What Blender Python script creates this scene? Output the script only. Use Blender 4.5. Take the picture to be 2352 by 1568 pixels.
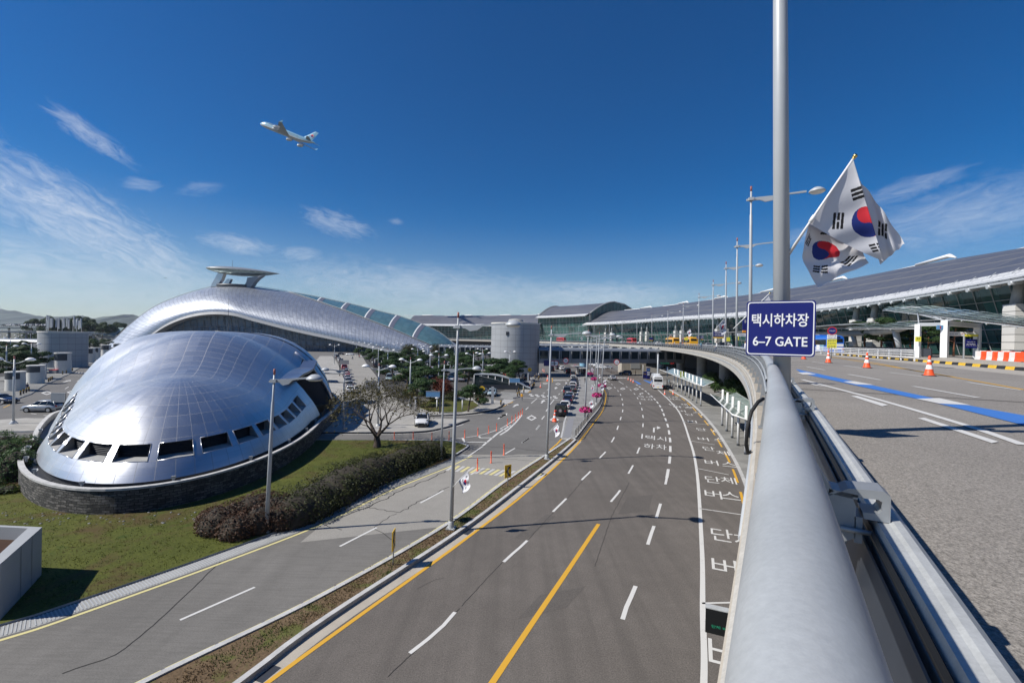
import bpy, bmesh, math, random
from math import sin, cos, tan, pi, radians, sqrt, atan2, asin, exp
from mathutils import Vector, Matrix, noise as mnoise
random.seed(7)
for _o in list(bpy.data.objects): bpy.data.objects.remove(_o)
SC = bpy.context.scene
COL = SC.collection
V = Vector

# ------------------------------------------------------------------ camera
CAMZ = 12.0; FPX = 1045.0; CX, CY = 1176.0, 784.0      # focal length etc. in pixels of a 2352 x 1568 view
ROLL, PITCH = 0.021, 0.0057
_R0 = V((cos(ROLL), 0, sin(ROLL))); _U0 = V((-sin(ROLL), 0, cos(ROLL)))
CR = _R0
CF = V((0, 1, 0)) * cos(PITCH) - _U0 * sin(PITCH)
CU = CR.cross(CF)
cam_d = bpy.data.cameras.new('camera'); cam = bpy.data.objects.new('camera', cam_d); COL.objects.link(cam)
cam_d.sensor_width = 36.0; cam_d.lens = FPX / 2352 * 36.0; cam_d.clip_start = 0.05; cam_d.clip_end = 40000
m3 = Matrix((CR, CU, -CF)).transposed()
cam.matrix_world = Matrix.Translation((0, 0, CAMZ)) @ m3.to_4x4()
SC.camera = cam

def ray(x, y): return CF * FPX + CR * (x - CX) + CU * (CY - y)
def g(x, y, z=0.0):
    d = ray(x, y); t = (z - CAMZ) / d.z
    return V((d.x * t, d.y * t, z))
def at(x, y, Y):
    d = ray(x, y); t = Y / d.y
    return V((d.x * t, Y, CAMZ + d.z * t))
# survey sheets: origin and scale of each enlarged part of the survey
RG = dict(a=(0,1000,.4464), b=(1000,1000,.4464), c=(2000,1000,.4558), d=(3072,500,.6376), e=(0,1700,.6576), f=(1300,1700,.6576),
          g=(2500,1500,.7851), h=(3000,1300,.9126), k=(0,1200,.3826), m=(1300,1350,.3189), n=(2000,1400,.2551), q=(2400,1400,.2869),
          r=(3200,1150,.3810), s=(900,1450,.2551))
def px(k, X, Y):
    x0, y0, s = RG[k]; return ((x0 + X * s) / 1.7415, (y0 + Y * s) / 1.7415)
def G(k, X, Y, z=0.0): return g(*px(k, X, Y), z)

# ------------------------------------------------------------------ sun, sky, exposure
SUN_EL = radians(44.5); SUN_DIR = V((-0.972 * cos(SUN_EL), -0.234 * cos(SUN_EL), sin(SUN_EL)))
SUN_STRENGTH, SKY_STRENGTH, EXPOSURE = 4.5, 0.068, 0.35
sl = bpy.data.lights.new('sun', 'SUN'); sl.energy = SUN_STRENGTH; sl.angle = radians(0.5); sl.color = (1.0, 0.955, 0.88)
so = bpy.data.objects.new('sun', sl); COL.objects.link(so); so.rotation_euler = (-SUN_DIR).to_track_quat('-Z', 'Y').to_euler()
so.location = (0, 0, 200)
SC.view_settings.view_transform = 'Standard'; SC.view_settings.look = 'None'
SC.view_settings.exposure = EXPOSURE; SC.view_settings.gamma = 1.0; SC.view_settings.use_curve_mapping = False

W = bpy.data.worlds.new('World'); SC.world = W; W.use_nodes = True
class NT:
    """small helper to wire math nodes"""
    def __init__(s, tree): s.t = tree; s.n = tree.nodes; s.l = tree.links
    def node(s, typ, **kw):
        n = s.n.new(typ)
        for k, v in kw.items():
            if k in n.bl_rna.properties.keys(): setattr(n, k, v)
        return n
    def set(s, sock, v):
        if hasattr(v, 'is_output') or isinstance(v, bpy.types.NodeSocket): s.l.new(v, sock)
        else: sock.default_value = v
    def math(s, op, a, b=0.0, c=None, clamp=False):
        n = s.n.new('ShaderNodeMath'); n.operation = op; n.use_clamp = clamp
        s.set(n.inputs[0], a); s.set(n.inputs[1], b)
        if c is not None: s.set(n.inputs[2], c)
        return n.outputs[0]
    def mix(s, f, a, b, mode='MIX'):
        n = s.n.new('ShaderNodeMix'); n.data_type = 'RGBA'; n.blend_type = mode
        s.set(n.inputs[0], f); s.set(n.inputs[6], a); s.set(n.inputs[7], b)
        return n.outputs[2]
    def noise(s, vec, scale, detail=4, rough=0.55, dist=0.0):
        n = s.n.new('ShaderNodeTexNoise'); n.inputs['Scale'].default_value = scale; n.inputs['Detail'].default_value = detail
        n.inputs['Roughness'].default_value = rough; n.inputs['Distortion'].default_value = dist
        s.l.new(vec, n.inputs['Vector']); return n.outputs[0]
    def ramp(s, f, lo, hi, clamp=True):
        n = s.n.new('ShaderNodeMapRange'); n.clamp = clamp; s.set(n.inputs[0], f); s.set(n.inputs[1], lo); s.set(n.inputs[2], hi)
        return n.outputs[0]
    def xyz(s, x, y, z):
        n = s.n.new('ShaderNodeCombineXYZ'); s.set(n.inputs[0], x); s.set(n.inputs[1], y); s.set(n.inputs[2], z); return n.outputs[0]
wt = NT(W.node_tree)
for n in list(W.node_tree.nodes): W.node_tree.nodes.remove(n)
wo = wt.node('ShaderNodeOutputWorld'); bg = wt.node('ShaderNodeBackground'); wt.l.new(bg.outputs[0], wo.inputs[0])
sky = wt.node('ShaderNodeTexSky', sky_type='NISHITA', sun_disc=False, sun_elevation=SUN_EL, sun_rotation=atan2(SUN_DIR.x, SUN_DIR.y),
              altitude=200.0, air_density=1.0, dust_density=0.15, ozone_density=3.5)
tc = wt.node('ShaderNodeTexCoord'); sp = wt.node('ShaderNodeSeparateXYZ'); wt.l.new(tc.outputs['Generated'], sp.inputs[0])
az = wt.math('ARCTAN2', sp.outputs[0], sp.outputs[1]); el = wt.math('ARCSINE', sp.outputs[2])
# clouds: wisps of cirrus at given bearings, each torn by stretched noise
nz = wt.math('MAXIMUM', sp.outputs[2], 0.0)
den = wt.math('ADD', nz, 0.12)
cuv = wt.xyz(wt.math('MULTIPLY', wt.math('DIVIDE', sp.outputs[0], den), 1.0), wt.math('DIVIDE', sp.outputs[1], den), 0.0)
rot = wt.node('ShaderNodeMapping'); rot.inputs['Rotation'].default_value = (0, 0, radians(20)); rot.inputs['Scale'].default_value = (0.8, 2.2, 1)
wt.l.new(cuv, rot.inputs[0])
n1 = wt.noise(rot.outputs[0], 1.6, 9, 0.62, 0.6)
aev = wt.xyz(az, wt.math('MULTIPLY', el, 3.2), 0.3)
n2 = wt.noise(aev, 7.0, 8, 0.6, 0.5)
def bearing(x, y):
    d = ray(x, y).normalized(); return atan2(d.x, d.y), asin(d.z)
def wisp(x, y, ang, L, Wd, amp, lo, hi, nn):
    a0, e0 = bearing(x, y); k = 1.0 / FPX; c, s_ = cos(radians(ang)), sin(radians(ang))
    da = wt.math('SUBTRACT', az, a0); de = wt.math('SUBTRACT', el, e0)
    u = wt.math('DIVIDE', wt.math('ADD', wt.math('MULTIPLY', da, c), wt.math('MULTIPLY', de, s_)), L * k)
    v = wt.math('DIVIDE', wt.math('SUBTRACT', wt.math('MULTIPLY', de, c), wt.math('MULTIPLY', da, s_)), Wd * k)
    r = wt.math('ADD', wt.math('MULTIPLY', u, u), wt.math('MULTIPLY', v, v))
    m = wt.math('SUBTRACT', 1.0, r, clamp=True)
    lv = wt.xyz(wt.math('ADD', wt.math('MULTIPLY', u, L / 70.0), x * .37), wt.math('ADD', wt.math('MULTIPLY', v, Wd / 26.0), y * .21), ang * .1)
    nl = wt.noise(lv, 1.5, 10, .68, 1.3)
    f = wt.ramp(wt.math('ADD', nl, wt.math('MULTIPLY', wt.math('SUBTRACT', m, 0.6), 0.42)), lo, hi)
    return wt.math('MULTIPLY', wt.math('MULTIPLY', f, wt.math('POWER', m, 0.8)), amp)
acc = None
for args in [(200,520,-29,330,84,.62,.42,.84,0), (40,440,-18,220,76,.36,.42,.86,0), (208,312,-28,88,24,.45,.42,.82,0), (545,560,-5,100,26,.40,.40,.80,0),
             (775,512,-14,100,40,.38,.44,.82,0), (690,582,4,56,22,.34,.40,.78,0), (460,432,14,55,20,.2,.44,.8,0), (325,424,8,40,18,.25,.42,.78,0),
             (2240,490,7,240,66,.34,.34,.84,0), (2080,435,12,110,26,.28,.38,.8,0), (1350,680,0,300,44,.42,.36,.78,0), (1000,665,-3,480,72,.40,.36,.82,0),
             (150,630,-4,440,95,.38,.36,.84,0), (910,508,0,24,10,.2,.42,.74,0), (1850,540,6,80,22,.25,.38,.8,0)]:
    w = wisp(*args); acc = w if acc is None else wt.math('MAXIMUM', acc, w)
hz = wt.math('MULTIPLY', wt.math('POWER', wt.math('SUBTRACT', 1.0, wt.math('DIVIDE', nz, 0.34), clamp=True), 2.4), 0.36)   # milky air low down
hs = wt.node('ShaderNodeHueSaturation'); hs.inputs['Saturation'].default_value = 1.55; hs.inputs['Hue'].default_value = 0.509; wt.l.new(sky.outputs[0], hs.inputs['Color'])
base = wt.mix(hz, hs.outputs[0], (6.6, 8.3, 9.6, 1))
colr = wt.mix(acc, base, (9.6, 10.2, 11.0, 1))
wt.l.new(colr, bg.inputs[0]); bg.inputs[1].default_value = SKY_STRENGTH
# ------------------------------------------------------------------ materials
MATS = {}
def base_mat(name):
    m = bpy.data.materials.new(name); m.use_nodes = True; MATS[name] = m
    nt = NT(m.node_tree); b = m.node_tree.nodes['Principled BSDF']
    return m, nt, b
def mat(name, col, rough=0.6, metal=0.0, var=0.0, vs=3.0, bump=0.0, bs=40.0, spec=0.5, coat=0.0, fine=0.0, fs=60.0, emit=None, alpha=1.0, trans=0.0):
    """plain surface with tone variation (var at scale vs), fine grain and bump"""
    m, nt, b = base_mat(name)
    c4 = (*col, 1)
    b.inputs['Base Color'].default_value = c4; b.inputs['Roughness'].default_value = rough; b.inputs['Metallic'].default_value = metal
    b.inputs['Specular IOR Level'].default_value = spec; b.inputs['Coat Weight'].default_value = coat
    if coat: b.inputs['Coat Roughness'].default_value = 0.05
    if trans: b.inputs['Transmission Weight'].default_value = trans
    b.inputs['Alpha'].default_value = alpha
    if emit: b.inputs['Emission Color'].default_value = (*emit[:3], 1); b.inputs['Emission Strength'].default_value = emit[3]
    if var or bump or fine:
        t = nt.node('ShaderNodeTexCoord'); o = t.outputs['Object']; cur = c4
        if var:
            n = nt.noise(o, vs, 6, 0.65); f = nt.ramp(n, 0.3, 0.7)
            cur = nt.mix(f, tuple(c * (1 - var) for c in col) + (1,), tuple(min(1, c * (1 + var)) for c in col) + (1,))
        if fine:
            n = nt.noise(o, fs, 2, 0.7); f = nt.ramp(n, 0.32, 0.68)
            cur = nt.mix(1.0, cur, nt.mix(f, (1 - fine,) * 3 + (1,), (1 + fine,) * 3 + (1,)), 'MULTIPLY')
        if cur is not c4: nt.l.new(cur, b.inputs['Base Color'])
        if bump:
            bn = nt.node('ShaderNodeBump'); bn.inputs['Strength'].default_value = bump; bn.inputs['Distance'].default_value = 0.02
            nt.l.new(nt.noise(o, bs, 3, 0.7), bn.inputs['Height']); nt.l.new(bn.outputs[0], b.inputs['Normal'])
    return m
def ground_mat(name, col, col2, patch=0.35, blots=0.5, fine=0.3, fs=28.0, rough=0.85, bump=0.5, extra=None):
    """road or paving surface: large stains, tyre-dark patches, aggregate grain"""
    m, nt, b = base_mat(name); t = nt.node('ShaderNodeTexCoord'); o = t.outputs['Object']
    big = nt.ramp(nt.noise(o, 0.11, 6, 0.6), 0.35, 0.68)
    c = nt.mix(big, (*col, 1), (*col2, 1))
    med = nt.ramp(nt.noise(o, 0.9, 7, 0.7, 0.4), 0.4, 0.75)
    c = nt.mix(nt.math('MULTIPLY', med, patch), c, tuple(x * 0.72 for x in col) + (1,))
    sp_ = nt.ramp(nt.noise(o, 3.7, 3, 0.6), 0.70, 0.76)
    c = nt.mix(nt.math('MULTIPLY', sp_, blots), c, tuple(x * 0.4 for x in col) + (1,))
    gr = nt.ramp(nt.noise(o, fs, 2, 0.8), 0.28, 0.72)
    c = nt.mix(1.0, c, nt.mix(gr, (1 - fine,) * 3 + (1,), (1 + fine,) * 3 + (1,)), 'MULTIPLY')
    if extra: c = extra(nt, o, c)
    nt.l.new(c, b.inputs['Base Color']); b.inputs['Roughness'].default_value = rough; b.inputs['Specular IOR Level'].default_value = 0.25
    bn = nt.node('ShaderNodeBump'); bn.inputs['Strength'].default_value = bump; bn.inputs['Distance'].default_value = 0.01
    nt.l.new(nt.noise(o, fs * 1.3, 2, 0.8), bn.inputs['Height']); nt.l.new(bn.outputs[0], b.inputs['Normal'])
    return m
def uv_lines(nt, nu, nv, wu, wv):
    """1 on panel seams of a UV grid with nu x nv cells"""
    uv = nt.node('ShaderNodeUVMap'); s = nt.node('ShaderNodeSeparateXYZ'); nt.l.new(uv.outputs[0], s.inputs[0])
    u = nt.math('MULTIPLY', s.outputs[0], nu); v = nt.math('MULTIPLY', s.outputs[1], nv)
    fu = nt.math('ABSOLUTE', nt.math('SUBTRACT', nt.math('FRACT', u), 0.5)); fv = nt.math('ABSOLUTE', nt.math('SUBTRACT', nt.math('FRACT', v), 0.5))
    lu = nt.math('GREATER_THAN', fu, 0.5 - wu); lv = nt.math('GREATER_THAN', fv, 0.5 - wv)
    return u, v, lu, lv
def panel_mat(name, col, seam, nu, nv, wu, wv, rough, metal, tone=0.1, diag=False, rv=0.06, spec=0.5):
    m, nt, b = base_mat(name); u, v, lu, lv = uv_lines(nt, nu, nv, wu, wv)
    line = nt.math('MAXIMUM', lu, lv)
    cu = nt.math('FLOOR', u); cv = nt.math('FLOOR', v); tri = 0.0
    if diag:
        d = nt.math('ADD', nt.math('FRACT', u), nt.math('FRACT', v))
        dl = nt.math('LESS_THAN', nt.math('ABSOLUTE', nt.math('SUBTRACT', d, 1.0)), wu * 1.2)
        line = nt.math('MAXIMUM', line, dl); tri = nt.math('GREATER_THAN', d, 1.0)
    wn = nt.node('ShaderNodeTexWhiteNoise'); wn.noise_dimensions = '3D'; nt.l.new(nt.xyz(cu, cv, tri), wn.inputs['Vector'])
    r = wn.outputs['Value']
    c = nt.mix(r, tuple(x * (1 - tone) for x in col) + (1,), tuple(min(1, x * (1 + tone)) for x in col) + (1,))
    t = nt.node('ShaderNodeTexCoord')
    dirt = nt.ramp(nt.noise(t.outputs['Object'], 0.35, 6, 0.7), 0.35, 0.8)
    c = nt.mix(nt.math('MULTIPLY', dirt, 0.18), c, (0.30, 0.30, 0.30, 1))
    c = nt.mix(line, c, (*seam, 1)); nt.l.new(c, b.inputs['Base Color'])
    nt.l.new(nt.math('MULTIPLY', nt.math('SUBTRACT', 1.0, line), metal), b.inputs['Metallic'])
    rr = nt.math('ADD', nt.math('MULTIPLY', nt.math('SUBTRACT', r, 0.5), rv), nt.math('ADD', rough, nt.math('MULTIPLY', dirt, 0.08)))
    nt.l.new(rr, b.inputs['Roughness']); b.inputs['Specular IOR Level'].default_value = spec
    return m

mat('white', (.78, .78, .77), .5, var=.05, vs=1.5); mat('cream', (.62, .60, .55), .6, var=.06)
mat('pole_grey', (.42, .44, .455), .42, 0.05, var=.05, vs=1.2); mat('rail_grey', (.365, .38, .385), .44, 0.0, var=.11, vs=1.6, fine=.05, fs=70, bump=.05, bs=60)
mat('galv', (.43, .44, .435), .55, 0.15, var=.12, vs=9, fine=.06, fs=90); mat('cast_grey', (.30, .315, .33), .45, 0.35, var=.1, vs=10)
mat('dark_steel', (.05, .055, .065), .5, .2); mat('panel_violet', (.115, .125, .17), .6, spec=.2); mat('shaded_plate', (.030, .036, .048), .5, .1, var=.1, vs=3); mat('black', (.012, .012, .014), .5); mat('rubber', (.02, .02, .021), .75)
mat('black_paint', (.02, .02, .022), .35); mat('red', (.55, .03, .02), .45); mat('brick_red', (.32, .11, .09), .6)
mat('cone_orange', (.85, .10, .025), .5, var=.08, vs=8); mat('cone_white', (.80, .80, .78), .5); mat('post_orange', (.75, .11, .03), .5)
mat('yellow', (.85, .52, .02), .5); mat('yellow_lemon', (.80, .74, .06), .5); mat('blue_sign', (.008, .012, .145), .4); mat('sky_sign', (.13, .30, .52), .4)
mat('letter_white', (.82, .82, .82), .5); mat('brass', (.7, .52, .18), .25, 1.0)
mat('flag_white', (.68, .68, .71), .8, bump=.1, bs=14); mat('flag_red', (.60, .02, .035), .8); mat('flag_blue', (.012, .03, .20), .8); mat('flag_black', (.012, .012, .014), .8)
mat('glass', (.02, .035, .04), .05, spec=.6); mat('car_glass', (.012, .015, .018), .06, spec=.6)
mat('glass_blue', (.03, .07, .14), .08, spec=.7); mat('concrete', (.42, .40, .36), .8, var=.16, vs=1.2, fine=.08, fs=30, bump=.2)
mat('concrete_grey', (.33, .33, .32), .8, var=.14, vs=1.0, fine=.08, fs=25); mat('kerb', (.46, .455, .44), .8, var=.18, vs=1.7, fine=.1, fs=30)
mat('kerb_black', (.025, .025, .025), .6, var=.4, vs=5); mat('kerb_yellow', (.68, .42, .03), .6, var=.15, vs=5)
mat('tile_wall', (.36, .37, .37), .6, var=.07, vs=.4); mat('clad_grey', (.25, .27, .295), .45, .15, var=.08, vs=.3)
mat('hub_metal', (.6, .6, .62), .3, .9); mat('amber', (.8, .3, .02), .4); mat('plate', (.75, .75, .7), .5); mat('plate_yellow', (.7, .5, .05), .5)
mat('lamp_lens', (.7, .72, .72), .1, spec=.8); mat('tail_red', (.45, .012, .012), .25, spec=.7)
mat('skin', (.55, .36, .26), .6); mat('hair', (.015, .012, .01), .5)
mat('cloth_white', (.72, .72, .72), .85); mat('cloth_black', (.02, .02, .024), .85); mat('cloth_navy', (.03, .04, .09), .85); mat('cloth_red', (.60, .06, .07), .85)
mat('cloth_amber', (.72, .36, .02), .85); mat('cloth_grey', (.22, .22, .23), .85); mat('cloth_denim', (.05, .08, .15), .85); mat('cloth_khaki', (.40, .32, .20), .85)
mat('led_green', (.01, .06, .03), .4, emit=(.05, .8, .45, .18)); mat('led_red', (.08, .01, .01), .4, emit=(.9, .05, .05, .6)); mat('led_panel', (.008, .009, .01), .45)
mat('flower_pink', (.58, .03, .22), .7, var=.4, vs=20); mat('leaf', (.05, .09, .02), .6, var=.35, vs=2)
def leaf_mat(name, c1, c2, sc=1.2, rough=.6, tr=.15):
    m, nt, b = base_mat(name); t = nt.node('ShaderNodeTexCoord')
    gi = nt.node('ShaderNodeNewGeometry')
    f = nt.ramp(nt.noise(t.outputs['Object'], sc, 4, .7), .3, .7)
    f2 = nt.math('ADD', nt.math('MULTIPLY', f, .55), nt.math('MULTIPLY', gi.outputs['Random Per Island'], .45))
    c = nt.mix(f2, (*c1, 1), (*c2, 1)); nt.l.new(c, b.inputs['Base Color']); b.inputs['Roughness'].default_value = rough
    b.inputs['Specular IOR Level'].default_value = .25
    tl = nt.node('ShaderNodeBsdfTranslucent'); nt.l.new(c, tl.inputs[0]); ms = nt.node('ShaderNodeMixShader'); ms.inputs[0].default_value = tr
    nt.l.new(b.outputs[0], ms.inputs[1]); nt.l.new(tl.outputs[0], ms.inputs[2]); nt.l.new(ms.outputs[0], nt.n['Material Output'].inputs[0])
    return m
leaf_mat('pine_leaf', (.016, .036, .013), (.055, .105, .028), 1.3); leaf_mat('tree_leaf', (.045, .042, .012), (.12, .10, .028), 1.0)
leaf_mat('hedge_leaf', (.017, .024, .006), (.055, .060, .014), .7); leaf_mat('hedge_red', (.034, .019, .010), (.088, .042, .022), 1.1)
leaf_mat('maple_leaf', (.09, .02, .012), (.22, .06, .03), 1.0); leaf_mat('grass_blade', (.050, .068, .010), (.135, .148, .028), .35, tr=.3)
leaf_mat('shrub_leaf', (.02, .045, .012), (.06, .12, .025), 1.2); leaf_mat('weed', (.03, .06, .012), (.085, .12, .03), .6)
leaf_mat('olive_leaf', (.03, .035, .014), (.085, .085, .03), .8); leaf_mat('dry_grass', (.085, .055, .028), (.18, .13, .065), .7, tr=.25)
mat('bark', (.075, .055, .042), .9, var=.3, vs=5, bump=.5, bs=20); mat('bark_red', (.20, .085, .045), .9, var=.3, vs=4); mat('twig', (.034, .027, .018), .9)

def streaks(ang, across, alongs, k, dark, lo=.42, hi=.72):
    """wear drawn out along one direction: wheel tracks, grooves"""
    def f(nt, o, c):
        mp = nt.node('ShaderNodeMapping'); mp.inputs['Rotation'].default_value = (0, 0, radians(ang)); mp.inputs['Scale'].default_value = (across, alongs, 1); nt.l.new(o, mp.inputs[0])
        return nt.mix(nt.math('MULTIPLY', nt.ramp(nt.noise(mp.outputs[0], 1.0, 4, .6), lo, hi), k), c, (*dark, 1))
    return f
ground_mat('asphalt', (.128, .114, .101), (.162, .145, .129), .4, .45, .36, 18, extra=streaks(22, 1.15, .035, .45, (.075, .068, .061)))
ground_mat('asphalt_patch', (.108, .097, .087), (.128, .116, .104), .4, .3, .3, 18)
ground_mat('lot_asphalt', (.065, .062, .058), (.085, .081, .076), .35, .3, .3, 16)
ground_mat('asphalt_grey', (.145, .139, .130), (.18, .172, .160), .35, .3, .3, 16)
def grooves(nt, o, c): return streaks(45, .5, 7.0, .40, (.10, .095, .086))(nt, o, streaks(40, .9, .05, .35, (.11, .105, .095))(nt, o, c))
ground_mat('grooved_concrete', (.155, .147, .134), (.20, .19, .173), .3, .25, .22, 18, extra=grooves)
ground_mat('concrete_road', (.27, .255, .228), (.31, .295, .265), .3, .2, .18, 16)
ground_mat('deck_road', (.235, .216, .193), (.285, .264, .236), .25, .3, .55, 50.0, bump=.8)
ground_mat('deck_concrete', (.36, .33, .285), (.40, .37, .325), .25, .15, .12, 12)
def joints(sx, sy, wd, ang=0.0, dark=.5):
    def f(nt, o, c):
        mp = nt.node('ShaderNodeMapping'); mp.inputs['Rotation'].default_value = (0, 0, radians(ang)); nt.l.new(o, mp.inputs[0])
        s = nt.node('ShaderNodeSeparateXYZ'); nt.l.new(mp.outputs[0], s.inputs[0])
        a = nt.math('LESS_THAN', nt.math('FRACT', nt.math('DIVIDE', s.outputs[0], sx)), wd / sx); b_ = nt.math('LESS_THAN', nt.math('FRACT', nt.math('DIVIDE', s.outputs[1], sy)), wd / sy)
        wn = nt.node('ShaderNodeTexWhiteNoise'); nt.l.new(nt.xyz(nt.math('FLOOR', nt.math('DIVIDE', s.outputs[0], sx)), nt.math('FLOOR', nt.math('DIVIDE', s.outputs[1], sy)), 0.0), wn.inputs['Vector'])
        c = nt.mix(1.0, c, nt.mix(wn.outputs['Value'], (.86, .86, .86, 1), (1.1, 1.1, 1.1, 1)), 'MULTIPLY')
        return nt.mix(nt.math('MULTIPLY', nt.math('MAXIMUM', a, b_), dark), c, (.06, .06, .058, 1))
    return f
ground_mat('paving', (.34, .325, .295), (.40, .385, .355), .25, .2, .12, 14, extra=joints(1.2, 1.2, .05, 12, .45))
ground_mat('paving_grey', (.215, .212, .20), (.27, .266, .25), .4, .3, .15, 14, extra=joints(2.2, 2.2, .05, -20, .4))
ground_mat('plaza', (.24, .235, .225), (.29, .285, .275), .3, .2, .12, 14, extra=joints(1.6, 1.6, .04, 3, .35))
ground_mat('far_ground', (.12, .125, .09), (.17, .165, .13), .4, .3, .2, 2)
def gmix(nt, o, c):
    f = nt.ramp(nt.noise(o, .22, 6, .68, .8), .48, .66)
    c = nt.mix(f, c, (.080, .048, .024, 1))
    f2 = nt.ramp(nt.noise(o, .55, 4, .6, .3), .6, .72)
    return nt.mix(nt.math('MULTIPLY', f2, .6), c, (.030, .062, .010, 1))
ground_mat('lawn', (.060, .073, .011), (.105, .112, .020), .5, .3, .4, 9, rough=.95, bump=1.0, extra=gmix)
def smix(nt, o, c):
    f = nt.ramp(nt.noise(o, .8, 5, .7, .5), .5, .62)
    return nt.mix(f, c, (.10, .105, .03, 1))
ground_mat('verge', (.12, .08, .045), (.17, .12, .07), .5, .3, .4, 10, rough=.95, bump=1.0, extra=smix)
def paint_mat(name, col, wear):
    m, nt, b = base_mat(name); t = nt.node('ShaderNodeTexCoord'); o = t.outputs['Object']
    f = nt.ramp(nt.math('ADD', nt.math('MULTIPLY', nt.noise(o, 6, 6, .75), .7), nt.math('MULTIPLY', nt.noise(o, .5, 3, .6), .3)), .58, .70)
    c = nt.mix(nt.math('MULTIPLY', f, wear), (*col, 1), (.12, .112, .10, 1)); nt.l.new(c, b.inputs['Base Color']); b.inputs['Roughness'].default_value = .7
paint_mat('paint_white', (.60, .59, .56), .8); paint_mat('paint_yellow', (.62, .34, .03), .45); paint_mat('paint_pale', (.62, .55, .25), .6); paint_mat('paint_blue', (.045, .17, .50), .35)
paint_mat('paint_worn', (.50, .49, .465), .85); mat('crack', (.03, .028, .026), .9); mat('tar', (.06, .056, .05), .8)
# stone wall: irregular courses
def stone():
    m, nt, b = base_mat('stone'); uv = nt.node('ShaderNodeUVMap')
    br = nt.node('ShaderNodeTexBrick'); br.offset = .5; br.squash = 1; tq = nt.node('ShaderNodeTexCoord'); nn = nt.node('ShaderNodeTexNoise'); nn.inputs['Scale'].default_value = 1.9; nn.inputs['Detail'].default_value = 3; nt.l.new(tq.outputs['Object'], nn.inputs['Vector']); va = nt.node('ShaderNodeVectorMath'); va.operation = 'MULTIPLY_ADD'; nt.l.new(nn.outputs['Color'], va.inputs[0]); va.inputs[1].default_value = (.34, .26, 0); nt.l.new(uv.outputs[0], va.inputs[2]); nt.l.new(va.outputs[0], br.inputs[0])
    br.inputs['Color1'].default_value = (.05, .05, .05, 1); br.inputs['Color2'].default_value = (.21, .20, .19, 1); br.inputs['Mortar'].default_value = (.018, .018, .017, 1)
    br.inputs['Scale'].default_value = 1; br.inputs['Mortar Size'].default_value = .02; br.inputs['Brick Width'].default_value = .46; br.inputs['Row Height'].default_value = .17; br.inputs['Bias'].default_value = -.1
    t = nt.node('ShaderNodeTexCoord'); n = nt.ramp(nt.noise(t.outputs['Object'], 2.2, 6, .75), .3, .75)
    c = nt.mix(1.0, br.outputs[0], nt.mix(n, (.45, .45, .45, 1), (1.5, 1.47, 1.4, 1)), 'MULTIPLY'); nt.l.new(c, b.inputs['Base Color']); b.inputs['Roughness'].default_value = .85
    bn = nt.node('ShaderNodeBump'); bn.inputs['Strength'].default_value = .9; bn.inputs['Distance'].default_value = .06
    nt.l.new(nt.math('ADD', nt.math('MULTIPLY', br.outputs['Fac'], -1.0), nt.math('MULTIPLY', n, .8)), bn.inputs['Height']); nt.l.new(bn.outputs[0], b.inputs['Normal'])
stone()
panel_mat('dome_metal', (.60, .615, .64), (.40, .40, .41), 1, 1, .019, .014, .35, .9, .045, rv=.025)
panel_mat('shell_metal', (.50, .53, .575), (.16, .17, .20), 1, 1, .05, .05, .40, .88, .07, diag=True, rv=.05)
panel_mat('roof_dark', (.125, .130, .155), (.17, .165, .155), 1, 1, .012, .06, .42, .35, .07)
panel_mat('teal_glass', (.07, .155, .18), (.05, .12, .15), 1, 1, .02, .03, .2, .0, .15, spec=.7)
panel_mat('terminal_glass', (.020, .085, .078), (.012, .03, .03), 1, 1, .012, .012, .06, .0, .45, spec=.6)
panel_mat('hall_glass', (.05, .12, .20), (.12, .17, .22), 1, 1, .06, .05, .07, .0, .4, spec=.7)
panel_mat('louvre_white', (.56, .57, .575), (.28, .29, .30), 1, 1, .05, .05, .55, .0, .03)
panel_mat('tower_clad', (.39, .40, .41), (.16, .165, .17), 1, 1, .014, .02, .5, .25, .05)
panel_mat('canopy_glass', (.23, .30, .28), (.34, .37, .36), 1, 1, .03, .05, .12, .0, .1, spec=.6)
panel_mat('stripe_stone', (.62, .61, .58), (.26, .26, .25), 1, 1, .0, .06, .7, .0, .04)
panel_mat('hull_metal', (.40, .47, .43), (.22, .26, .24), 1, 1, .03, .03, .30, .85, .22)
mat('plane_blue', (.24, .44, .56), .3, .1); mat('plane_grey', (.33, .35, .37), .35, .2); mat('plane_dark', (.10, .12, .14), .4); mat('hill', (.055, .075, .05), .9, var=.3, vs=.004)
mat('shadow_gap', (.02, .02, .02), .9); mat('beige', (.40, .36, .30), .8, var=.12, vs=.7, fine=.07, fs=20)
for nm, c in dict(car_white=(.70, .70, .69), car_black=(.010, .010, .012), car_silver=(.42, .43, .44), car_grey=(.13, .135, .14), car_red=(.40, .02, .02), car_navy=(.012, .02, .06),
                  car_pale_blue=(.33, .42, .45), bus_white=(.76, .76, .75), bus_blue=(.02, .14, .58), bus_yellow=(.78, .40, .02), bus_red=(.55, .03, .03), car_gold=(.45, .37, .24)).items():
    mat(nm, c, .28, .35 if 'silver' in nm or 'grey' in nm or 'gold' in nm else 0.0, coat=.6)
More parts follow.
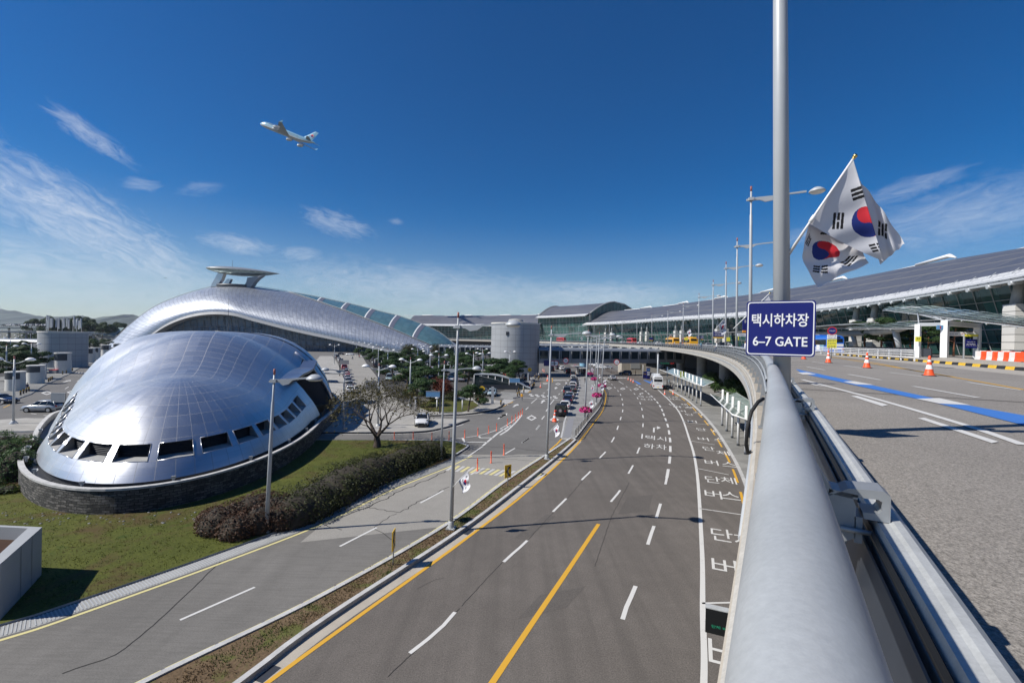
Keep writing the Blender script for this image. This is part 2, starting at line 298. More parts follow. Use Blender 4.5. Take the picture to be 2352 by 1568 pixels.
# ------------------------------------------------------------------ mesh builder and object tree
class MB:
    def __init__(s): s.v = []; s.f = []; s.m = []; s.uv = {}; s.sm = set()
    def quad(s, a, b, c, d, mi=0, uv=None): s.face([a, b, c, d], mi, uv)
    def face(s, pts, mi=0, uv=None, smooth=False):
        n = len(s.v); s.v += [V(p) for p in pts]; s.f.append(list(range(n, n + len(pts)))); s.m.append(mi)
        if uv: s.uv[len(s.f) - 1] = uv
        if smooth: s.sm.add(len(s.f) - 1)
    def grid(s, rows, mi=0, closed=False, uvf=None, smooth=True, mif=None):
        """rows: list of equally long point lists, faces between neighbours"""
        n0 = len(s.v); nr, nc = len(rows), len(rows[0])
        for r in rows: s.v += [V(p) for p in r]
        for i in range(nr - 1):
            for j in range(nc if closed else nc - 1):
                k = (j + 1) % nc
                if mif and mif(i, j) is None: continue
                s.f.append([n0 + i * nc + j, n0 + i * nc + k, n0 + (i + 1) * nc + k, n0 + (i + 1) * nc + j])
                s.m.append(mif(i, j) if mif else mi); q = len(s.f) - 1
                if smooth: s.sm.add(q)
                if uvf: s.uv[q] = [uvf(i, j), uvf(i, j + 1), uvf(i + 1, j + 1), uvf(i + 1, j)]
    def box(s, c, sz, rz=0.0, mi=0, M=None, taper=1.0):
        c = V(c); x, y, z = [q / 2 for q in sz]; R = M if M else Matrix.Rotation(rz, 3, 'Z')
        n = len(s.v)
        for (i, j, k) in [(-1,-1,-1),(1,-1,-1),(1,1,-1),(-1,1,-1),(-1,-1,1),(1,-1,1),(1,1,1),(-1,1,1)]:
            t = taper if k > 0 else 1.0
            s.v.append(c + R @ V((i * x * t, j * y * t, k * z)))
        for f in [(0,3,2,1),(4,5,6,7),(0,1,5,4),(1,2,6,5),(2,3,7,6),(3,0,4,7)]: s.f.append([n + q for q in f]); s.m.append(mi)
    def tube(s, pts, rad, n=10, mi=0, cap=True, smooth=True, flat=1.0):
        pts = [V(p) for p in pts]; rad = rad if isinstance(rad, (list, tuple)) else [rad] * len(pts)
        n0 = len(s.v); up = None
        for i, p in enumerate(pts):
            d = (pts[min(i + 1, len(pts) - 1)] - pts[max(i - 1, 0)]).normalized()
            if up is None: up = V((0, 0, 1)) if abs(d.z) < .9 else V((0, 1, 0))
            a = d.cross(up).normalized(); b = a.cross(d).normalized(); up = b
            for k in range(n):
                t = 2 * pi * k / n; s.v.append(p + (a * cos(t) + b * sin(t) * flat) * rad[i])
        for i in range(len(pts) - 1):
            for k in range(n):
                k2 = (k + 1) % n; s.f.append([n0 + i * n + k, n0 + i * n + k2, n0 + (i + 1) * n + k2, n0 + (i + 1) * n + k][::-1]); s.m.append(mi)
                if smooth: s.sm.add(len(s.f) - 1)
        if cap:
            s.f.append([n0 + k for k in range(n)]); s.m.append(mi)
            e = n0 + (len(pts) - 1) * n; s.f.append([e + k for k in range(n)][::-1]); s.m.append(mi)
    def lathe(s, c, prof, n=16, mi=0, sx=1.0, sy=1.0, smooth=True):
        c = V(c); rows = [[c + V((r * cos(2*pi*k/n) * sx, r * sin(2*pi*k/n) * sy, z)) for k in range(n)] for r, z in prof]
        s.grid(rows, mi, True, None, smooth)
    def prism(s, poly, z0, z1, mi=0, bottom=True):
        """vertical prism over a plan polygon (counter-clockwise)"""
        n = len(poly); a = len(s.v)
        s.v += [V((p[0], p[1], z0)) for p in poly] + [V((p[0], p[1], z1)) for p in poly]
        for i in range(n): j = (i + 1) % n; s.f.append([a + i, a + j, a + n + j, a + n + i]); s.m.append(mi)
        s.f.append([a + n + i for i in range(n)]); s.m.append(mi)
        if bottom: s.f.append([a + i for i in range(n)][::-1]); s.m.append(mi)
    def extrude(s, poly, thick, M, mi=0):
        """polygon in local XY, thickness along local Z, placed by matrix M"""
        n = len(poly); a = len(s.v); h = thick / 2
        s.v += [M @ V((p[0], p[1], -h)) for p in poly] + [M @ V((p[0], p[1], h)) for p in poly]
        for i in range(n): j = (i + 1) % n; s.f.append([a + i, a + j, a + n + j, a + n + i]); s.m.append(mi)
        s.f.append([a + n + i for i in range(n)]); s.m.append(mi); s.f.append([a + i for i in range(n)][::-1]); s.m.append(mi)
    def ico(s, c, r, mi=0, sub=1, jit=0.0, sq=(1, 1, 1)):
        bm = bmesh.new(); bmesh.ops.create_icosphere(bm, subdivisions=sub, radius=1.0); n = len(s.v); c = V(c)
        for v in bm.verts:
            k = 1 + random.uniform(-jit, jit); s.v.append(c + V((v.co.x * sq[0], v.co.y * sq[1], v.co.z * sq[2])) * r * k)
        for f in bm.faces: s.f.append([n + v.index for v in f.verts]); s.m.append(mi); s.sm.add(len(s.f) - 1)
        bm.free()
    def add(s, o, M=None):
        n = len(s.v); q = len(s.f); s.v += [(M @ v if M else v.copy()) for v in o.v]; s.f += [[n + i for i in f] for f in o.f]; s.m += o.m
        for k, u in o.uv.items(): s.uv[q + k] = u
        s.sm |= {q + k for k in o.sm}
    def mesh(s, name, mats):
        me = bpy.data.meshes.new(name); me.from_pydata([tuple(v) for v in s.v], [], s.f)
        for m in (mats if isinstance(mats, (list, tuple)) else [mats]): me.materials.append(MATS[m] if isinstance(m, str) else m)
        me.polygons.foreach_set('material_index', s.m)
        if s.sm:
            a = [False] * len(s.f)
            for k in s.sm: a[k] = True
            me.polygons.foreach_set('use_smooth', a)
        if s.uv:
            ul = me.uv_layers.new(name='UVMap'); flat = []
            for k, f in enumerate(s.f):
                u = s.uv.get(k)
                for j in range(len(f)): flat += (list(u[j]) if u else [0.5, 0.5])
            ul.data.foreach_set('uv', flat)
        me.update(); return me
    def build(s, name, mats, parent=None, label=None, kind=None, loc=None, merge=False, recalc=False):
        me = s.mesh(name, mats)
        if merge or recalc:
            bm = bmesh.new(); bm.from_mesh(me)
            if merge: bmesh.ops.remove_doubles(bm, verts=bm.verts, dist=1e-4)
            if recalc: bmesh.ops.recalc_face_normals(bm, faces=bm.faces)
            bm.to_mesh(me); bm.free()
        return link(name, me, parent, label, kind, loc)
def link(name, me, parent=None, label=None, kind=None, loc=None):
    o = bpy.data.objects.new(name, me); COL.objects.link(o)
    if parent: o.parent = parent
    if loc: o.location = loc
    if label: o['label'] = label
    if kind: o['kind'] = kind
    return o
def tag(o, label, cat, group=None):
    o['label'] = label; o['category'] = cat
    if group: o['group'] = group
    return o
def thing(name, label, cat, loc=(0, 0, 0), rz=0.0, group=None):
    o = bpy.data.objects.new(name, None); COL.objects.link(o); o.location = loc; o.rotation_euler = (0, 0, rz); o.empty_display_size = .2
    return tag(o, label, cat, group)
CH = {}
def dup(root, loc, rz=None, label=None, group=None, scale=None, paint=None, rot=None):
    """a copy of a thing with copies of its parts and sub-parts; paint swaps one material for another on the copy"""
    if root.name not in CH:
        def kids(o): return [(c, kids(c)) for c in o.children]
        CH[root.name] = kids(root)
    r = root.copy(); COL.objects.link(r); r.location = loc
    if rz is not None: r.rotation_euler = (0, 0, rz)
    if rot is not None: r.rotation_euler = rot
    if label: r['label'] = label
    if group: r['group'] = group
    if scale: r.scale = scale if isinstance(scale, (tuple, list)) else (scale,) * 3
    def repaint(o):
        if not paint or o.type != 'MESH': return
        for sl_ in o.material_slots:
            if sl_.material and sl_.material.name in paint:
                nm = paint[sl_.material.name]; sl_.link = 'OBJECT'; sl_.material = MATS[nm]
    def rec(lst, par):
        for c, kk in lst:
            d = c.copy(); COL.objects.link(d); d.parent = par; repaint(d); rec(kk, d)
    repaint(r); rec(CH[root.name], r); return r
def struct(name, mb, mats, parent=None, **kw): return mb.build(name, mats, parent, kind='structure', **kw)
def spline(pts, n=8):
    """Catmull-Rom through points"""
    P = [V(p) for p in pts]; P = [P[0] * 2 - P[1]] + P + [P[-1] * 2 - P[-2]]; out = []
    for i in range(1, len(P) - 2):
        a, b, c, d = P[i - 1:i + 3]
        for k in range(n):
            t = k / n; out.append(0.5 * ((2 * b) + (c - a) * t + (2 * a - 5 * b + 4 * c - d) * t * t + (3 * b - a - 3 * c + d) * t ** 3))
    out.append(P[-2]); return out
def lens(pts):
    L = [0.0]
    for a, b in zip(pts, pts[1:]): L.append(L[-1] + (b - a).length)
    return L
def along(pts, L, s):
    s = max(0, min(L[-1], s)); i = 0
    while i < len(L) - 2 and L[i + 1] < s: i += 1
    t = (s - L[i]) / max(1e-9, L[i + 1] - L[i]); return pts[i].lerp(pts[i + 1], t), (pts[i + 1] - pts[i]).normalized()
def resample(pts, ds):
    L = lens(pts); n = max(2, int(L[-1] / ds)); return [along(pts, L, L[-1] * i / n)[0] for i in range(n + 1)]
def offset(pts, d):
    """shift a plan polyline to its right by d"""
    out = []
    for i, p in enumerate(pts):
        t = (pts[min(i + 1, len(pts) - 1)] - pts[max(i - 1, 0)]); t.z = 0; t.normalize(); out.append(p + V((t.y, -t.x, 0)) * d)
    return out
def strip(mb, pts, w, z, mi=0, side=0.0):
    a = offset(pts, side - w / 2); b = offset(pts, side + w / 2)
    mb.grid([[V((p.x, p.y, z)) for p in b], [V((p.x, p.y, z)) for p in a]], mi, smooth=False)
def dash(mb, pts, w, z, on, off, start=0.0, end=None, mi=0):
    L = lens(pts); s = start; end = end or L[-1]
    while s < end:
        q = [along(pts, L, s + (min(s + on, end) - s) * k / 3)[0] for k in range(4)]; strip(mb, q, w, z, mi); s += on + off
def sweep(mb, path, prof, mi=0, closed=False, uvs=None, smooth=False):
    """profile (d to the right, z) carried along a plan polyline; uv = metres along / index across"""
    cols = [offset(path, d) for d, z in prof]; L = lens(path)
    rows = [[V((cols[j][i].x, cols[j][i].y, prof[j][1])) for j in range(len(prof))] for i in range(len(path))]
    if uvs:
        su, vv = uvs; mb.grid(rows, mi, closed, lambda i, j: (L[i] / su, vv[j % len(prof)] if j < len(vv) else vv[-1]), smooth)
    else: mb.grid(rows, mi, closed, None, smooth)
def plate(poly, z, name, m, parent=None, kind='structure'):
    mb = MB(); mb.face([V((p[0], p[1], z)) for p in poly]); o = mb.build(name, m, parent, kind=kind)
    bm = bmesh.new(); bm.from_mesh(o.data); bmesh.ops.triangulate(bm, faces=bm.faces)
    for f in bm.faces:
        if f.normal.z < 0: f.normal_flip()
    bm.to_mesh(o.data); bm.free(); return o
def slab(poly, z0, z1, name, mats, parent=None, kind='structure', kerb=None):
    """raised paving with vertical kerb face"""
    ar = sum(poly[i][0] * poly[(i + 1) % len(poly)][1] - poly[(i + 1) % len(poly)][0] * poly[i][1] for i in range(len(poly)))
    if ar < 0: poly = poly[::-1]
    mb = MB(); n = len(poly); mb.face([V((p[0], p[1], z1)) for p in poly], 0)
    for i in range(n): a, b = poly[i], poly[(i + 1) % n]; mb.quad((a[0], a[1], z0), (b[0], b[1], z0), (b[0], b[1], z1), (a[0], a[1], z1), 1)
    o = mb.build(name, mats, parent, kind=kind)
    bm = bmesh.new(); bm.from_mesh(o.data); bmesh.ops.triangulate(bm, faces=[f for f in bm.faces if len(f.verts) > 4]); bm.to_mesh(o.data); bm.free()
    return o
def text(body, size, depth=0.0, align='CENTER', bold=0.0):
    """lettering as an MB in its own XY plane"""
    c = bpy.data.curves.new('t', 'FONT'); c.body = body; c.size = size; c.align_x = align; c.align_y = 'CENTER'; c.extrude = depth; c.resolution_u = 3; c.offset = bold
    o = bpy.data.objects.new('t', c); COL.objects.link(o)
    me = bpy.data.meshes.new_from_object(o.evaluated_get(bpy.context.evaluated_depsgraph_get()))
    mb = MB(); mb.v = [v.co.copy() for v in me.vertices]; mb.f = [list(p.vertices) for p in me.polygons]; mb.m = [0] * len(mb.f)
    bpy.data.objects.remove(o); bpy.data.curves.remove(c); bpy.data.meshes.remove(me); return mb
def text_fit(body, w, h, depth=0.0, bold=0.0):
    """lettering scaled to exactly w x h and centred"""
    mb = text(body, 1.0, depth, 'CENTER', bold); xs = [v.x for v in mb.v]; ys = [v.y for v in mb.v]
    if not xs: return mb
    sx = w / max(1e-6, max(xs) - min(xs)); sy = h / max(1e-6, max(ys) - min(ys)); cx, cy = (max(xs) + min(xs)) / 2, (max(ys) + min(ys)) / 2
    mb.v = [V(((v.x - cx) * sx, (v.y - cy) * sy, v.z)) for v in mb.v]; return mb
def facing(loc, rz):
    """matrix that stands local XY upright, readable from the -Y side of heading rz"""
    return Matrix.Translation(loc) @ Matrix.Rotation(rz, 4, 'Z') @ Matrix.Rotation(pi / 2, 4, 'X')

# ------------------------------------------------------------------ the viaduct's plan: path along its railing, camera at s = 0
DZ = 10.55                                              # deck level
def make_path(ds=2.0, s0=-60, s1=620):
    h0 = radians(30.3); BR = [(-60, .0025), (0, .00288), (40, .00256), (90, .00192), (160, .00243), (240, .00183), (316, .0014), (330, .0043), (700, .0043)]
    def k(s):
        for (a, u), (b, v) in zip(BR, BR[1:]):
            if s <= b: return u + (v - u) * (s - a) / (b - a)
    pts = {0: V((0.047, 0.0, 0))}; n0 = int(s0 / ds); n1 = int(s1 / ds)
    h = h0; p = pts[0].copy()
    for i in range(0, n1):
        kk = k(i * ds); hh = h - kk * ds / 2; p = p + V((sin(hh), cos(hh), 0)) * ds; h -= kk * ds; pts[i + 1] = p
    h = h0; p = pts[0].copy()
    for i in range(0, n0, -1):
        kk = k(i * ds); hh = h + kk * ds / 2; p = p - V((sin(hh), cos(hh), 0)) * ds; h += kk * ds; pts[i - 1] = p
    return [pts[i] for i in range(n0, n1 + 1)], -n0 * ds
PATH, S_CAM = make_path(); PL = lens(PATH)
def ps(s, d=0.0, z=0.0):
    """point at distance s from the camera along the railing, d to its right"""
    p, t = along(PATH, PL, s + S_CAM); return V((p.x + t.y * d, p.y - t.x * d, z))
def heading(s): t = along(PATH, PL, s + S_CAM)[1]; return atan2(t.x, t.y)
def sub(s0, s1, ds=4.0):
    n = max(1, int((s1 - s0) / ds)); return [ps(s0 + (s1 - s0) * i / n) for i in range(n + 1)]
# ------------------------------------------------------------------ ground, roads and kerbs
gm = MB(); gm.face([(-9000, -600, -.06), (9000, -600, -.06), (9000, 9000, -.06), (-9000, 9000, -.06)])
struct('ground', gm, 'far_ground')
fore = plate([(-260, -20), (230, -20), (260, 560), (-420, 560)], 0.0, 'forecourt', 'asphalt_grey')

YL = spline([g(*q) for q in [(300,1800),(604,1575),(746,1471),(988,1297),(1086,1225),(1215,1125),(1314,1033.6),(1353.5,984),(1383,944.5),(1391.6,913.8),(1390,899),(1384,890),(1374,877),(1362,862),(1350,849)]], 10)
RK = spline([g(*q) for q in [(200,1830),(557,1570),(746,1428),(1056,1223.5),(1199,1115),(1283,1047),(1322,1012)]], 8)
LK = spline([g(*q) for q in [(-150,1830),(345,1568),(746,1371),(1030,1206.6),(1162,1108),(1252.5,1048),(1311,1008)]], 8)
RY = spline([g(*q) for q in [(-420,1590),(0,1467),(158.6,1416),(502,1293),(746.5,1198.5),(897,1125),(1028,1072),(1082,1046)]], 8)
SW = spline([V((3.4, 0, 0)), V((9.6, 14, 0)), V((12.9, 21.5, 0))] + [g(*q) for q in [(1724,1150),(1701.5,1087),(1674.5,1035),(1642,985),(1609,947),(1576,917.6),(1551,903),(1523,886),(1503,874)]], 8)
SOL = spline([V((3.75, 9, 0))] + [g(*q) for q in [(1616.5,1568),(1614,1400),(1611.5,1245),(1600,1078),(1584,1010),(1557,942),(1517,900),(1499,884)]], 8)
FAR = [V((36.5, 150, 0)), V((36, 200, 0)), V((22, 270, 0)), V((-10, 330, 0))]
midl = [(a + b) / 2 for a, b in zip(resample(LK, 3)[:40], resample(RK, 3)[:40])]
left_b = resample(midl, 4) + [g(1316,1000), g(1345,950), g(1356,900), g(1350,875), g(1340,851), V((22, 200, 0)), V((8, 270, 0)), V((-24, 330, 0))]
road = plate([(p.x, p.y) for p in left_b] + [(p.x + 8, p.y) for p in reversed(FAR)] + [(p.x + 3, p.y) for p in reversed(SW)], 0.004, 'road', 'asphalt')
ramp_l = offset(RY, -1.15)
ramp = plate([(p.x, p.y) for p in RY] + [(p.x + .1, p.y) for p in [g(1232, 1062)]] + [(p.x + .05, p.y) for p in reversed(LK[:-6])], 0.004, 'ramp_road', 'grooved_concrete')
plate([(q.x, q.y) for q in [g(690,1245), g(746.5,1198.5), g(897,1125), g(1028,1072), g(1076,1044), g(1262,1043), g(1252,1050), g(1162,1110), g(1030,1208)]], 0.008, 'concrete_road', 'concrete_road')

# lawn with its kerb, drain grating along the ramp
lawn_edge = [g(*q) for q in [(1047,1045),(1074,1027),(1067,1022),(1039,1015),(1012,1013),(893,1012),(746.5,1011.5),(300,1008),(0,1006),(-500,1000)]]
lawn_poly = [(p.x, p.y) for p in ramp_l[:-3]] + [(p.x, p.y) for p in lawn_edge] + [(-75, 12)]
lawn = slab(lawn_poly, -.02, .09, 'lawn', ['lawn', 'kerb'])
km = MB(); strip(km, spline(lawn_edge[:6], 5), .2, .13); sweep(km, spline(lawn_edge, 4), [(-.1, .13), (-.1, 0)]); sweep(km, spline(lawn_edge, 4), [(.1, .13), (.1, .05)])
struct('lawn_kerb', km, 'kerb')
gr = MB(); strip(gr, ramp_l, .9, .012, 0, .58); L_ = lens(ramp_l)
s = 0.0
while s < L_[-1] - .3:
    a, t = along(ramp_l, L_, s); n_ = V((t.y, -t.x, 0)); gr.quad(a + n_ * .12 + V((0,0,.03)), a + n_ * .95 + V((0,0,.03)), a + n_ * .95 + t * .05 + V((0,0,.03)), a + n_ * .12 + t * .05 + V((0,0,.03)), 1); s += .12
struct('drain_grating', gr, ['concrete_grey', 'galv'])

# median strip: verge soil between two kerbs
med = slab([(p.x, p.y) for p in resample(RK, 1.5)] + [(p.x, p.y) for p in reversed(resample(LK, 1.5))], -.02, .13, 'verge', ['verge', 'kerb'])
def kerb(line, w, z, name='kerb', m='kerb', seg=None):
    mb = MB(); sweep(mb, line, [(-w/2, -.02), (-w/2, z), (w/2, z), (w/2, -.02)][::-1]); return struct(name, mb, m)
kerb(resample(RK, 1.0), .24, .21); kerb(resample(LK, 1.0), .24, .19)
gut = MB(); strip(gut, resample(RK, 1.5), .62, .009, 0, .43); struct('gutter', gut, 'beige')
# plaza between the queue and the road
plz = [g(*q) for q in [(1289,1008),(1294,985),(1299,962),(1317,924),(1326,903.5),(1331,880),(1326,862),(1325,851),(1352,851),(1366,867),(1372,876),(1381,889),(1386,901),(1379,932),(1352,967),(1331,995),(1318,1011)]]
slab([(p.x, p.y) for p in plz], -.02, .15, 'plaza', ['plaza', 'kerb'])
kerb(spline(plz[8:], 5), .22, .17); kerb(spline(plz[:8], 5), .22, .17)
drain = MB(); strip(drain, spline([g(1292,1006), g(1297,985), g(1304,962)], 5), .9, .157, 0, .55); struct('plaza_drain', drain, 'cloth_grey')
# right-hand footway below the viaduct
sw_r = [(p.x + 26, p.y) for p in reversed(SW)]
slab([(p.x, p.y) for p in SW] + sw_r, -.02, .16, 'footway', ['paving_grey', 'kerb'])
kerb(SW, .25, .18)
# junction islands and pavements
def island(name, pts, m='paving', z=.15):
    P = [g(*q) for q in pts]; o = slab([(p.x, p.y) for p in P], -.02, z, name, [m, 'kerb']); return P
isl = island('pavement_island', [(560,996),(746.5,995),(904,995),(984.5,991),(1039.5,978.5),(1064,970),(1077,966),(1070,964),(1030,963.5),(985,961),(930,953),(880,943),(835,925),(803,898),(786,863),(776,835.6),(763,818),(735,818),(660,900)])
kb = MB(); sweep(kb, spline(isl[:7], 6), [(-.12, .0), (-.12, .17), (.12, .17), (.12, .0)]); struct('island_kerb', kb, 'dark_steel')
gar = island('garden_pavement', [(985,955.5),(1006.5,955),(1060,953),(1094.5,949),(1130,942.5),(1150,935),(1157,927),(1150,922),(1120,917),(1040,912),(1000,912),(965,930),(965,945)])
kb = MB(); sweep(kb, spline(gar[:7], 6), [(-.12, .0), (-.12, .17), (.12, .17), (.12, .0)]); struct('garden_kerb', kb, 'dark_steel')
gl = [g(*q, .15) for q in [(965,938),(985,945),(1020,947.5),(1060,946.5),(1087,939),(1100,931),(1085,921),(1040,914),(1000,914),(965,928)]]
slab([(p.x, p.y) for p in gl], .15, .21, 'garden_lawn', ['lawn', 'kerb'])
island('entrance_pavement', [(1150,913),(1178,915),(1195,911.5),(1190,904),(1165,901),(1150,900)], 'paving_grey'); island('tower_pavement', [(1200,890),(1216,884),(1227,875),(1229,868),(1236,858),(1236,850),(1210,850),(1185,868),(1180,884)], 'paving_grey')
island('verge_pavement', [(-260,996),(250,990),(250,966),(120,963),(60,962),(0,966),(-260,985)], 'paving')
island('booth_pavement', [(-200,960),(0,930),(45,915),(72,905.5),(99,887),(162.6,858),(191,840.6),(230,829),(264,821),(285,808),(265,803),(200,812),(120,840),(40,860),(-200,900)], 'paving_grey')
park = plate([(q.x, q.y) for q in [g(x, y) for x, y in [(905,925),(985,915),(1150,900),(1212,868),(1232,850),(1224,832),(1180,822),(1050,812),(880,803),(815,806),(850,850)]]], .003, 'car_park', 'lot_asphalt')
park2 = plate([(q.x, q.y) for q in [g(x, y) for x, y in [(-400,930),(0,875),(60,860),(120,838),(180,815),(240,800),(180,785),(0,782),(-400,800)]]], .003, 'car_park', 'lot_asphalt')
lane = plate([(q.x, q.y) for q in [g(x, y) for x, y in [(930,955),(985,962),(930,930),(885,895),(862,860),(842,835),(830,815),(775,815),(790,838),(800,870),(820,900),(850,930),(890,945)]]], .006, 'parking_lane', 'concrete_road')

# ------------------------------------------------------------------ road paint
wm, ym, pm = MB(), MB(), MB(); ZP = .014
def ln(mb, pts, w, z=ZP): strip(mb, pts, w, z)
ln(ym, YL, .2); ln(wm, SOL, .24)
L1 = spline([V((-9.5, 9, 0))] + [g(*q) for q in [(950,1493),(1053,1397),(1160,1287),(1212,1240),(1270,1175),(1305,1140),(1335,1103),(1358,1080),(1377,1052),(1391,1037),(1403,1017),(1412,1001)]] + [G('c', *q) for q in [(1060,1475),(1076,1413),(1078,1357),(1072,1312),(1060,1273),(1036,1235),(1005,1203),(978,1175),(947,1147),(925,1125)]], 6)
dash(wm, L1, .17, ZP, 3, 5, lens(L1)[6] - .2)
Lq = spline([g(1130,1568), g(1243,1400), g(1310,1301), g(1375,1203)], 8); yl2 = [Lq[0] + (Lq[0] - Lq[4]) * 1.5] + Lq; ln(ym, yl2, .24)
L2 = spline([g(*q) for q in [(1403,1152),(1426,1123),(1443,1088),(1455,1066),(1465,1037),(1471,1022),(1475,1000)]] + [G('c', *q) for q in [(1257,1490),(1254,1455),(1245,1393),(1230,1342),(1208,1300),(1178,1258),(1140,1222),(1100,1190),(1060,1160)]], 6)
dash(wm, L2, .17, ZP, 3, 5)
L3 = spline([V((3.6, 15, 0)), g(1430,1422), g(1462,1340), g(1490,1243), g(1505,1200)] + [G('g', *q) for q in [(138,800),(184,644),(207,552),(220,484),(228,428),(231,380),(230,340)]] + [G('q', *q) for q in [(980,1270),(968,1180),(955,1095),(935,1020),(912,958),(890,900),(868,842),(845,793),(815,748),(785,710),(752,676),(718,642),(683,612),(645,578),(608,552),(570,526),(530,497),(490,470)]], 5)
i3 = lens(L3)[5]; dash(wm, L3, .20, ZP, 3, 5, i3, i3 + 26); dash(wm, L3, .26, ZP, 3, 2.1, i3 + 26)
# bus bays: separators, yellow kerb dashes, lettering
for a, b in [((1612.5,1385),(1700,1383)), ((1607,1167.5),(1720,1184)), ((1600,1075),(1674,1090)), ((1585,1012),(1642,1021)), ((1566,968),(1632,976)), ((1545,930),(1601,938)), ((1527,906),(1570,912))]:
    ln(wm, [g(*a), g(*b)], .12)
SWi = offset(SW, -.55); i0 = lens(SWi)[14]; dash(ym, SWi, .2, ZP, 4.5, 2.6, i0)
def word(body, X, Y, w, h, az_, z=ZP + .004, mb=None):
    t = text_fit(body, w, h); M = Matrix.Translation((X, Y, z)) @ Matrix.Rotation(-az_, 4, 'Z')
    (mb or wm).add(t, M)
Lsol = lens(SOL)
def road_word(body, pxy, w, h, z=ZP + .004, az=None):
    p = g(*pxy); k_ = min(range(len(SOL)), key=lambda i: (SOL[i] - p).length); t = (SOL[min(k_ + 1, len(SOL) - 1)] - SOL[max(0, k_ - 1)]).normalized()
    word(body, p.x, p.y, w, h, atan2(t.x, t.y) if az is None else az, z)
for (a, b, c, d) in [((1658,1228),(1712,1240),(1664,1302),(1722,1318)), ((1637,1101),(1673,1103),(1638,1135),(1678,1138)), ((1628,1030),(1660,1040),(1634,1062),(1674,1066)),
                     ((1611,986),(1645,991),(1615,1008),(1652,1009)), ((1584,952),(1616,954),(1590,968),(1632,972)), ((1558,934),(1584,935),(1566,944),(1600,947))]:
    road_word('단', a, 1.25, 2.0); road_word('체', b, 1.25, 2.0); road_word('버', c, 1.25, 2.0); road_word('스', d, 1.3, 1.9)
for body, q in [('단',(1011,760)),('체',(1168,758)),('버',(1070,790)),('스',(1225,800)),('단',(945,655)),('체',(1040,655)),('버',(985,682)),('스',(1080,684))]: road_word(body, px('q', *q), 1.2, 2.3)
road_word('택', px('q', 700, 1218), 1.15, 2.5); road_word('시', px('q', 858, 1235), 1.1, 2.5); road_word('하', px('q', 685, 1338), 1.2, 2.5); road_word('차', px('q', 856, 1350), 1.15, 2.5)
road_word('택', px('q', 573, 648), 1.0, 2.6); road_word('시', px('q', 665, 652), 1.0, 2.6); road_word('하', px('q', 602, 686), 1.1, 2.6); road_word('차', px('q', 698, 690), 1.1, 2.6)
road_word('버', (1668,1508), 1.25, 2.2)
def poly_px(mb, k, pts, z=ZP):
    mb.face([G(k, *q, z) if k else g(*q, z) for q in pts][::-1])
def seg_px(mb, k, pts, w, z=ZP): ln(mb, [G(k, *q) if k else g(*q) for q in pts], w, z)
for ox, oy, sc in [(0, 0, 1)]:
    seg_px(wm, 'q', [(750,1145),(752,1082),(800,1080)], .22); poly_px(wm, 'q', [(795,1058),(848,1080),(795,1102)])
seg_px(wm, 'q', [(562,622),(560,602),(585,600)], .25); poly_px(wm, 'q', [(580,592),(610,600),(580,608)])
def diamond(k, c, w, h):
    o_ = [(c[0] - w, c[1]), (c[0], c[1] + h), (c[0] + w, c[1]), (c[0], c[1] - h)]; i_ = [(c[0] - w * .6, c[1]), (c[0], c[1] + h * .6), (c[0] + w * .6, c[1]), (c[0], c[1] - h * .6)]
    for q in range(4): r = (q + 1) % 4; wm.quad(G(k, *o_[q], ZP), G(k, *o_[r], ZP), G(k, *i_[r], ZP), G(k, *i_[q], ZP))
for c, w, h in [((127,528),40,16),((317,537),40,16),((505,542),40,15)]: diamond('q', c, w, h)
for c, w, h in [((495,1060),82,44),((852,1088),76,44),((710,521),45,14),((908,530),45,16)]: diamond('n', c, w, h)
for c, w, h in [((490,970),62,20),((752,963),56,20)]: diamond('k', c, w, h)
# junction lines
seg_px(wm, 'm', [(0,1211),(860,1213),(1300,1192),(1600,1128),(1740,1085)], .15); seg_px(wm, 'm', [(1420,982),(1700,982),(1900,965),(2060,940),(2190,895)], .15)
seg_px(wm, 'm', [(700,1293),(1100,1296),(1460,1287),(1600,1272),(1760,1255),(1920,1228),(2050,1195),(2160,1155)], .15); seg_px(wm, 'm', [(0,1290),(700,1293)], .12)
seg_px(wm, 'n', [(0,1330),(100,1270),(180,1200),(260,1120),(340,1020)], .26); seg_px(wm, 'n', [(0,1235),(100,1180),(200,1110),(300,1035),(345,1010)], .15)
seg_px(wm, 'f', [(960,125),(1050,50),(1130,0)], .26); seg_px(wm, 'f', [(870,190),(960,128)], .16)
for a, b, c in [((1728,1262),(1752,1310),(2038,1310)), ((1930,1235),(1948,1256),(2120,1255))]: seg_px(wm, 'm', [a, b, c], .3)
for a, b in [((10,1240),(100,1252)),((100,1190),(170,1195)),((190,1135),(235,1140))]: seg_px(wm, 'n', [a, b], .26)
for k, a, b, w in [('f',(1200,105),(1243,77),.2),('f',(1285,25),(1305,0),.2),('n',(345,1452),(465,1372),.17),('n',(572,1248),(628,1178),.17),('n',(655,1085),(697,1032),.17),('n',(402,935),(445,895),.17),('n',(722,958),(748,918),.17),('n',(488,834),(578,760),.17),('n',(787,852),(846,778),.17),
                   ('n',(670,685),(705,664),.17),('n',(916,700),(940,678),.17),('n',(960,640),(980,620),.17),('n',(990,585),(1004,568),.17),('n',(740,628),(765,605),.17),('f',(1095,175),(1155,140),.17),('e',(1095,1185),(1550,985),.14),('f',(90,737),(315,622),.15),('f',(580,473),(720,397),.17),('f',(887,300),(925,280),.18),
                   ('k',(455,1203),(580,1215),.15),('k',(320,1183),(380,1192),.15),('k',(680,928),(718,905),.15),('k',(805,848),(838,828),.15),('k',(865,812),(905,790),.15),('n',(1640,450),(1705,495),.17),('n',(1860,485),(1920,525),.17)]: seg_px(wm, k, [a, b], w)
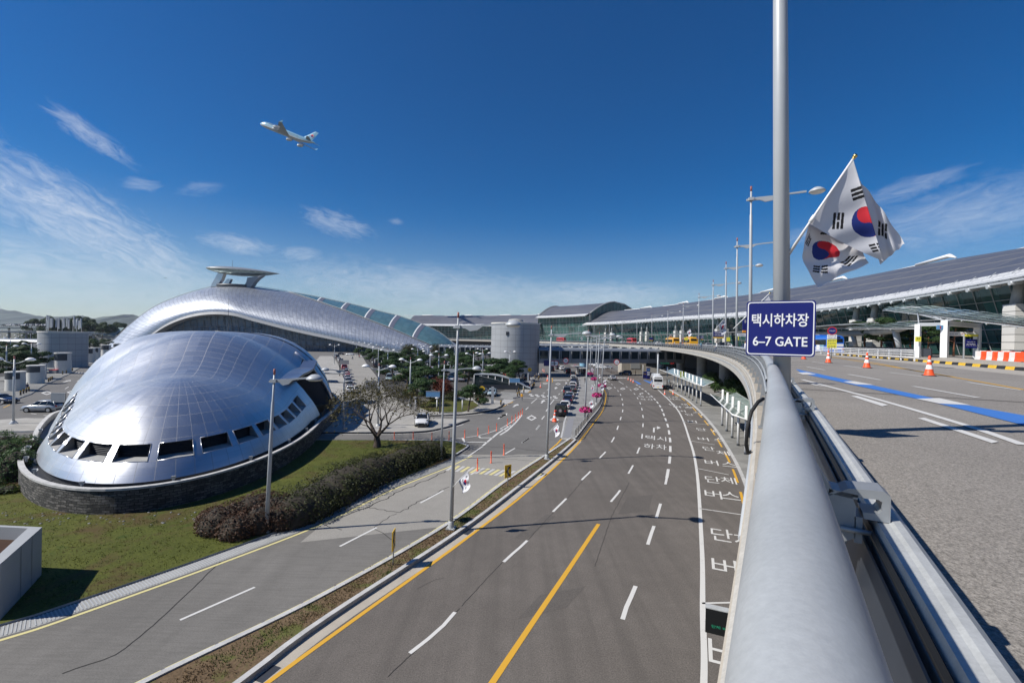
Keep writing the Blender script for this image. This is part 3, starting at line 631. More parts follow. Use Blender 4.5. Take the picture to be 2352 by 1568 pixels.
seg_px(wm, 'n', [(340,744),(600,758),(940,782)], .3)
for i in range(5):                                      # dashed square crossing
    for j in range(2): x = 460 + i * 94 + (24 if j else 0); y = 686 + i * 8 + j * 22; poly_px(wm, 'n', [(x, y), (x + 50, y + 3), (x + 36, y + 17), (x - 12, y + 14)])
for i in range(7): x = 60 - i * 12; y = 770 + i * 13; poly_px(wm, 'n', [(x, y), (x + 170 - i * 4, y + 4), (x + 160 - i * 4, y + 11), (x - 8, y + 7)])
for i in range(6): x = 350 - i * 8; y = 616 + i * 9; poly_px(wm, 'n', [(x, y), (x + 128, y + 3), (x + 122, y + 8), (x - 5, y + 5)])
def arrow(k, a, b, w):
    A, B = G(k, *a, ZP), G(k, *b, ZP); t = (B - A); L = t.length; t.normalize(); n_ = V((t.y, -t.x, 0)); m_ = A + t * (L * .55)
    wm.quad(A - n_ * w * .5, A + n_ * w * .5, m_ + n_ * w * .5, m_ - n_ * w * .5); wm.face([m_ - n_ * w * 1.6, m_ + n_ * w * 1.6, B])
for k, a, b, w in [('n',(648,832),(692,778),.3),('n',(0,1060),(88,998),.32),('n',(868,608),(885,578),.35),('m',(2170,1018),(2290,945),.3),('k',(905,855),(945,828),.35),('k',(662,858),(740,835),.35),('n',(205,890),(285,842),.32)]: arrow(k, a, b, w)
seg_px(wm, 'k', [(660,785),(1020,792)], .3); seg_px(wm, 'k', [(0,1375),(490,1380)], .14); seg_px(wm, 'k', [(0,1440),(450,1444)], .12)
for i in range(8): x = 770 + i * 30; poly_px(wm, 'k', [(x, 765 + i * 1), (x + 16, 765 + i), (x + 40, 752 + i), (x + 24, 752 + i)])
seg_px(wm, 'n', [(820,478),(1090,470)], .22); seg_px(wm, 'n', [(820,490),(1085,484)], .22)
for i in range(15): x = 835 + i * 17; poly_px(wm, 'n', [(x, 462), (x + 10, 462), (x + 10, 473), (x, 473)])
for i in range(18):                                     # zebra under the bridge
    x = 1590 + i * 22; poly_px(wm, 'n', [(x, 428), (x + 12, 428), (x + 16, 440), (x + 3, 440)])
seg_px(ym, 'n', [(780,1568),(900,1465),(975,1380),(1005,1260),(1030,1080)], .2); seg_px(ym, 'n', [(822,505),(820,440)], .2); seg_px(ym, 'n', [(620,498),(822,500)], .18); seg_px(ym, 'n', [(660,440),(820,440)], .15)
seg_px(ym, 'n', [(0,905),(205,808)], .22); seg_px(ym, 'n', [(430,672),(485,640)], .22); seg_px(ym, 'm', [(2050,800),(2130,775)], .2); seg_px(ym, 'k', [(35,1125),(105,1092)], .15)
ln(pm, offset(RY, .12), .17); LKi = offset(LK, -.34); dash(pm, LKi[:-8], .18, ZP, 1.6, .12)
hu, hy = MB(), MB()
for i in range(19):                                     # striped hump
    def L(u, v, q=[(1023,1080),(1028,1067),(1262,1089),(1250,1104)]):
        A, B, C, D = [g(*p_) for p_ in q]; return (A.lerp(D, u)).lerp(B.lerp(C, u), v) + V((0, 0, ZP))
    u0, u1 = i / 20, (i + .62) / 20; sh = .055; (hy if i % 2 else hu).quad(L(u0, 0), L(u1, 0), L(min(1, u1 + sh), 1), L(min(1, u0 + sh), 1))
hu.build('white_marking', 'paint_worn', ramp); hy.build('yellow_marking', 'paint_pale', ramp)
bm_ = MB(); poly_px(bm_, 'q', [(462,418),(487,424),(580,472),(540,476)]); poly_px(bm_, 'q', [(600,416),(625,416),(728,450),(700,464)])
wm.build('white_marking', 'paint_white', road); ym.build('yellow_marking', 'paint_yellow', road); pm.build('edge_marking', 'paint_pale', ramp); bm_.build('blue_marking', 'paint_blue', road)
# cracks and old patch joints
ck = MB()
def crack(k, pts, w, jit=.12):
    P = resample([G(k, *q) for q in pts], .35); P = [p + V((random.uniform(-jit, jit), random.uniform(-jit, jit), 0)) for p in P]
    a = offset(P, -w / 2); b = offset(P, w / 2); ck.grid([[V((p.x, p.y, .0125)) for p in b], [V((p.x, p.y, .0125)) for p in a]], smooth=False)
for pts, w in [([(0,605),(130,550),(260,495),(390,440),(430,410),(560,358),(640,325),(735,280)], .10), ([(260,495),(350,515),(450,535),(560,470),(760,372)], .07), ([(450,535),(380,565),(300,620),(420,700)], .05), ([(800,185),(1000,195),(1280,220)], .06), ([(960,128),(1150,140),(1340,160)], .05), ([(0,605),(60,625),(110,637)], .05)]: crack('f', pts, w)
crack('e', [(1340,830),(1100,1060),(850,1290),(700,1400),(380,1510)], .05, .03)
crack('f', [(380,1530),(820,1115)], .03, .02); crack('f', [(830,1100),(1090,820),(1240,690),(1380,540),(1480,440),(1620,270)], .025, .02)
crack('f', [(1640,860),(1740,560),(1850,350)], .02, .02); crack('f', [(560,1000),(640,950),(720,930)], .014, .05)
ck.build('crack', 'crack', road)
pb = MB()
for q in [[(1190,1420),(1300,1395),(1345,1345),(1240,1366)], [(1420,1180),(1490,1172),(1500,1135),(1440,1142)], [(1180,1235),(1255,1180),(1275,1185),(1205,1240)]]: pb.face([g(*p_, .009) for p_ in q][::-1])
pb.build('asphalt_patch', 'asphalt_patch', road)
dg = MB(); gl2 = resample(RK, 1.5)
for i in range(3, len(gl2) - 2, 9): p = gl2[i]; t = (gl2[i + 1] - p).normalized(); n_ = V((t.y, -t.x, 0)); a_ = p + n_ * .2; dg.quad(a_ + V((0, 0, .0125)), a_ + n_ * .4 + V((0, 0, .0125)), a_ + n_ * .4 + t * .8 + V((0, 0, .0125)), a_ + t * .8 + V((0, 0, .0125)))
dg.build('gully_grate', 'dark_steel', road)
# ------------------------------------------------------------------ viaduct: deck road, parapet, piers
def arc_strip(name, d0, d1, z, m, s0=-50, s1=560, parent=None, kind='structure'):
    P = sub(s0, s1, 4); mb = MB(); a = offset(P, d0); b = offset(P, d1)
    mb.grid([[V((p.x, p.y, z)) for p in b], [V((p.x, p.y, z)) for p in a]], smooth=False); return mb.build(name, m, parent, kind=kind)
deck = arc_strip('elevated_road', -.1, 17.2, DZ, 'deck_road')
P_ = sub(-50, 560, 4)
arc_strip('gutter_apron', 13.6, 17.2, DZ + .006, 'deck_concrete')
mb = MB(); sweep(mb, P_, [(42, DZ + .2), (17.3, DZ + .2), (17.3, DZ - .05)]); struct('terminal_footway', mb, 'deck_concrete')
via = thing('viaduct', 'beige concrete viaduct carrying the upper road on round piers', 'viaduct')
mb = MB(); sweep(mb, P_, [(-.21, DZ - .28), (-.25, DZ - .31), (-.28, DZ - 1.45), (-.10, DZ - 1.52), (2.2, DZ - 1.7), (7.5, DZ - 2.3), (14, DZ - 2.4), (24, DZ - 1.4), (44, DZ - 1.2)], smooth=False); mb.build('soffit', 'concrete', via)
mb = MB(); sweep(mb, P_, [(.30, DZ - .02), (.27, DZ - .03), (.25, DZ - .28), (-.21, DZ - .28)]); mb.build('parapet', 'beige', via)
mb = MB(); sweep(mb, P_, [(-.26, DZ - .62), (-.285, DZ - .60), (-.285, DZ - .50), (-.255, DZ - .48)]); mb.build('ledge', 'beige', via)
for s in range(30, 330, 27):
    c = ps(s, 11.5); mb = MB(); mb.lathe(c, [(1.55, 0), (1.55, 7.2)], 24); 
    mb.lathe(c, [(1.55, 7.2), (2.5, 7.3), (2.5, 8.3)], 24, smooth=False); mb.build('pier', 'concrete_grey', via, merge=True); mb = MB(); mb.lathe(ps(s, 20), [(1.55, 0), (1.55, 8.6)], 20); mb.build('pier', 'concrete_grey', via)
pp = MB(); pp.tube([ps(s, -.31, DZ - .85) for s in range(6, 300, 4)], .04, 6); pp.build('conduit', 'pole_grey', via)
cb = MB(); cb.tube([ps(9.8, -.12, DZ + .42), ps(9.4, -.20, DZ + .40), ps(9.1, -.30, DZ + .25), ps(9.0, -.36, DZ - .05), ps(9.1, -.37, DZ - .35), ps(9.4, -.34, DZ - .55), ps(9.9, -.29, DZ - .62)], .032, 8); cb.build('cable', 'rubber', via)
mb = MB(); sweep(mb, P_, [(27, DZ - 1.0), (27, 0)][::-1]); mb.build('shade_wall', 'dark_steel', via)  # dark wall added to keep light out of the space under the deck
# paint on the deck
dw, dy, db = MB(), MB(), MB(); ZD = DZ + .012
def dline(mb, k, pts, w, z=ZD):
    P = [G(k, *q, z) if k else g(*q, z) for q in pts]; strip(mb, spline(P, 5) if len(P) > 2 else P, w, z)
dline(dw, 'h', [(228,238),(400,283),(560,325),(800,394),(1000,455),(1201,524)], .16)
for q in [[(245,250),(300,262),(340,271),(280,262)], [(442,310),(470,309),(606,349),(580,355)], [(735,407),(765,405),(1090,510),(1060,516)]]: dw.face([G('h', *p_, ZD) for p_ in q])
for q in [[(200,192),(560,268),(930,345),(1201,395),(1201,438),(820,342),(560,285),(230,212)]]:
    bu = [G('h', *p_, ZD) for p_ in q[:4]]; bl = [G('h', *p_, ZD) for p_ in reversed(q[4:])]
    u_ = spline(bu, 6); l_ = spline(bl, 6); ext = (u_[-1] - u_[-4]) * 2; u_.append(u_[-1] + ext); l_.append(l_[-1] + ext)
    db.grid([[V((p.x, p.y, ZD)) for p in l_], [V((p.x, p.y, ZD)) for p in u_]], smooth=False)
for q in [[(205,208),(250,206),(290,216),(232,216)], [(408,247),(455,245),(548,262),(465,259)], [(728,322),(830,319),(968,350),(830,343)]]: dw.face([G('h', *p_, ZD + .005) for p_ in q])
for a, b in [((250,183),(328,196)),((270,160),(345,170)),((410,177),(500,189)),((432,215),(575,240)),((612,207),(770,226)),((715,267),(1000,317)),((955,250),(1190,285))]: dline(dw, 'h', [a, b], .15)
dline(dy, 'r', [(320,730),(480,752),(720,790),(1000,836),(1300,885),(1600,935)], .2); dline(dy, 'h', [(355,138),(520,160),(700,195),(860,222),(1060,257),(1201,283)], .16)
jt = MB()
for s in (17.5, 44, 70, 98, 126):
    for o_ in (0, .16): jt.quad(ps(s + o_, .55, DZ + .008), ps(s + o_, 13.5, DZ + .008), ps(s + o_ + .045, 13.5, DZ + .008), ps(s + o_ + .045, .55, DZ + .008))
jt.build('expansion_joint', 'crack', deck)
dw.build('white_marking', 'paint_white', deck); dy.build('yellow_marking', 'paint_yellow', deck); db.build('blue_marking', 'paint_blue', deck)
# striped kerb
kb = MB(); s = 18.0; i = 0
while s < 82:
    a, b = s, s + 1.05; P = [ps(a + (b - a) * k / 2) for k in range(3)]; sweep(kb, P, [(17.32, DZ + .05), (17.32, DZ + .235), (16.98, DZ + .235), (16.92, DZ - .01)][::-1], i % 2); s = b; i += 1
struct('striped_kerb', kb, ['kerb_yellow', 'kerb_black'])
kb = MB(); sweep(kb, sub(82, 540, 4), [(17.32, DZ + .05), (17.32, DZ + .235), (16.98, DZ + .235), (16.92, DZ - .01)][::-1]); sweep(kb, sub(-50, 18, 4), [(17.32, DZ + .05), (17.32, DZ + .235), (16.98, DZ + .235), (16.92, DZ - .01)][::-1]); struct('kerb', kb, 'kerb')
kb = MB(); sweep(kb, sub(14, 58, 3), [(19.2, DZ + .5), (18.55, DZ + .5), (18.55, DZ + .19)][::-1]); struct('planter_step', kb, 'deck_concrete')

# ------------------------------------------------------------------ railing of the viaduct
rail = thing('bridge_railing', 'thick grey tubular steel railing on cast brackets along the viaduct edge', 'railing', (0, 0, 0))
TZ = CAMZ - .40
def tube_part(s0, s1):
    mb = MB(); n = int((s1 - s0) / .75); mb.tube([ps(s0 + (s1 - s0) * i / n, 0, TZ) for i in range(n + 1)], .085, 28 if s0 < 10 else 10, cap=False); return mb
tp = tube_part(-6, 20); tp.add(tube_part(20, 540)); tp.build('handrail', 'rail_grey', rail)
bz = CAMZ - .80
BEAM = [(.385, bz - .24), (.368, bz - .06), (.380, bz), (.42, bz + .004), (.435, bz + .014), (.465, bz + .014), (.495, bz - .012), (.50, bz - .20), (.46, bz - .22)]
mb = MB(); sweep(mb, sub(-6, 20, 1.0), BEAM[::-1]); sweep(mb, sub(20, 540, 4), BEAM[::-1]); mb.build('lower_beam', 'galv', rail)
mb = MB(); sweep(mb, sub(-6, 30, 1.0), [(.262, DZ - .02), (.340, bz - .12), (.347, bz - .115)], smooth=False); sweep(mb, sub(30, 540, 4), [(.262, DZ - .02), (.340, bz - .12)]); mb.build('kick_plate', 'shaded_plate', rail)  # near-black colour puts the shade between tube and beam into the plate
mb = MB(); sweep(mb, sub(-6, 30, 1.0), [(.365, bz - .10), (.352, bz - .055), (.360, bz - .03), (.372, bz - .05)]); mb.build('beam_seal', 'black', rail)
def bracket():
    """cast bracket in its own frame: X across the deck, Y along the railing, Z up from deck level"""
    mb = MB(); top = TZ - DZ; b = bz - DZ
    web = [(-.16, -.27), (.17, -.27), (.23, b - .12), (.30, b - .10), (.30, b + .06), (.19, b + .12), (.10, top - .12), (.07, top - .03), (-.065, top - .05), (-.085, top - .16), (-.02, b - .02), (-.06, .55)]
    mb.extrude(web, .055, Matrix.Rotation(pi / 2, 4, 'X'))
    fl = [(.07, top - .035), (.105, top - .13), (.20, b + .11), (.30, b + .10)]
    for (x0, z0), (x1, z1) in zip(fl, fl[1:]):
        for k in (1,): mb.box(((x0 + x1) / 2, 0, (z0 + z1) / 2), (sqrt((x1 - x0) ** 2 + (z1 - z0) ** 2) + .012, .15, .022), M=Matrix.Rotation(-atan2(z1 - z0, x1 - x0), 3, 'Y'))
    hook = [(.14, b + .05), (.27, b + .135), (.40, b + .145), (.425, b + .125), (.425, b + .006), (.33, b + .006), (.325, b + .035), (.385, b + .04), (.395, b + .055), (.395, b + .095), (.38, b + .104), (.285, b + .098), (.30, b + .055), (.30, b - .09), (.25, b - .12)]
    mb.extrude(hook, .15, Matrix.Rotation(pi / 2, 4, 'X')); mb.box((.31, 0, b - .05), (.03, .15, .12))
    mb.box((.01, 0, -.262), (.40, .22, .03)); mb.box((.215, .0, .50), (.03, .13, .38)); mb.tube([(.24, -.09, b - .05), (.36, -.09, b - .05)], .012, 6)
    mb.extrude([(.24, .32), (.30, .33), (.27, .5), (.29, b - .1), (.25, b - .1)], .03, Matrix.Rotation(pi / 2, 4, 'X'))
    return mb.mesh('bracket', 'cast_grey')
bme = bracket()
for i in range(88):
    s = 2.68 + i * 4.0; o = link('bracket', bme, rail); p = ps(s); o.location = (p.x, p.y, DZ); o.rotation_euler = (0, 0, -heading(s))
mb = MB()                                                # thin mid tubes on the outside
for z in (DZ + .52, DZ + .76):
    mb.tube([ps(s, -.06, z) for s in range(10, 300, 4)], .028, 6, cap=False)
mb.build('mid_rail', 'rail_grey', rail)
# ------------------------------------------------------------------ near dome: metal hall on a stone wall
def dome():
    D = thing('domed_hall', 'rounded silver metal hall with louvred openings on a dark stone base', 'building', (0, 0, 0))
    hub = V((-30.5, 42.0, 0)); ax = V((-.454, .891, 0)).normalized(); sd = V((ax.y, -ax.x, 0))   # axis away from the camera, sd to its right
    zb = 1.4; LEN = 36.0; FR = .35
    def halfw(x, grow): return (13.2 + 2.4 * max(0.0, min(1.0, (x - 20) / 16)) + grow) * sqrt(max(0.0, 1 - max(0.0, (39 - x) / (39 + grow)) ** 2))
    def outline(a, grow=0.0):
        """a runs 0..1 round the plan from the right rear, round the nose, to the left rear -> ridge point, base point"""
        if a < FR or a > 1 - FR:
            right = a < FR; t = 1 - a / FR if right else (a - 1 + FR) / FR
            r = hub + ax * (LEN * t); return r, r + sd * halfw(12.5 + LEN * t, grow) * (1 if right else -1), t
        q = (a - FR) / (1 - 2 * FR) * pi; q = q - .12 * sin(2 * q); xs = 12.5 - (12.5 + grow) * sin(q)
        return hub, hub + ax * (xs - 12.5) + sd * halfw(xs, grow) * (1 if q < pi / 2 else -1), 0.0
    def ridge(t): return 7.9 + 4.3 * (.5 - .5 * cos(pi * min(1, t / .46)))
    def prof(v, t): k = max(0.0, min(1, (t - .50) / .22)); return (1 - v ** (1.9 + 1.4 * k)) ** (.82 - .22 * k)
    def P(a, v, grow=0.0, dz=0.0):
        r, b, t = outline(a, grow); k = v
        p = r.lerp(b, k); rz = ridge(t); return V((p.x, p.y, zb + .35 + (rz - zb - .35) * prof(v, t) + dz))
    NA = 170; A = [i / NA for i in range(NA + 1)]
    vs = [0, .04, .10, .17, .25, .33, .42, .50, .58, .66, .73, .775, .84, .928, .965, 1.0]
    uv = lambda i, j: (j, i)
    ev = (12, 13)                                          # ring that carries the louvred openings
    mb = MB(); rows = [[P(a, v) for a in A] for v in vs]
    opens = []
    def mif(i, j):
        if 10 <= i and 24 <= j < 40: return None
        if i == 12 and 45 <= j < 135:
            c = (j - 45) % 5
            return 0 if c == 4 else None
        return 0
    RU = [.25, .5, .75, 1, 1.5, 2, 2.5, 3, 3.5, 4, 4.5, 5, 5.5, 6, 7, 8]
    mb.grid(rows, 0, False, lambda i, j: (j * .5, RU[i] * 1.5), True, mif); mb.build('shell', 'dome_metal', D)
    # openings: sloping sill, side cheeks, louvre slats
    for j in range(45, 135, 5):
        w0, w1, w2, w3 = P(A[j], vs[12]), P(A[j + 4], vs[12]), P(A[j + 4], vs[13]), P(A[j], vs[13])
        r, b, t = outline((A[j + 1] + A[j + 2]) / 2); inn = (r - b); inn.z = 0; inn.normalize(); q = inn * 1.25
        mb = MB(); i0, i1, i2, i3 = w0 + inn * .25, w1 + inn * .25, w2 + q, w3 + q
        i2.z = w2.z + .12; i3.z = w3.z + .12; i0 = V((i3.x, i3.y, w0.z)); i1 = V((i2.x, i2.y, w1.z))
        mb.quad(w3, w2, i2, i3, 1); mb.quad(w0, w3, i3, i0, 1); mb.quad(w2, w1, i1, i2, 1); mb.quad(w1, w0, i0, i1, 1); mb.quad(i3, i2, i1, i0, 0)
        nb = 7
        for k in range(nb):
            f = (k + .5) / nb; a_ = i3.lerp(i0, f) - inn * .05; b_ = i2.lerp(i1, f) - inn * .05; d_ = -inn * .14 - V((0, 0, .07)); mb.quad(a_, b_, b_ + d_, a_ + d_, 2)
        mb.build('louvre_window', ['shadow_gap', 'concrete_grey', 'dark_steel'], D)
        fm = MB()
        for p_, q_ in ((w0, w1), (w3, w2), (w0, w3), (w1, w2)): fm.tube([p_, q_], .035, 4)
        fm.build('window_frame', 'hub_metal', D)
    # dark gutter under the shell and the plinth
    mb = MB(); A2 = [i / 120 for i in range(121)]
    base = [outline(a, .0)[1] for a in A2]; g0 = [outline(a, -.25)[1] for a in A2]; g1 = [outline(a, .75)[1] for a in A2]; w1_ = [outline(a, .9)[1] for a in A2]; w2_ = [outline(a, 1.08)[1] for a in A2]
    mb.grid([[V((p.x, p.y, zb - .25)) for p in g1], [V((p.x, p.y, zb - .25)) for p in g0], [V((p.x, p.y, zb + .33)) for p in g0]], 0, smooth=False); mb.build('gutter', 'dark_steel', D)
    L0 = lens(w2_); Wt = 1.62
    mb = MB(); mb.grid([[V((p.x, p.y, Wt)) for p in w2_], [V((p.x, p.y, -.05)) for p in w2_]], 0, uvf=lambda i, j: (L0[j], (0, 1.65)[i]), smooth=True); mb.build('stone_base', 'stone', D)
    mb = MB(); c0 = [outline(a, 1.14)[1] for a in A2]; c1 = [outline(a, .77)[1] for a in A2]
    mb.grid([[V((p.x, p.y, zb - .26)) for p in c1], [V((p.x, p.y, Wt + .14)) for p in c1], [V((p.x, p.y, Wt + .14)) for p in c0], [V((p.x, p.y, Wt)) for p in c0]], 0, smooth=False); mb.build('coping', 'kerb', D)
    # little flood lamps along the coping
    for k in (34, 40, 46, 52, 58, 64, 70, 75, 80, 85, 90):
        p = outline(k / 120, .62)[1]; mb = MB(); mb.box(p + V((0, 0, Wt + .16)), (.12, .12, .3)); mb.box(p + V((0, 0, Wt + .36)), (.26, .2, .16), .4); mb.build('flood_lamp', 'cast_grey', D)
    # rear porch on the right: hood, dark entrance, arch
    rl = P(.06, .62, .05); mb = MB()
    def S(t, v, out=.0):
        a = FR * (1 - t); p = P(a, v); r, b, _ = outline(a); o_ = (b - r); o_.z = 0; o_.normalize(); return p + o_ * out + V((0, 0, out * .5))
    hood = [[S(.24 + .36 * u, .68 + .06 * u, .04) for u in (0, .25, .5, .75, 1)], [S(.27 + .34 * u, .745 + .05 * u, .95) for u in (0, .25, .5, .75, 1)]]
    mb.grid(hood, 0, smooth=False); h2 = [[p + V((0, 0, -.3)) for p in r_] for r_ in hood]; mb.grid(h2[::-1], 1, smooth=False); mb.grid([hood[1], h2[1]], 0, smooth=False); mb.build('entrance_hood', ['hub_metal', 'dark_steel'], D)
    mb = MB(); jr = list(range(24, 41)); rim = [[P(A[j], vs[i]) for j in jr] for i in range(10, len(vs))]
    def inw(j, p): r, b, _ = outline(A[j]); q = (r - b); q.z = 0; q.normalize(); return p + q * 3.2
    inr = [[inw(j, P(A[j], vs[i])) for j in jr] for i in range(10, len(vs))]
    for r_ in inr[1:]:
        for k, p in enumerate(r_): p.x, p.y = inr[0][k].x, inr[0][k].y
    inr[-1] = [V((p.x, p.y, zb)) for p in inr[-1]]
    mb.grid(inr, 1, smooth=False); mb.grid([rim[0], inr[0]], 0, smooth=False); mb.grid([[r_[0] for r_ in rim], [r_[0] for r_ in inr]], 0, smooth=False); mb.grid([[r_[-1] for r_ in rim], [r_[-1] for r_ in inr]], 0, smooth=False); mb.build('entrance', ['dark_steel', 'glass'], D)
    mb = MB(); mb.tube([P(A[24], vs[i], .05) for i in range(9, len(vs))], .24, 6, flat=1.4); mb.build('entrance_arch', 'hub_metal', D)
    seam = MB(); seam.tube([S(.66, .99 - .99 * k / 16, .0) for k in range(17)], .09, 6); seam.build('rib', 'dark_steel', D)
    # rear glazed end wall
    back = [P(0, v) for v in vs][::-1] + [P(1, v) for v in vs][1:]; mb = MB(); c = sum(back, V()) / len(back)
    mb.face([V((p.x, p.y, p.z)) for p in back]); mb.build('rear_wall', 'hall_glass', D)
    for (t, h_) in ((.93, 3.9), (1.0, 5.2)):
        o_ = outline(FR * (1 - t))[1]; mb = MB(); mb.box(o_ + sd * 1.4 + V((0, 0, h_)), (4.2, 2.6, .22), -.1); mb.build('side_canopy', 'concrete_grey', D)
    am = MB(); top = P(.03, .05); am.tube([V((top.x, top.y, top.z - .1)), V((top.x, top.y, top.z + 5.2))], [.05, .02], 6); am.build('mast', 'dark_steel', D)
    return hub, ax, sd
dome()

# ------------------------------------------------------------------ great shell building behind
def great_shell():
    B = thing('shell_terminal', 'huge silver swooping transport hall clad in triangular panels', 'building')
    top = spline([at(*q) for q in [(232,806,345),(262,780,352),(300,745,360),(350,708,366),(400,685,370),(455,667,372),(500,657,372),(545,654,372),(600,661,372),(700,677,370),(769,691,367),(818,701.5,364),(869,714.5,360),(920,727.5,356),(965,743.5,352),(1010,764,346),(1043,792,340),(1058,814,337)]], 8)
    lip = spline([at(*q) for q in [(300,806,322),(318,792,322),(352,764,322),(390,740,322),(436,723,322),(487,715.5,322),(538,718.5,322),(588,732,322),(677,754.5,322),(779,776.5,322),(882,800,322),(940,812,322),(1000,820,324),(1040,822,330)]], 8)
    N = 96; T = resample(top, lens(top)[-1] / N)[:N + 1]; Lp = resample(lip, lens(lip)[-1] / N)[:N + 1]; K = 22
    def S(u, v, out=0.0):
        x = u * N; i = min(N - 1, int(x)); f = x - i; a = Lp[i].lerp(Lp[i + 1], f); b = T[i].lerp(T[i + 1], f)
        ang = v * pi / 2; hz = sin(ang) * .42 + v * .58; dep = v ** 1.45          # rises first, leans back later
        p = V((a.x + (b.x - a.x) * v, a.y + (b.y - a.y) * dep - sin(pi * v) * 3.5, a.z + (b.z - a.z) * hz))
        return p + V((0, -.5, .8)) * out
    rows = [[S(j / N, i / K) for j in range(N + 1)] for i in range(K + 1)]
    mb = MB(); mb.grid(rows, 0, uvf=lambda i, j: (j + (.5 if 0 else 0), i), smooth=True); mb.build('shell', 'shell_metal', B)
    bk = MB(); bk.grid([T, [V((p.x * .97 - 2, p.y + 40, max(.5, p.z * .72))) for p in T], [V((p.x * .95 - 4, p.y + 70, 0)) for p in T]], 0, uvf=lambda i, j: (j, i * 12), smooth=True); bk.build('rear_roof', 'shell_metal', B)
    lp = MB(); lp.grid([[p + V((0, -.3, 0)) for p in Lp], [p + V((0, -1.5, -2.0)) for p in Lp], [p + V((0, 4, -2.6)) for p in Lp]], 0, smooth=False); lp.build('eave', 'louvre_white', B)
    gl = MB(); gl.grid([[p + V((0, 7, -.5)) for p in Lp], [V((p.x, p.y + 9, -.1)) for p in Lp]], 0, uvf=lambda i, j: (j * 1.2, i * 6), smooth=False); gl.build('glass_wall', 'hall_glass', B)
    fr = MB()
    for j in range(4, N - 3, 2): a = Lp[j] + V((0, 6.6, -1)); fr.tube([a, V((a.x, a.y + 1.6, 0))], .16, 4)
    for z in (4, 8, 12, 16): fr.tube([V((Lp[j].x, Lp[j].y + 6.7, min(z, max(.3, Lp[j].z - 2.2)))) for j in range(4, N - 3, 2)], .12, 4)
    fr.build('glazing_bars', 'clad_grey', B)
    # long roof light with ribs
    def band(u0, u1, n, out): return [[S(u0 + (u1 - u0) * j / n, vlo + (1.0 - vlo) * k / 6, out) for j in range(n + 1) for vlo in [lo(u0 + (u1 - u0) * j / n)]] for k in range(7)]
    def lo(u): return max(.0, 1 - .62 * max(0.0, (u - .50) / .42) ** .75) if u < .93 else min(1, .38 + (u - .93) * 9)
    sk = MB(); R_ = band(.50, .97, 60, .35); sk.grid(R_, 0, uvf=lambda i, j: (j / 2, i), smooth=True); sk.build('roof_light', 'teal_glass', B)
    for u in (.585, .655, .725, .795, .865):
        rb = MB(); rb.grid([[S(u + du, lo(u + du) + (1 - lo(u + du)) * k / 6, .55) for k in range(7)] for du in (0, .003)], 0, smooth=False); rb.build('rib', 'white', B)
        rp = MB(); rp.grid([[S(u + du, lo(u + du) + (1 - lo(u + du)) * k / 6, .48) for k in range(7)] for du in (.003, .014)], 0, smooth=False); rp.build('solid_panel', 'panel_violet', B)
    ed = MB(); ed.tube([S(.50 + .47 * k / 50, lo(.50 + .47 * k / 50), .5) for k in range(51)], .28, 5); ed.build('roof_light_edge', 'louvre_white', B)
    e2 = MB(); e2.tube([p + V((0, 0, .6)) for p in T[::2]], .22, 4); e2.build('ridge_rail', 'louvre_white', B)
    # pod on top: pointed hull on three legs
    YS = 366; tipL, tipR = at(473.3, 615.6, YS - 4), at(643.7, 628.5, YS + 6); n = 34; m = 16
    mast_b = at(533.8, 611.5, YS); hull_c = at(540, 640, YS)
    def wid(t): return (t ** .62) * ((1 - t) ** .95) * 2.15
    wmax = 11.0; dk = mast_b.z - (tipL.z + tipR.z) / 2; dp = (tipL.z + tipR.z) / 2 - hull_c.z; side = V((.1, 1, 0)).normalized()
    hull, deckr = [], []
    for i in range(n + 1):
        t = i / n; c = tipL.lerp(tipR, t); w = wid(t); k = (t ** .8) * ((1 - t) ** 1.05) * 2.35
        hull.append([c + side * (cos(pi * q / m) * -w * wmax) - V((0, 0, sin(pi * q / m) ** .8 * dp * k)) for q in range(m + 1)])
        deckr.append([c + side * (cos(pi * q / m) * -w * wmax) + V((0, 0, sin(pi * q / m) * dk * w)) for q in range(m + 1)])
    mb = MB(); mb.grid(hull, 0, uvf=lambda i, j: (i * 1.2, j), smooth=True); mb.build('pod_hull', 'hull_metal', B, recalc=True)
    mb = MB(); mb.grid(deckr, 0, smooth=True); mb.build('pod_deck', 'clad_grey', B, recalc=True)
    def leg(pts, thick, name='pod_leg', m_='hub_metal'):
        P_ = [at(x, y, YS) for x, y in pts]; f = [p + V((0, -thick / 2, 0)) for p in P_]; k_ = [p + V((0, thick / 2, 0)) for p in P_]; mb = MB(); mb.face(f[::-1]); mb.face(k_)
        for i in range(len(P_)): j = (i + 1) % len(P_); mb.quad(f[i], f[j], k_[j], k_[i])
        o = mb.build(name, m_, B, recalc=True); return o
    leg([(508,620),(520,621),(512,643),(500,658.5),(489,659.5),(486,660)], 4.0); leg([(524,641),(533,641),(526,655),(514,655)], 3)
    leg([(572,638.5),(606,633),(596,640),(588,648),(582,657),(578,661),(563,660),(570,648)], 5, 'pod_leg', 'clad_grey')
    rg = MB(); rc = at(536, 657.5, 366); rg.lathe(rc, [(11.8, -1.2), (12.6, -.6), (12.6, 1.2), (10, 1.2)], 32, sy=.7); rg.build('ring_platform', 'dark_steel', B)
    ms = MB(); ms.tube([mast_b - V((0, 0, 1)), mast_b + V((0, 0, 5))], [.14, .06], 5); ms.build('mast', 'dark_steel', B)
great_shell()

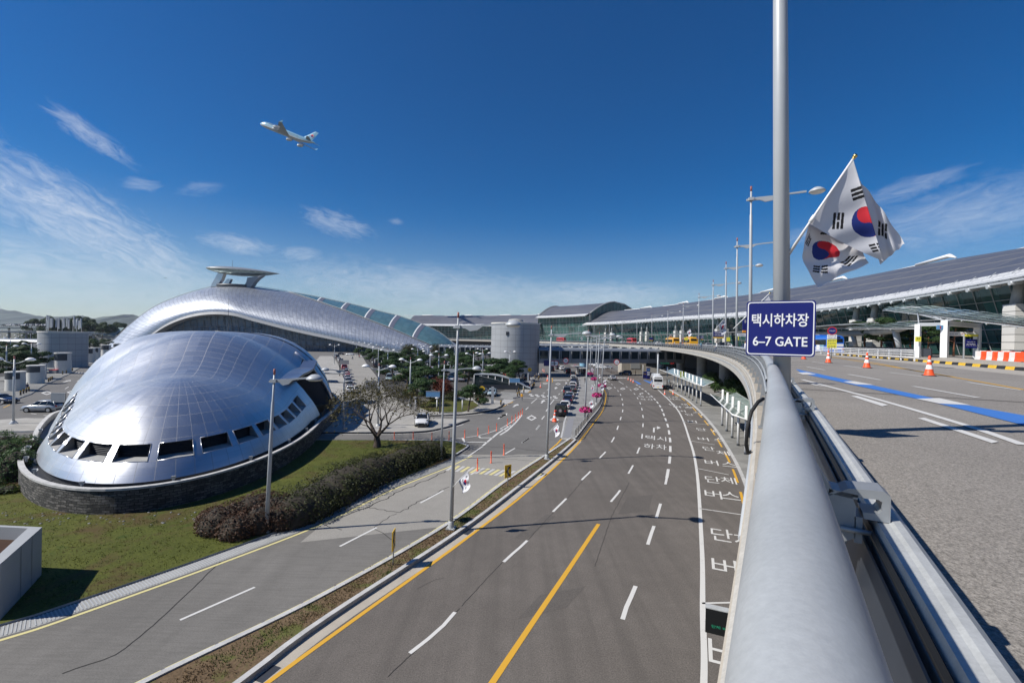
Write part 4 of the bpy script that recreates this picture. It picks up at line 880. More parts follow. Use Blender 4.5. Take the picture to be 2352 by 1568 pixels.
# ------------------------------------------------------------------ round towers
def tower(k, cx_, top, base, wpx, label, bands):
    c = g(cx_, base); r = wpx / 2 / FPX * c.y; c.y += r * .98; c.x *= c.y / (c.y - r); zt = at(cx_, top, c.y - r).z
    T = thing('round_tower', label, 'tower', (c.x, c.y, 0)); mb = MB(); n = 40
    prof = [(r, 0), (r, zt)]; rows = [[V((r * cos(2*pi*q/n), r * sin(2*pi*q/n), z)) for q in range(n + 1)] for z in (0, zt)]
    mb.grid(rows, 0, uvf=lambda i, j: (j * .5, (0, bands)[i]), smooth=True); mb.build('drum', 'tower_clad', T)
    rf = MB(); rf.lathe((0, 0, 0), [(r + .12, zt - .35), (r + .12, zt + .12), (r - .5, zt + .12), (r - .6, zt - .3), (.01, zt - .3)], n, smooth=False); rf.build('roof_rim', 'cream', T); return T, r, zt
T1, r1, z1 = tower('m', 1182, 741, 866, 117, 'tall pale round concrete tower beside the glass footbridge', 9)
vn = MB(); vn.box((0, 0, z1 + .15), (6, 5, .9)); vn.lathe((0, 0, z1 + .6), [(2.6, 0), (2.2, .8), (0.01, 1.1)], 16); vn.build('vent', 'concrete_grey', T1)
hd = MB(); hd.box((-2.6, -r1 * .955, z1 - 3.4), (.9, .3, 1.1)); hd.build('vent_hatch', 'dark_steel', T1)
T2, r2, z2 = tower('k', 146, 762.5, 846, 88, 'grey round vent tower ringed by car park booths', 6)
for k in range(18): a = k * .349; mb = MB(); mb.box((r2 * .75 * cos(a) * random.uniform(.3, 1), r2 * .75 * sin(a), z2 + 2.2 + random.uniform(0, 1.6)), (.35, .35, 2.4 + random.random())); mb.build('antenna', 'pole_grey', T2)
for k in range(7): a = k * .9; mb = MB(); mb.tube([(r2 * .7 * cos(a), r2 * .7 * sin(a), z2 - .3), (r2 * .7 * cos(a), r2 * .7 * sin(a), z2 + 4)], .08, 5); mb.build('antenna_mast', 'pole_grey', T2)

# ------------------------------------------------------------------ footbridges
def footbridge(label, p0, p1, zb, zt, w, nb, skip=0):
    d = (p1 - p0); L = d.length; rz = atan2(d.y, d.x); B = thing('footbridge', label, 'footbridge', (p0.x, p0.y, 0), rz); H = zt - zb
    mb = MB(); mb.box((L / 2, 0, zb + H * .14), (L, w, H * .28)); mb.build('deck_box', 'clad_grey', B)
    rf = MB(); rows = []
    for k in range(9): t = k / 8; ang = pi * t; rows.append([V((x, -w / 2 * cos(ang) * 1.02, zb + H * .78 + sin(ang) * H * .22)) for x in (0, L)])
    rf.grid(rows, 0, smooth=True); rf.build('roof', 'clad_grey', B)
    gl = MB()
    for sgn in (-1, 1): gl.box((L / 2, sgn * (w / 2 - .12), zb + H * .53), (L - .2, .05, H * .5))
    gl.build('glass', 'glass', B)
    st = L / nb
    for k in range(nb + 1):
        rb = MB(); x = k * st; pts = [(x, -w / 2 - .02, zb + H * .02), (x, -w / 2 - .18, zb + H * .35), (x, -w / 2 - .12, zb + H * .72), (x, -w / 2 * .6, zb + H * .97), (x, 0, zb + H * 1.04)]; rb.tube(pts, .11, 5)
        rb.build('rib', 'concrete_grey', B)
        if k < nb:
            q = MB(); q.box((x + st * .86, -w / 2 - .01, zb + H * .53), (st * .12, .08, H * .5)); q.build('panel', 'concrete_grey', B); q = MB(); q.box((x + st * .5, 0, zt + .18), (st * .35, w * .3, .35)); q.build('roof_vent', 'concrete_grey', B)
    return B
t_ = T1.location
footbridge('enclosed grey footbridge of ribbed glass bays from the round tower to the viaduct', V((t_.x + r1 - 1, t_.y - 1.5, 0)), V((63, 171, 0)), 4.3, 9.55, 4.4, 15)
footbridge('second grey ribbed footbridge farther back, seen over the roof of the nearer one', V((t_.x + 2, 262, 0)), V((57, 262, 0)), 4.6, 9.6, 4.6, 13)
footbridge('pale ribbed footbridge running left from behind the tall round tower', V((-40, 250, 0)), V((t_.x - 2, 258, 0)), 2.6, 8.0, 5.0, 14)
# ------------------------------------------------------------------ passenger terminal along the viaduct
def terminal():
    T = thing('passenger_terminal', 'long curved airport terminal with dark roof, white louvred eaves and green glass front', 'building')
    S0, S1, S2, S3 = -40, 400, 455, 610
    def E(s): x = max(0.0, min(1.0, (s - 110) / 210)); return .4 + 3.6 * x * x * (3 - 2 * x)
    def K(s): x = max(0.0, min(1.0, (s - 78) / 80)); return .76 + .34 * x * x * (3 - 2 * x)
    def wing(s0, s1, e=0.0, cap=False):
        P = sub(s0, s1, 4); Ls = lens(P); e0 = e; SS = [s0 + (s1 - s0) * i / (len(P) - 1) for i in range(len(P))]
        def add(name, m, prof, su=4.0, vs=None, smooth=False):
            mb = MB(); vv = vs or list(range(len(prof))); cols = [offset(P, d) for d, z in prof]
            mb.grid([[V((cols[j][i].x, cols[j][i].y, (23.6 + (prof[j][1] - 23.6) * K(SS[i]) if name == 'roof' else prof[j][1]) + (e + E(SS[i]) if prof[j][1] > 15 else 0))) for j in range(len(prof))] for i in range(len(P))], 0, False, lambda i, j: (Ls[i] / su, vv[j]), smooth); return mb.build(name, m, T)
        roof = [(43.2, 23.6)] + [(43.2 + 27 * k / 6, 23.6 + 10.5 * sin(pi / 2 * k / 6 * .98)) for k in range(1, 7)] + [(82, 32.6), (96, 27), (100, 22)]
        rf = add('roof', 'roof_dark', roof, 12.0, [0, 1, 2, 3, 4, 5, 6, 8, 10, 11], True)
        add('eave_louvre', 'louvre_white', [(39.4, 21.6), (39.2, 21.85), (41.0, 22.6), (41.2, 22.8), (43.0, 23.5), (43.25, 23.75)], 2.2, [0, 0.5, 1.5, 2.5, 3.5, 4.5])
        add('eave_soffit', 'white', [(45.5, 21.9), (39.4, 21.55)])
        pb = MB()
        pb.tube([ps(s, 39.3, 21.35 + e + E(s)) for s in range(int(s0), int(s1) + 1, 4)], .20, 6, cap=False); pb.build('eave_tube', 'pole_grey', T)
        nose = MB()
        s = s0 + 2.0
        while s < min(s1, 330): ee = e + E(s); nose.tube([ps(s, 39.0, 21.1 + ee), ps(s + .1, 40.6, 21.2 + ee), ps(s + .12, 41.0, 22.3 + ee), ps(s + .3, 43.0, 24.0 + ee)], [.34, .22, .07, .07], 6); s += 4.4
        nose.build('eave_bracket', 'pole_grey', T)['kind'] = 'stuff'
        gw = add('glass_wall', 'terminal_glass', [(43.9, 21.9), (48.0, DZ + .2)], 4.0, [0, 5])
        fr = MB()
        s = s0 + 1.0
        while s < s1: fr.tube([ps(s, 43.75, 21.9 + e + E(s)), ps(s + 1.2, 47.85, DZ + .2)], .085, 4, cap=False); s += 4.0
        for k in range(1, 5): d = 43.75 + 4.1 * k / 5; fr.tube([ps(q, d, 21.9 + e + E(q) + (DZ + .2 - 21.9 - e - E(q)) * k / 5) for q in range(int(s0), int(s1) + 1, 4)], .07, 4, cap=False)
        fr.build('glazing_bars', 'pole_grey', T)
        back = add('rear_wall', 'tile_wall', [(100, 22), (100, 0)])
        dr = MB(); sweep(dr, P, [(48.6, DZ - .5), (48.6, DZ + 2.8), (48.2, DZ + 2.8)]); dr.build('lower_front', 'dark_steel', T)
        return rf
    wing(S0, S1); wing(S2, S3); wing(S1 - 4, S2 + 4, 8.0)
    # the raised middle: glazed gable ends over the wings
    for s in (S1 - 4, S2 + 4):
        ee = E(s)
        gb = MB(); pr = [(43.5, 31.7 + ee)] + [(43.2 + 27 * k / 6, 23.6 + 8.0 + ee + 11.5 * sin(pi / 2 * k / 6 * .98)) for k in range(1, 7)] + [(82, 41.4 + ee), (96, 35 + ee)]
        lo = [(43.5, DZ)] + [(43.2 + 27 * k / 6, 22.0 + ee + 10.0 * sin(pi / 2 * k / 6 * .98)) for k in range(1, 7)] + [(82, 31.5 + ee), (96, 26 + ee)]
        gb.grid([[ps(s - .1, d, z) for d, z in lo], [ps(s - .1, d, z) for d, z in pr]], 0, uvf=lambda i, j: (j * 2.5, i * 2), smooth=False); gb.build('gable_glass', 'terminal_glass', T)
        tr = MB(); tr.tube([ps(s - .4, d, z + .5) for d, z in pr], .55, 5); tr.tube([ps(s - 1.3, d, z + .3) for d, z in pr], .4, 5)
        for k in range(len(pr) - 1):
            for f in (0, .33, .66): d0, z0 = pr[k][0] + (pr[k+1][0] - pr[k][0]) * f, pr[k][1] + (pr[k+1][1] - pr[k][1]) * f; l0 = lo[k][1] + (lo[k+1][1] - lo[k][1]) * f; tr.tube([ps(s - .5, d0, z0), ps(s - .5, d0, l0)], .12, 4)
        tr.build('gable_trim', 'louvre_white', T)
    # roof vents along the crest
    for k, s in enumerate(list(range(20, 390, 42)) + list(range(470, 600, 42))):
        v = MB(); v.tube([ps(s - 7, 66, 23.6 + 10.0 * K(s) + E(s)), ps(s - 5, 66, 24.5 + 10.0 * K(s) + E(s)), ps(s + 6, 66, 24.2 + 10.0 * K(s) + E(s))], [.2, .8, .5], 8, flat=.7); v.box(ps(s + 16, 67, 23.7 + 10.0 * K(s + 16) + E(s)), (1.2, 22, .8), -heading(s + 16)); v.build('roof_vent', 'white', T)
    # striped stone piers with a steel shaft above
    s = 82.0; k = 0
    while s < 390:
        pr = MB(); M = Matrix.Translation(ps(s, 42.6)) @ Matrix.Rotation(-heading(s), 4, 'Z')
        w, d_ = 2.7, 1.7; z0, z1 = DZ + .2, 18.9
        for (x0, y0, x1, y1) in [(-d_, -w, -d_, w), (d_, w, d_, -w), (d_, -w, -d_, -w), (-d_, w, d_, w)]:
            pr.face([M @ V((x0 / 2, y0 / 2, z0)), M @ V((x1 / 2, y1 / 2, z0)), M @ V((x1 / 2, y1 / 2, z1)), M @ V((x0 / 2, y0 / 2, z1))][::-1], 0, [(0, 0), (1, 0), (1, 7), (0, 7)])
        pr.face([M @ V((-d_/2, -w/2, z1)), M @ V((d_/2, -w/2, z1)), M @ V((d_/2, w/2, z1)), M @ V((-d_/2, w/2, z1))])
        po = pr.build('pier', 'stripe_stone', T); sh = MB(); sh.tube([M @ V((0, 0, z1)), M @ V((.4, 0, 21.9 + E(s)))], [.75, .6], 10); sh.build('shaft', 'tile_wall', po)
        s += 7.7 if k % 2 == 0 else 39.6; k += 1
    return T
terminal()
# glass canopies over the forecourt
def canopy(s0, s1, d0, d1, z0, z1, z2, label):
    c = thing('entrance_canopy', label, 'canopy', (0, 0, 0)); mb = MB(); n = max(2, int((s1 - s0) / 2.4)); m = 8
    rows = []
    for j in range(m + 1):
        f = j / m; d = d0 + (d1 - d0) * f; rows.append([(s0 + (s1 - s0) * i / n, d, (z0 + (z1 - z0) * (i / n)) + (z2 - z1) * f) for i in range(n + 1)])
    for j in range(m):
        for i in range(n):
            q = [rows[j][i], rows[j][i+1], rows[j+1][i+1], rows[j+1][i]]; lift = .10 * (j % 2)
            mb.face([ps(a, b, z + lift) for a, b, z in q][::-1], 0, [(0.03, .03), (.97, .03), (.97, .97), (.03, .97)])
    mb.build('glass_panels', 'canopy_glass', c)
    fr = MB()
    for j in range(0, m + 1, 1): fr.tube([ps(a, b, z - .14) for a, b, z in rows[j]], .055, 4)
    for i in range(0, n + 1, 2): fr.tube([ps(*[rows[j][i][0], rows[j][i][1], rows[j][i][2] - .2]) for j in range(m + 1)], .07, 4)
    fr.build('frame', 'pole_grey', c); s = s0 + 2
    while s < s1: b = ps(s, d0 + (d1 - d0) * .45, DZ + .2); i_ = (s - s0) / (s1 - s0); zt = z0 + (z1 - z0) * i_ + (z2 - z1) * .45; q = MB(); q.tube([b, V((b.x, b.y, zt - .2))], .16, 8); q.build('post', 'pole_grey', c); s += 10
    return c
def canopy4(A, B, Cc, Dd, n, m, label, posts=()):
    """panelled glass roof between four corners (A-B far end, D-C near end)"""
    c = thing('entrance_canopy', label, 'canopy', (0, 0, 0)); mb = MB(); Q = lambda u, v: (A.lerp(Dd, u)).lerp(B.lerp(Cc, u), v)
    for j in range(m):
        for i in range(n):
            l = V((0, 0, .16 * (j % 2) + .05 * (i % 2))); mb.face([Q(i / n, j / m) + l, Q((i + 1) / n, j / m) + l, Q((i + 1) / n, (j + 1) / m) + l, Q(i / n, (j + 1) / m) + l], 0, [(0.03, .03), (.97, .03), (.97, .97), (.03, .97)])
    mb.build('glass_panels', 'canopy_glass', c); fr = MB(); dz = V((0, 0, .22))
    for j in range(m + 1): fr.tube([Q(i / n, j / m) - dz for i in range(n + 1)], .06, 4)
    for i in range(0, n + 1, 2): fr.tube([Q(i / n, j / m) - dz * 1.5 for j in range(m + 1)], .09, 4)
    fr.build('frame', 'pole_grey', c)
    for (u, v, p) in posts: q = MB(); q.tube([p, Q(u, v) - dz], .07, 5); q.build('strut', 'pole_grey', c)
    return c
pt = at(2169, 736, 53.5); pt2 = at(2245, 739, 58)
canopy4(at(2028, 709, 74), at(2092, 700, 66), at(2420, 738, 50), at(2420, 754, 38), 16, 8, 'tilted glass panel canopy above the white gate frame', [(.35, .2, pt), (.5, .5, pt), (.62, .3, pt), (.25, .1, pt), (.6, .6, pt2), (.75, .4, pt2), (.8, .7, pt2), (.2, .5, at(2110, 740, 55))])
canopy4(at(1868, 752, 100), at(1985, 741, 96), at(2112, 741, 66), at(2106, 751, 58), 12, 5, 'green glass canopy on a grey curved beam behind the blue bus')
cb_ = thing('canopy_beam', 'thick pale curved beam carrying the green glass canopy by the bus', 'beam'); mb = MB(); Pq = spline([at(1868, 768, 99), at(1960, 765, 84), at(2050, 758, 68), at(2106, 747, 60)], 5); mb.tube(Pq, [.75] * (len(Pq) - 6) + [.62, .52, .42, .34, .26, .2], 10, flat=.8); mb.build('beam', 'concrete_grey', cb_)
for x, y, dd in [(2056, 757, 66.5), (1958, 764, 84)]: a_ = at(x, y, dd); mb = MB(); mb.tube([V((a_.x + 1.0, a_.y, DZ + .2)), a_], [.28, .42], 10); mb.build('leg', 'pole_grey', cb_)
canopy(96, 140, 22.0, 38, DZ + 5.4, DZ + 5.5, DZ + 6.6, 'thin green glass canopy seen over the gate sign edge')
for i, (a, b, lb) in enumerate([(146,190,'green glass canopy over the upper road before the yellow coaches'),(196,244,'thin glass canopy along the terminal beyond the yellow coaches'),(252,300,'hazy glass canopy near the raised middle of the terminal'),(310,380,'far glass canopy in front of the raised middle hall')]): canopy(a, b, 20, 37, DZ + 5.3, DZ + 5.4, DZ + 6.4, lb)
# ------------------------------------------------------------------ lamp posts
ORD = ['', 'first', 'second', 'third', 'fourth', 'fifth', 'sixth', 'seventh', 'eighth', 'ninth', 'tenth', 'eleventh', 'twelfth', 'thirteenth', 'fourteenth', 'fifteenth', 'sixteenth', 'seventeenth', 'eighteenth', 'nineteenth', 'twentieth',
       'twenty-first', 'twenty-second', 'twenty-third', 'twenty-fourth', 'twenty-fifth', 'twenty-sixth', 'twenty-seventh', 'twenty-eighth', 'twenty-ninth', 'thirtieth']
def nth(i): return ORD[i] if i < len(ORD) else ORD[20].replace('tieth', '') + 'ty'
def lamp_head(mb_top, mb_lens, c, r=.49):
    mb_top.lathe(c, [(.02, .28), (r * .42, .25), (r * .8, .13), (r, .02), (r, -.04), (r * .94, -.06)], 18); mb_lens.lathe(c, [(r * .92, -.05), (r * .7, -.13), (.01, -.16)], 18)
def street_lamp(H, r0, arm, label, group, armz=.9, tip='brick_red', lean=0.0, foot=True):
    t = thing('street_lamp', label, 'street lamp', group=group)
    mb = MB(); mb.tube([(0, 0, 0), (lean * .5, 0, H * .5), (lean * (H - 2) / H, 0, H - 2.0), (lean * (H - 1.95) / H, 0, H - 1.95), (lean, 0, H - .35)], [r0, r0 * .84, r0 * .7, r0 * .5, r0 * .46], 14); mb.build('pole', 'pole_grey', t)
    mb = MB(); mb.tube([(lean, 0, H - .35), (lean, 0, H)], r0 * .5, 10); mb.build('red_tip', tip, t)
    mb = MB(); fw = 4.4 if foot else 2.6; mb.box((0, 0, .03), (r0 * fw, r0 * fw, .06))
    if foot: mb.lathe((0, 0, .06), [(r0 * 1.5, 0), (r0 * 1.4, .35), (r0, .42)], 12)
    for k in range(4 if foot else 0): mb.tube([(r0 * 1.7 * (1 if k & 1 else -1), r0 * 1.7 * (1 if k & 2 else -1), .06), (r0 * 1.7 * (1 if k & 1 else -1), r0 * 1.7 * (1 if k & 2 else -1), .14)], .03, 6)
    mb.build('base_plate', 'galv', t)
    x0 = lean; az_ = H - armz; mb = MB()
    mb.extrude([(-.30, .02), (arm * .1, .10), (arm * .32, .12), (arm * .62, .22), (arm * .84, .28), (arm * .84, .16), (arm * .60, .12), (arm * .45, .05), (arm * .36, -.18), (arm * .22, -.26), (arm * .14, -.10), (-.30, -.10)], .13, Matrix.Translation((x0, 0, az_)) @ Matrix.Rotation(pi / 2, 4, 'X'))
    mb.box((x0, 0, az_), (r0 * 2.6, r0 * 2.6, .2)); mb.build('arm', 'pole_grey', t)
    a, b = MB(), MB(); c = (x0 + arm, 0, az_ + .18); lamp_head(a, b, c); h = a.build('lamp_head', 'pole_grey', t); b.build('lamp_lens', 'lamp_lens', h)
    return t
ROADG = 'single-arm lamp posts along the lower road'
low = [((1036,1213),(1053,717),'tall grey lamp post in the planted median, nearest the main road'), ((1256,1054),(1267,748),'grey lamp post at the far tip of the planted median'),
       ((1343,968),(1351.5,757),'grey lamp post by the paved plaza carrying the biggest pink flower basket'), ((1369.6,930),(1377,763),'grey lamp post on the bend of the plaza railing'), ((1380,908),(1389,767),'grey lamp post at the outermost bulge of the plaza railing'),
       ((1366.6,886),(1371,770),'slim far lamp post on the plaza just before the glass shelter'), ((1355,873),(1358,773),'slim far lamp post beside the end of the plaza shelter')]
proto = None
for i, (b, tp_, lb) in enumerate(low):
    P0 = g(*b, .15); top = at(*tp_, P0.y); H = top.z - .15; ln_ = top.x - P0.x
    t = street_lamp(H, .125, 3.45, lb, ROADG, lean=ln_); t.location = (P0.x, P0.y, .15); t.rotation_euler = (0, 0, radians(-8))
P0 = g(612,1219,.09); top = at(630.5,847,P0.y); t = street_lamp(top.z - .09, .125, 2.45, 'short grey lamp post on the lawn in front of the dome', ROADG, armz=.72, lean=top.x - P0.x); t.location = (P0.x, P0.y, .09)
P0 = G('m', 1455, 1515, .09); top = at(*px('m', 1500, 290), P0.y); t = street_lamp(top.z - .09, .11, 3.2, 'grey lamp post at the tip of the hedge, behind the tallest pole', ROADG, armz=.9, lean=top.x - P0.x); t.location = (P0.x, P0.y, .09)
P0 = G('m', 235, 1140, .15); top = at(*px('m', 258, 370), P0.y); t = street_lamp(top.z - .15, .12, 2.2, 'grey lamp post seen through the bare tree beside the dome', ROADG, armz=.5, lean=top.x - P0.x); t.location = (P0.x, P0.y, .15); t.rotation_euler = (0, 0, radians(200))
# posts on the viaduct
DG = 'lamp posts along the viaduct railing'
dk_ = [(1790,None),(1732,430),(1681,548),(1656,603),(1637,643.6),(1610.4,674),(1571,696.7),(1534,711.6),(1497,722),(1463.3,729.4),(1429,735),(1395,739),(1362.5,743),(1331,746.5)]
dl = ['thickest grey lamp post right beside the camera, carrying the blue sign', 'lamp post second along the viaduct, its lamp level with the flag', 'lamp post third along the viaduct, next left of the tall one by the sign', 'lamp post fourth along the viaduct, lamp arm crossing the third post']
dproto = street_lamp(12.45, .130, 4.0, dl[0], DG, foot=False); dproto.name = 'street_lamp'
Hh = radians(18)
for i, sv_ in enumerate([8.55, 36, 53, 68, 87, 110, 137, 164, 192, 219, 247, 272, 304, 338]):
    P0 = ps(sv_, .165 if i == 0 else .12, DZ - .26 if i else DZ - .26); lb = dl[i] if i < 4 else nth(i + 1) + ' lamp post along the viaduct railing, counting from the camera'
    if i == 0: dproto.location = P0; dproto.rotation_euler = (0, -.026, -.25)
    else: dup(dproto, P0 + V((0, 0, .29)), None, lb, DG, rot=(0, -.016, -Hh * (1 if i < 6 else .6)))
# twin lamps of the car parks
def twin_lamp(H=8.4):
    t = thing('twin_lamp', 'twin-headed lamp post', 'street lamp', group='twin-headed lamp posts of the car parks')
    mb = MB(); mb.tube([(0, 0, 0), (0, 0, H * .82), (0, 0, H * .82 + .02), (0, 0, H - .35)], [.13, .12, .08, .075], 10); mb.lathe((0, 0, 0), [(.42, 0), (.40, .08), (.16, .40)], 12); mb.build('pole', 'pole_grey', t)
    mb = MB(); mb.tube([(0, 0, H - .35), (0, 0, H)], .085, 8); mb.build('red_tip', 'brick_red', t)
    for sg in (-1, 1):
        mb = MB(); mb.tube([(0, 0, H - .95), (sg * .8, 0, H - .72), (sg * 1.4, 0, H - .45)], [.07, .06, .05], 6); mb.build('arm', 'pole_grey', t)
        a, b = MB(), MB(); lamp_head(a, b, (sg * 1.75, 0, H - .42), .50); h = a.build('lamp_head', 'white', t); b.build('lamp_lens', 'lamp_lens', h)
    return t
tw = twin_lamp()
TWG = 'twin-headed lamp posts of the car parks'
def by_top(k, X, Y, zt=8.4):
    x, y = px(k, X, Y); h_ = 778 + .021 * (x - 1176); D = FPX * (CAMZ - zt) / max(6.0, (y - h_)); p = at(x, y, D); return V((p.x, p.y, 0))
pts = [by_top('m', *q) for q in [(120,78),(395,50),(463,52),(540,62),(602,78),(672,108),(790,138),(815,66),(917,78),(945,62),(1160,82),(1165,128),(1225,76),(1268,106),(1290,97),(1322,155),(1430,198),(1510,86),(1865,182),(1820,104),(1075,248),(680,322),(1625,112),(1975,128)]]
pts.sort(key=lambda p: p.x / p.y)
for i, p in enumerate(pts):
    lb = 'twin-headed lamp post, ' + nth(i + 1) + ' from left in the main car park'
    if i == 0: tw.location = p; tw['label'] = lb; tw.rotation_euler = (0, 0, .1)
    else: dup(tw, p, random.uniform(-.3, .5), lb)
dup(tw, g(1107 + 1.5, 878), .3, 'twin-headed lamp post in front of the arched car park entrance')
lp_ = [by_top('k', *q) for q in [(110,385),(195,360),(262,290),(320,345),(330,440),(40,360),(12,210),(270,225),(545,395),(890,360),(1040,345),(1155,345),(1250,345),(70,460)]]
lp_.sort(key=lambda p: p.x / p.y)
for i, p in enumerate(lp_): dup(tw, p, random.uniform(-.2, .4), 'twin-headed lamp post, ' + nth(i + 1) + ' from left in the far-left car park')
dup(tw, g(31, 972.5, .15), .15, 'twin-headed lamp post close by on the pavement at the left edge')
for i, (b, tp_) in enumerate([((150,430),(190,80)), ((310,355),(318,62)), ((432,310),(437,28))]):
    x, y = px('n', *b); P0 = g(x, y, 0); dup(tw, P0, .6 + i * .2, 'twin-headed lamp post, ' + nth(i + 1) + ' from left before the tall tower')
# low mushroom garden lights
gl_ = None
for i, (b, lb) in enumerate([((1403,915),'white mushroom garden light left of the blue sign post'), ((1722,915),'white mushroom garden light right of the blue sign post'), ((1133,905),'white mushroom garden light at the left end of the garden')]):
    P0 = G('m', *b, .2)
    if gl_ is None:
        t = thing('garden_light', lb, 'garden light', P0, group='mushroom garden lights'); mb = MB(); mb.tube([(0, 0, 0), (0, 0, 2.0)], .1, 8); mb.build('stem', 'white', t); mb = MB(); mb.lathe((0, 0, 2.0), [(.1, -.06), (.34, 0), (.3, .1), (.02, .16)], 12); mb.build('cap', 'white', t); gl_ = t
    else: dup(gl_, P0, 0, lb)

# ------------------------------------------------------------------ cones and delineators
def cone(h=.9):
    t = thing('traffic_cone', 'orange cone', 'traffic cone', group='traffic cones'); r = h * .19
    mb = MB(); mb.lathe((0, 0, 0), [(r * 1.25, 0), (r * 1.25, .05), (r, .07), (r * .78, h * .34)], 18); mb.build('body', 'cone_orange', t)
    mb = MB(); mb.lathe((0, 0, 0), [(r * .78, h * .34), (r * .56, h * .55)], 18); mb.build('band', 'cone_white', t)
    mb = MB(); mb.lathe((0, 0, 0), [(r * .56, h * .55), (r * .42, h * .70)], 18); mb.build('body', 'cone_orange', t)
    mb = MB(); mb.lathe((0, 0, 0), [(r * .42, h * .70), (r * .34, h * .80)], 18); mb.build('band', 'cone_white', t)
    mb = MB(); mb.lathe((0, 0, 0), [(r * .34, h * .80), (r * .30, h * .95), (r * .18, h), (.01, h)], 18); mb.build('top', 'cone_orange', t)
    mb = MB(); mb.lathe((0, 0, 0), [(r * 1.5, 0), (r * 1.5, .03), (r * 1.2, .035)], 18); mb.build('foot', 'rubber', t)
    return t
cn = cone()
cl_ = [((2134,863),DZ,'orange cone on the upper road, nearest and biggest, by the striped kerb'), ((1991,845),DZ,'orange cone on the upper road, second nearest'), ((1902.5,833),DZ,'orange cone below the round no-parking sign'), ((1846,825),DZ,'orange cone just right of the blue gate sign')]
cl_ += [(px('q', *q), 0, lb) for q, lb in [((903,617),'orange cone just behind the white coach on its left lane side'), ((1020,617),'orange cone behind the coach beside the shelter kerb'), ((715,482),'orange cone beside the front left of the coach'),
        ((463,452),'orange cone at the near end of the blue road stripe'), ((432,432),'orange cone middle of three beside the blue stripe'), ((394,415),'orange cone farthest of three beside the blue stripe')]]
cl_ += [(px('n', *q), 0, lb) for q, lb in [((857,1122),'tall orange cone behind the black off-roader heading the queue'), ((636,586),'orange cone alone left of the lane diamonds'), ((746,487),'tall orange cone at the corner of the yellow box'), ((726,395),'small orange cone in the shade of the footbridge'), ((672,325),'orange cone left of the black van under the bridge'), ((692,340),'orange cone close to the black van under the bridge')]]
for i, (q, z, lb) in enumerate(cl_):
    p = g(*q, z); sc = 1.15 if i < 4 else 1.2
    if i in (10, 12): sc = 1.9
    if i == 0: cn.location = p; cn['label'] = lb; cn.scale = (sc,) * 3
    else: dup(cn, p, i * .7, lb, scale=sc)
dpost = thing('delineator_post', 'orange flexible post', 'bollard', group='orange flexible lane posts')
mb = MB(); mb.lathe((0, 0, 0), [(.11, 0), (.11, .03), (.05, .05), (.045, .95), (.03, 1.0), (.005, 1.0)], 10); mb.build('post', 'post_orange', dpost)
for z in (.62, .80): mb = MB(); mb.lathe((0, 0, z), [(.051, 0), (.05, .07)], 10); mb.build('band', 'red', dpost)
q_ = [('m',*a) for a in [(868,1290),(1105,1290),(1340,1294),(1555,1280),(1752,1257),(1917,1230),(2052,1200),(2153,1168)]] + [('n',*a) for a in [(117,1183),(186,1140),(242,1110),(286,1073),(320,1040),(350,1008)]]
q_.sort(key=lambda a: G(*a).x)
for i, a in enumerate(q_):
    lb = 'orange flexible post, ' + nth(i + 1) + ' from the left along the white merging lines'
    if i == 0: dpost.location = G(*a); dpost['label'] = lb
    else: dup(dpost, G(*a), 0, lb)
for a, lb in [((927,277),'orange flexible post on the striped hump'), ((1010,229),'orange flexible post between hump and upper crossing joint'), ((1088,181),'orange flexible post farthest up the ramp centre line')]: dup(dpost, G('f', *a), 0, lb, scale=1.15)
# yellow chevron boards in the median
ch = None
for b, tp_, lb in [((903,1297),(904,1221),'narrow yellow chevron board nearest in the median, seen nearly edge-on'), ((1166,1117),(1167,1070),'yellow chevron board farther up the median with black arrow')]:
    P0 = g(*b, .13); z1 = at(*tp_, P0.y).z
    t = thing('chevron_sign', lb, 'road sign', (P0.x, P0.y, .13), group='yellow chevron boards'); mb = MB(); mb.tube([(0, 0, 0), (0, 0, z1 - .2)], .035, 8); mb.build('post', 'galv', t)
    rz = radians(90 if b[0] < 1000 else 30); M = facing((0, 0, z1 - .55), rz); mb = MB(); mb.extrude([(-.30, -.52), (.30, -.52), (.30, .52), (-.30, .52)], .03, M); pn = mb.build('panel', 'yellow', t)
    for sg in (1, -1): mb = MB(); mb.extrude([(-.18, 0), (.08, .38), (.24, .38), (0, 0), (.24, -.38), (.08, -.38)], .008, M @ Matrix.Translation((0, 0, .022 * sg))); mb.build('chevron', 'black', pn)

# ------------------------------------------------------------------ the blue gate sign on the near lamp post
pz = dproto.location; th = -heading(4); c0 = V((pz.x, pz.y, 0)) + V((sin(-th), cos(-th), 0)) * -.22
cc = at(1791, 754, c0.y); t = thing('gate_sign', 'blue sign reading 택시하차장 6-7 GATE on the nearest lamp post', 'sign', (cc.x, c0.y, cc.z), th)
wS, hS = .94, .87; Mf = facing((0, 0, 0), 0)
def rrect(w, h, r, n=5):
    out = []
    for cx_, cy_, a0 in [(w/2-r, h/2-r, 0), (-w/2+r, h/2-r, 90), (-w/2+r, -h/2+r, 180), (w/2-r, -h/2+r, 270)]:
        for k in range(n + 1): a = radians(a0 + 90 * k / n); out.append((cx_ + r * cos(a), cy_ + r * sin(a)))
    return out
mb = MB(); mb.extrude(rrect(wS, hS, .05), .03, Mf); mb.build('panel', 'blue_sign', t)
mb = MB(); o_, i_ = rrect(wS - .035, hS - .035, .045), rrect(wS - .065, hS - .065, .035); n = len(o_)
for k in range(n): j = (k + 1) % n; mb.quad(*[Mf @ V((q[0], q[1], .018)) for q in (o_[k], o_[j], i_[j], i_[k])])
mb.build('border', 'letter_white', t)
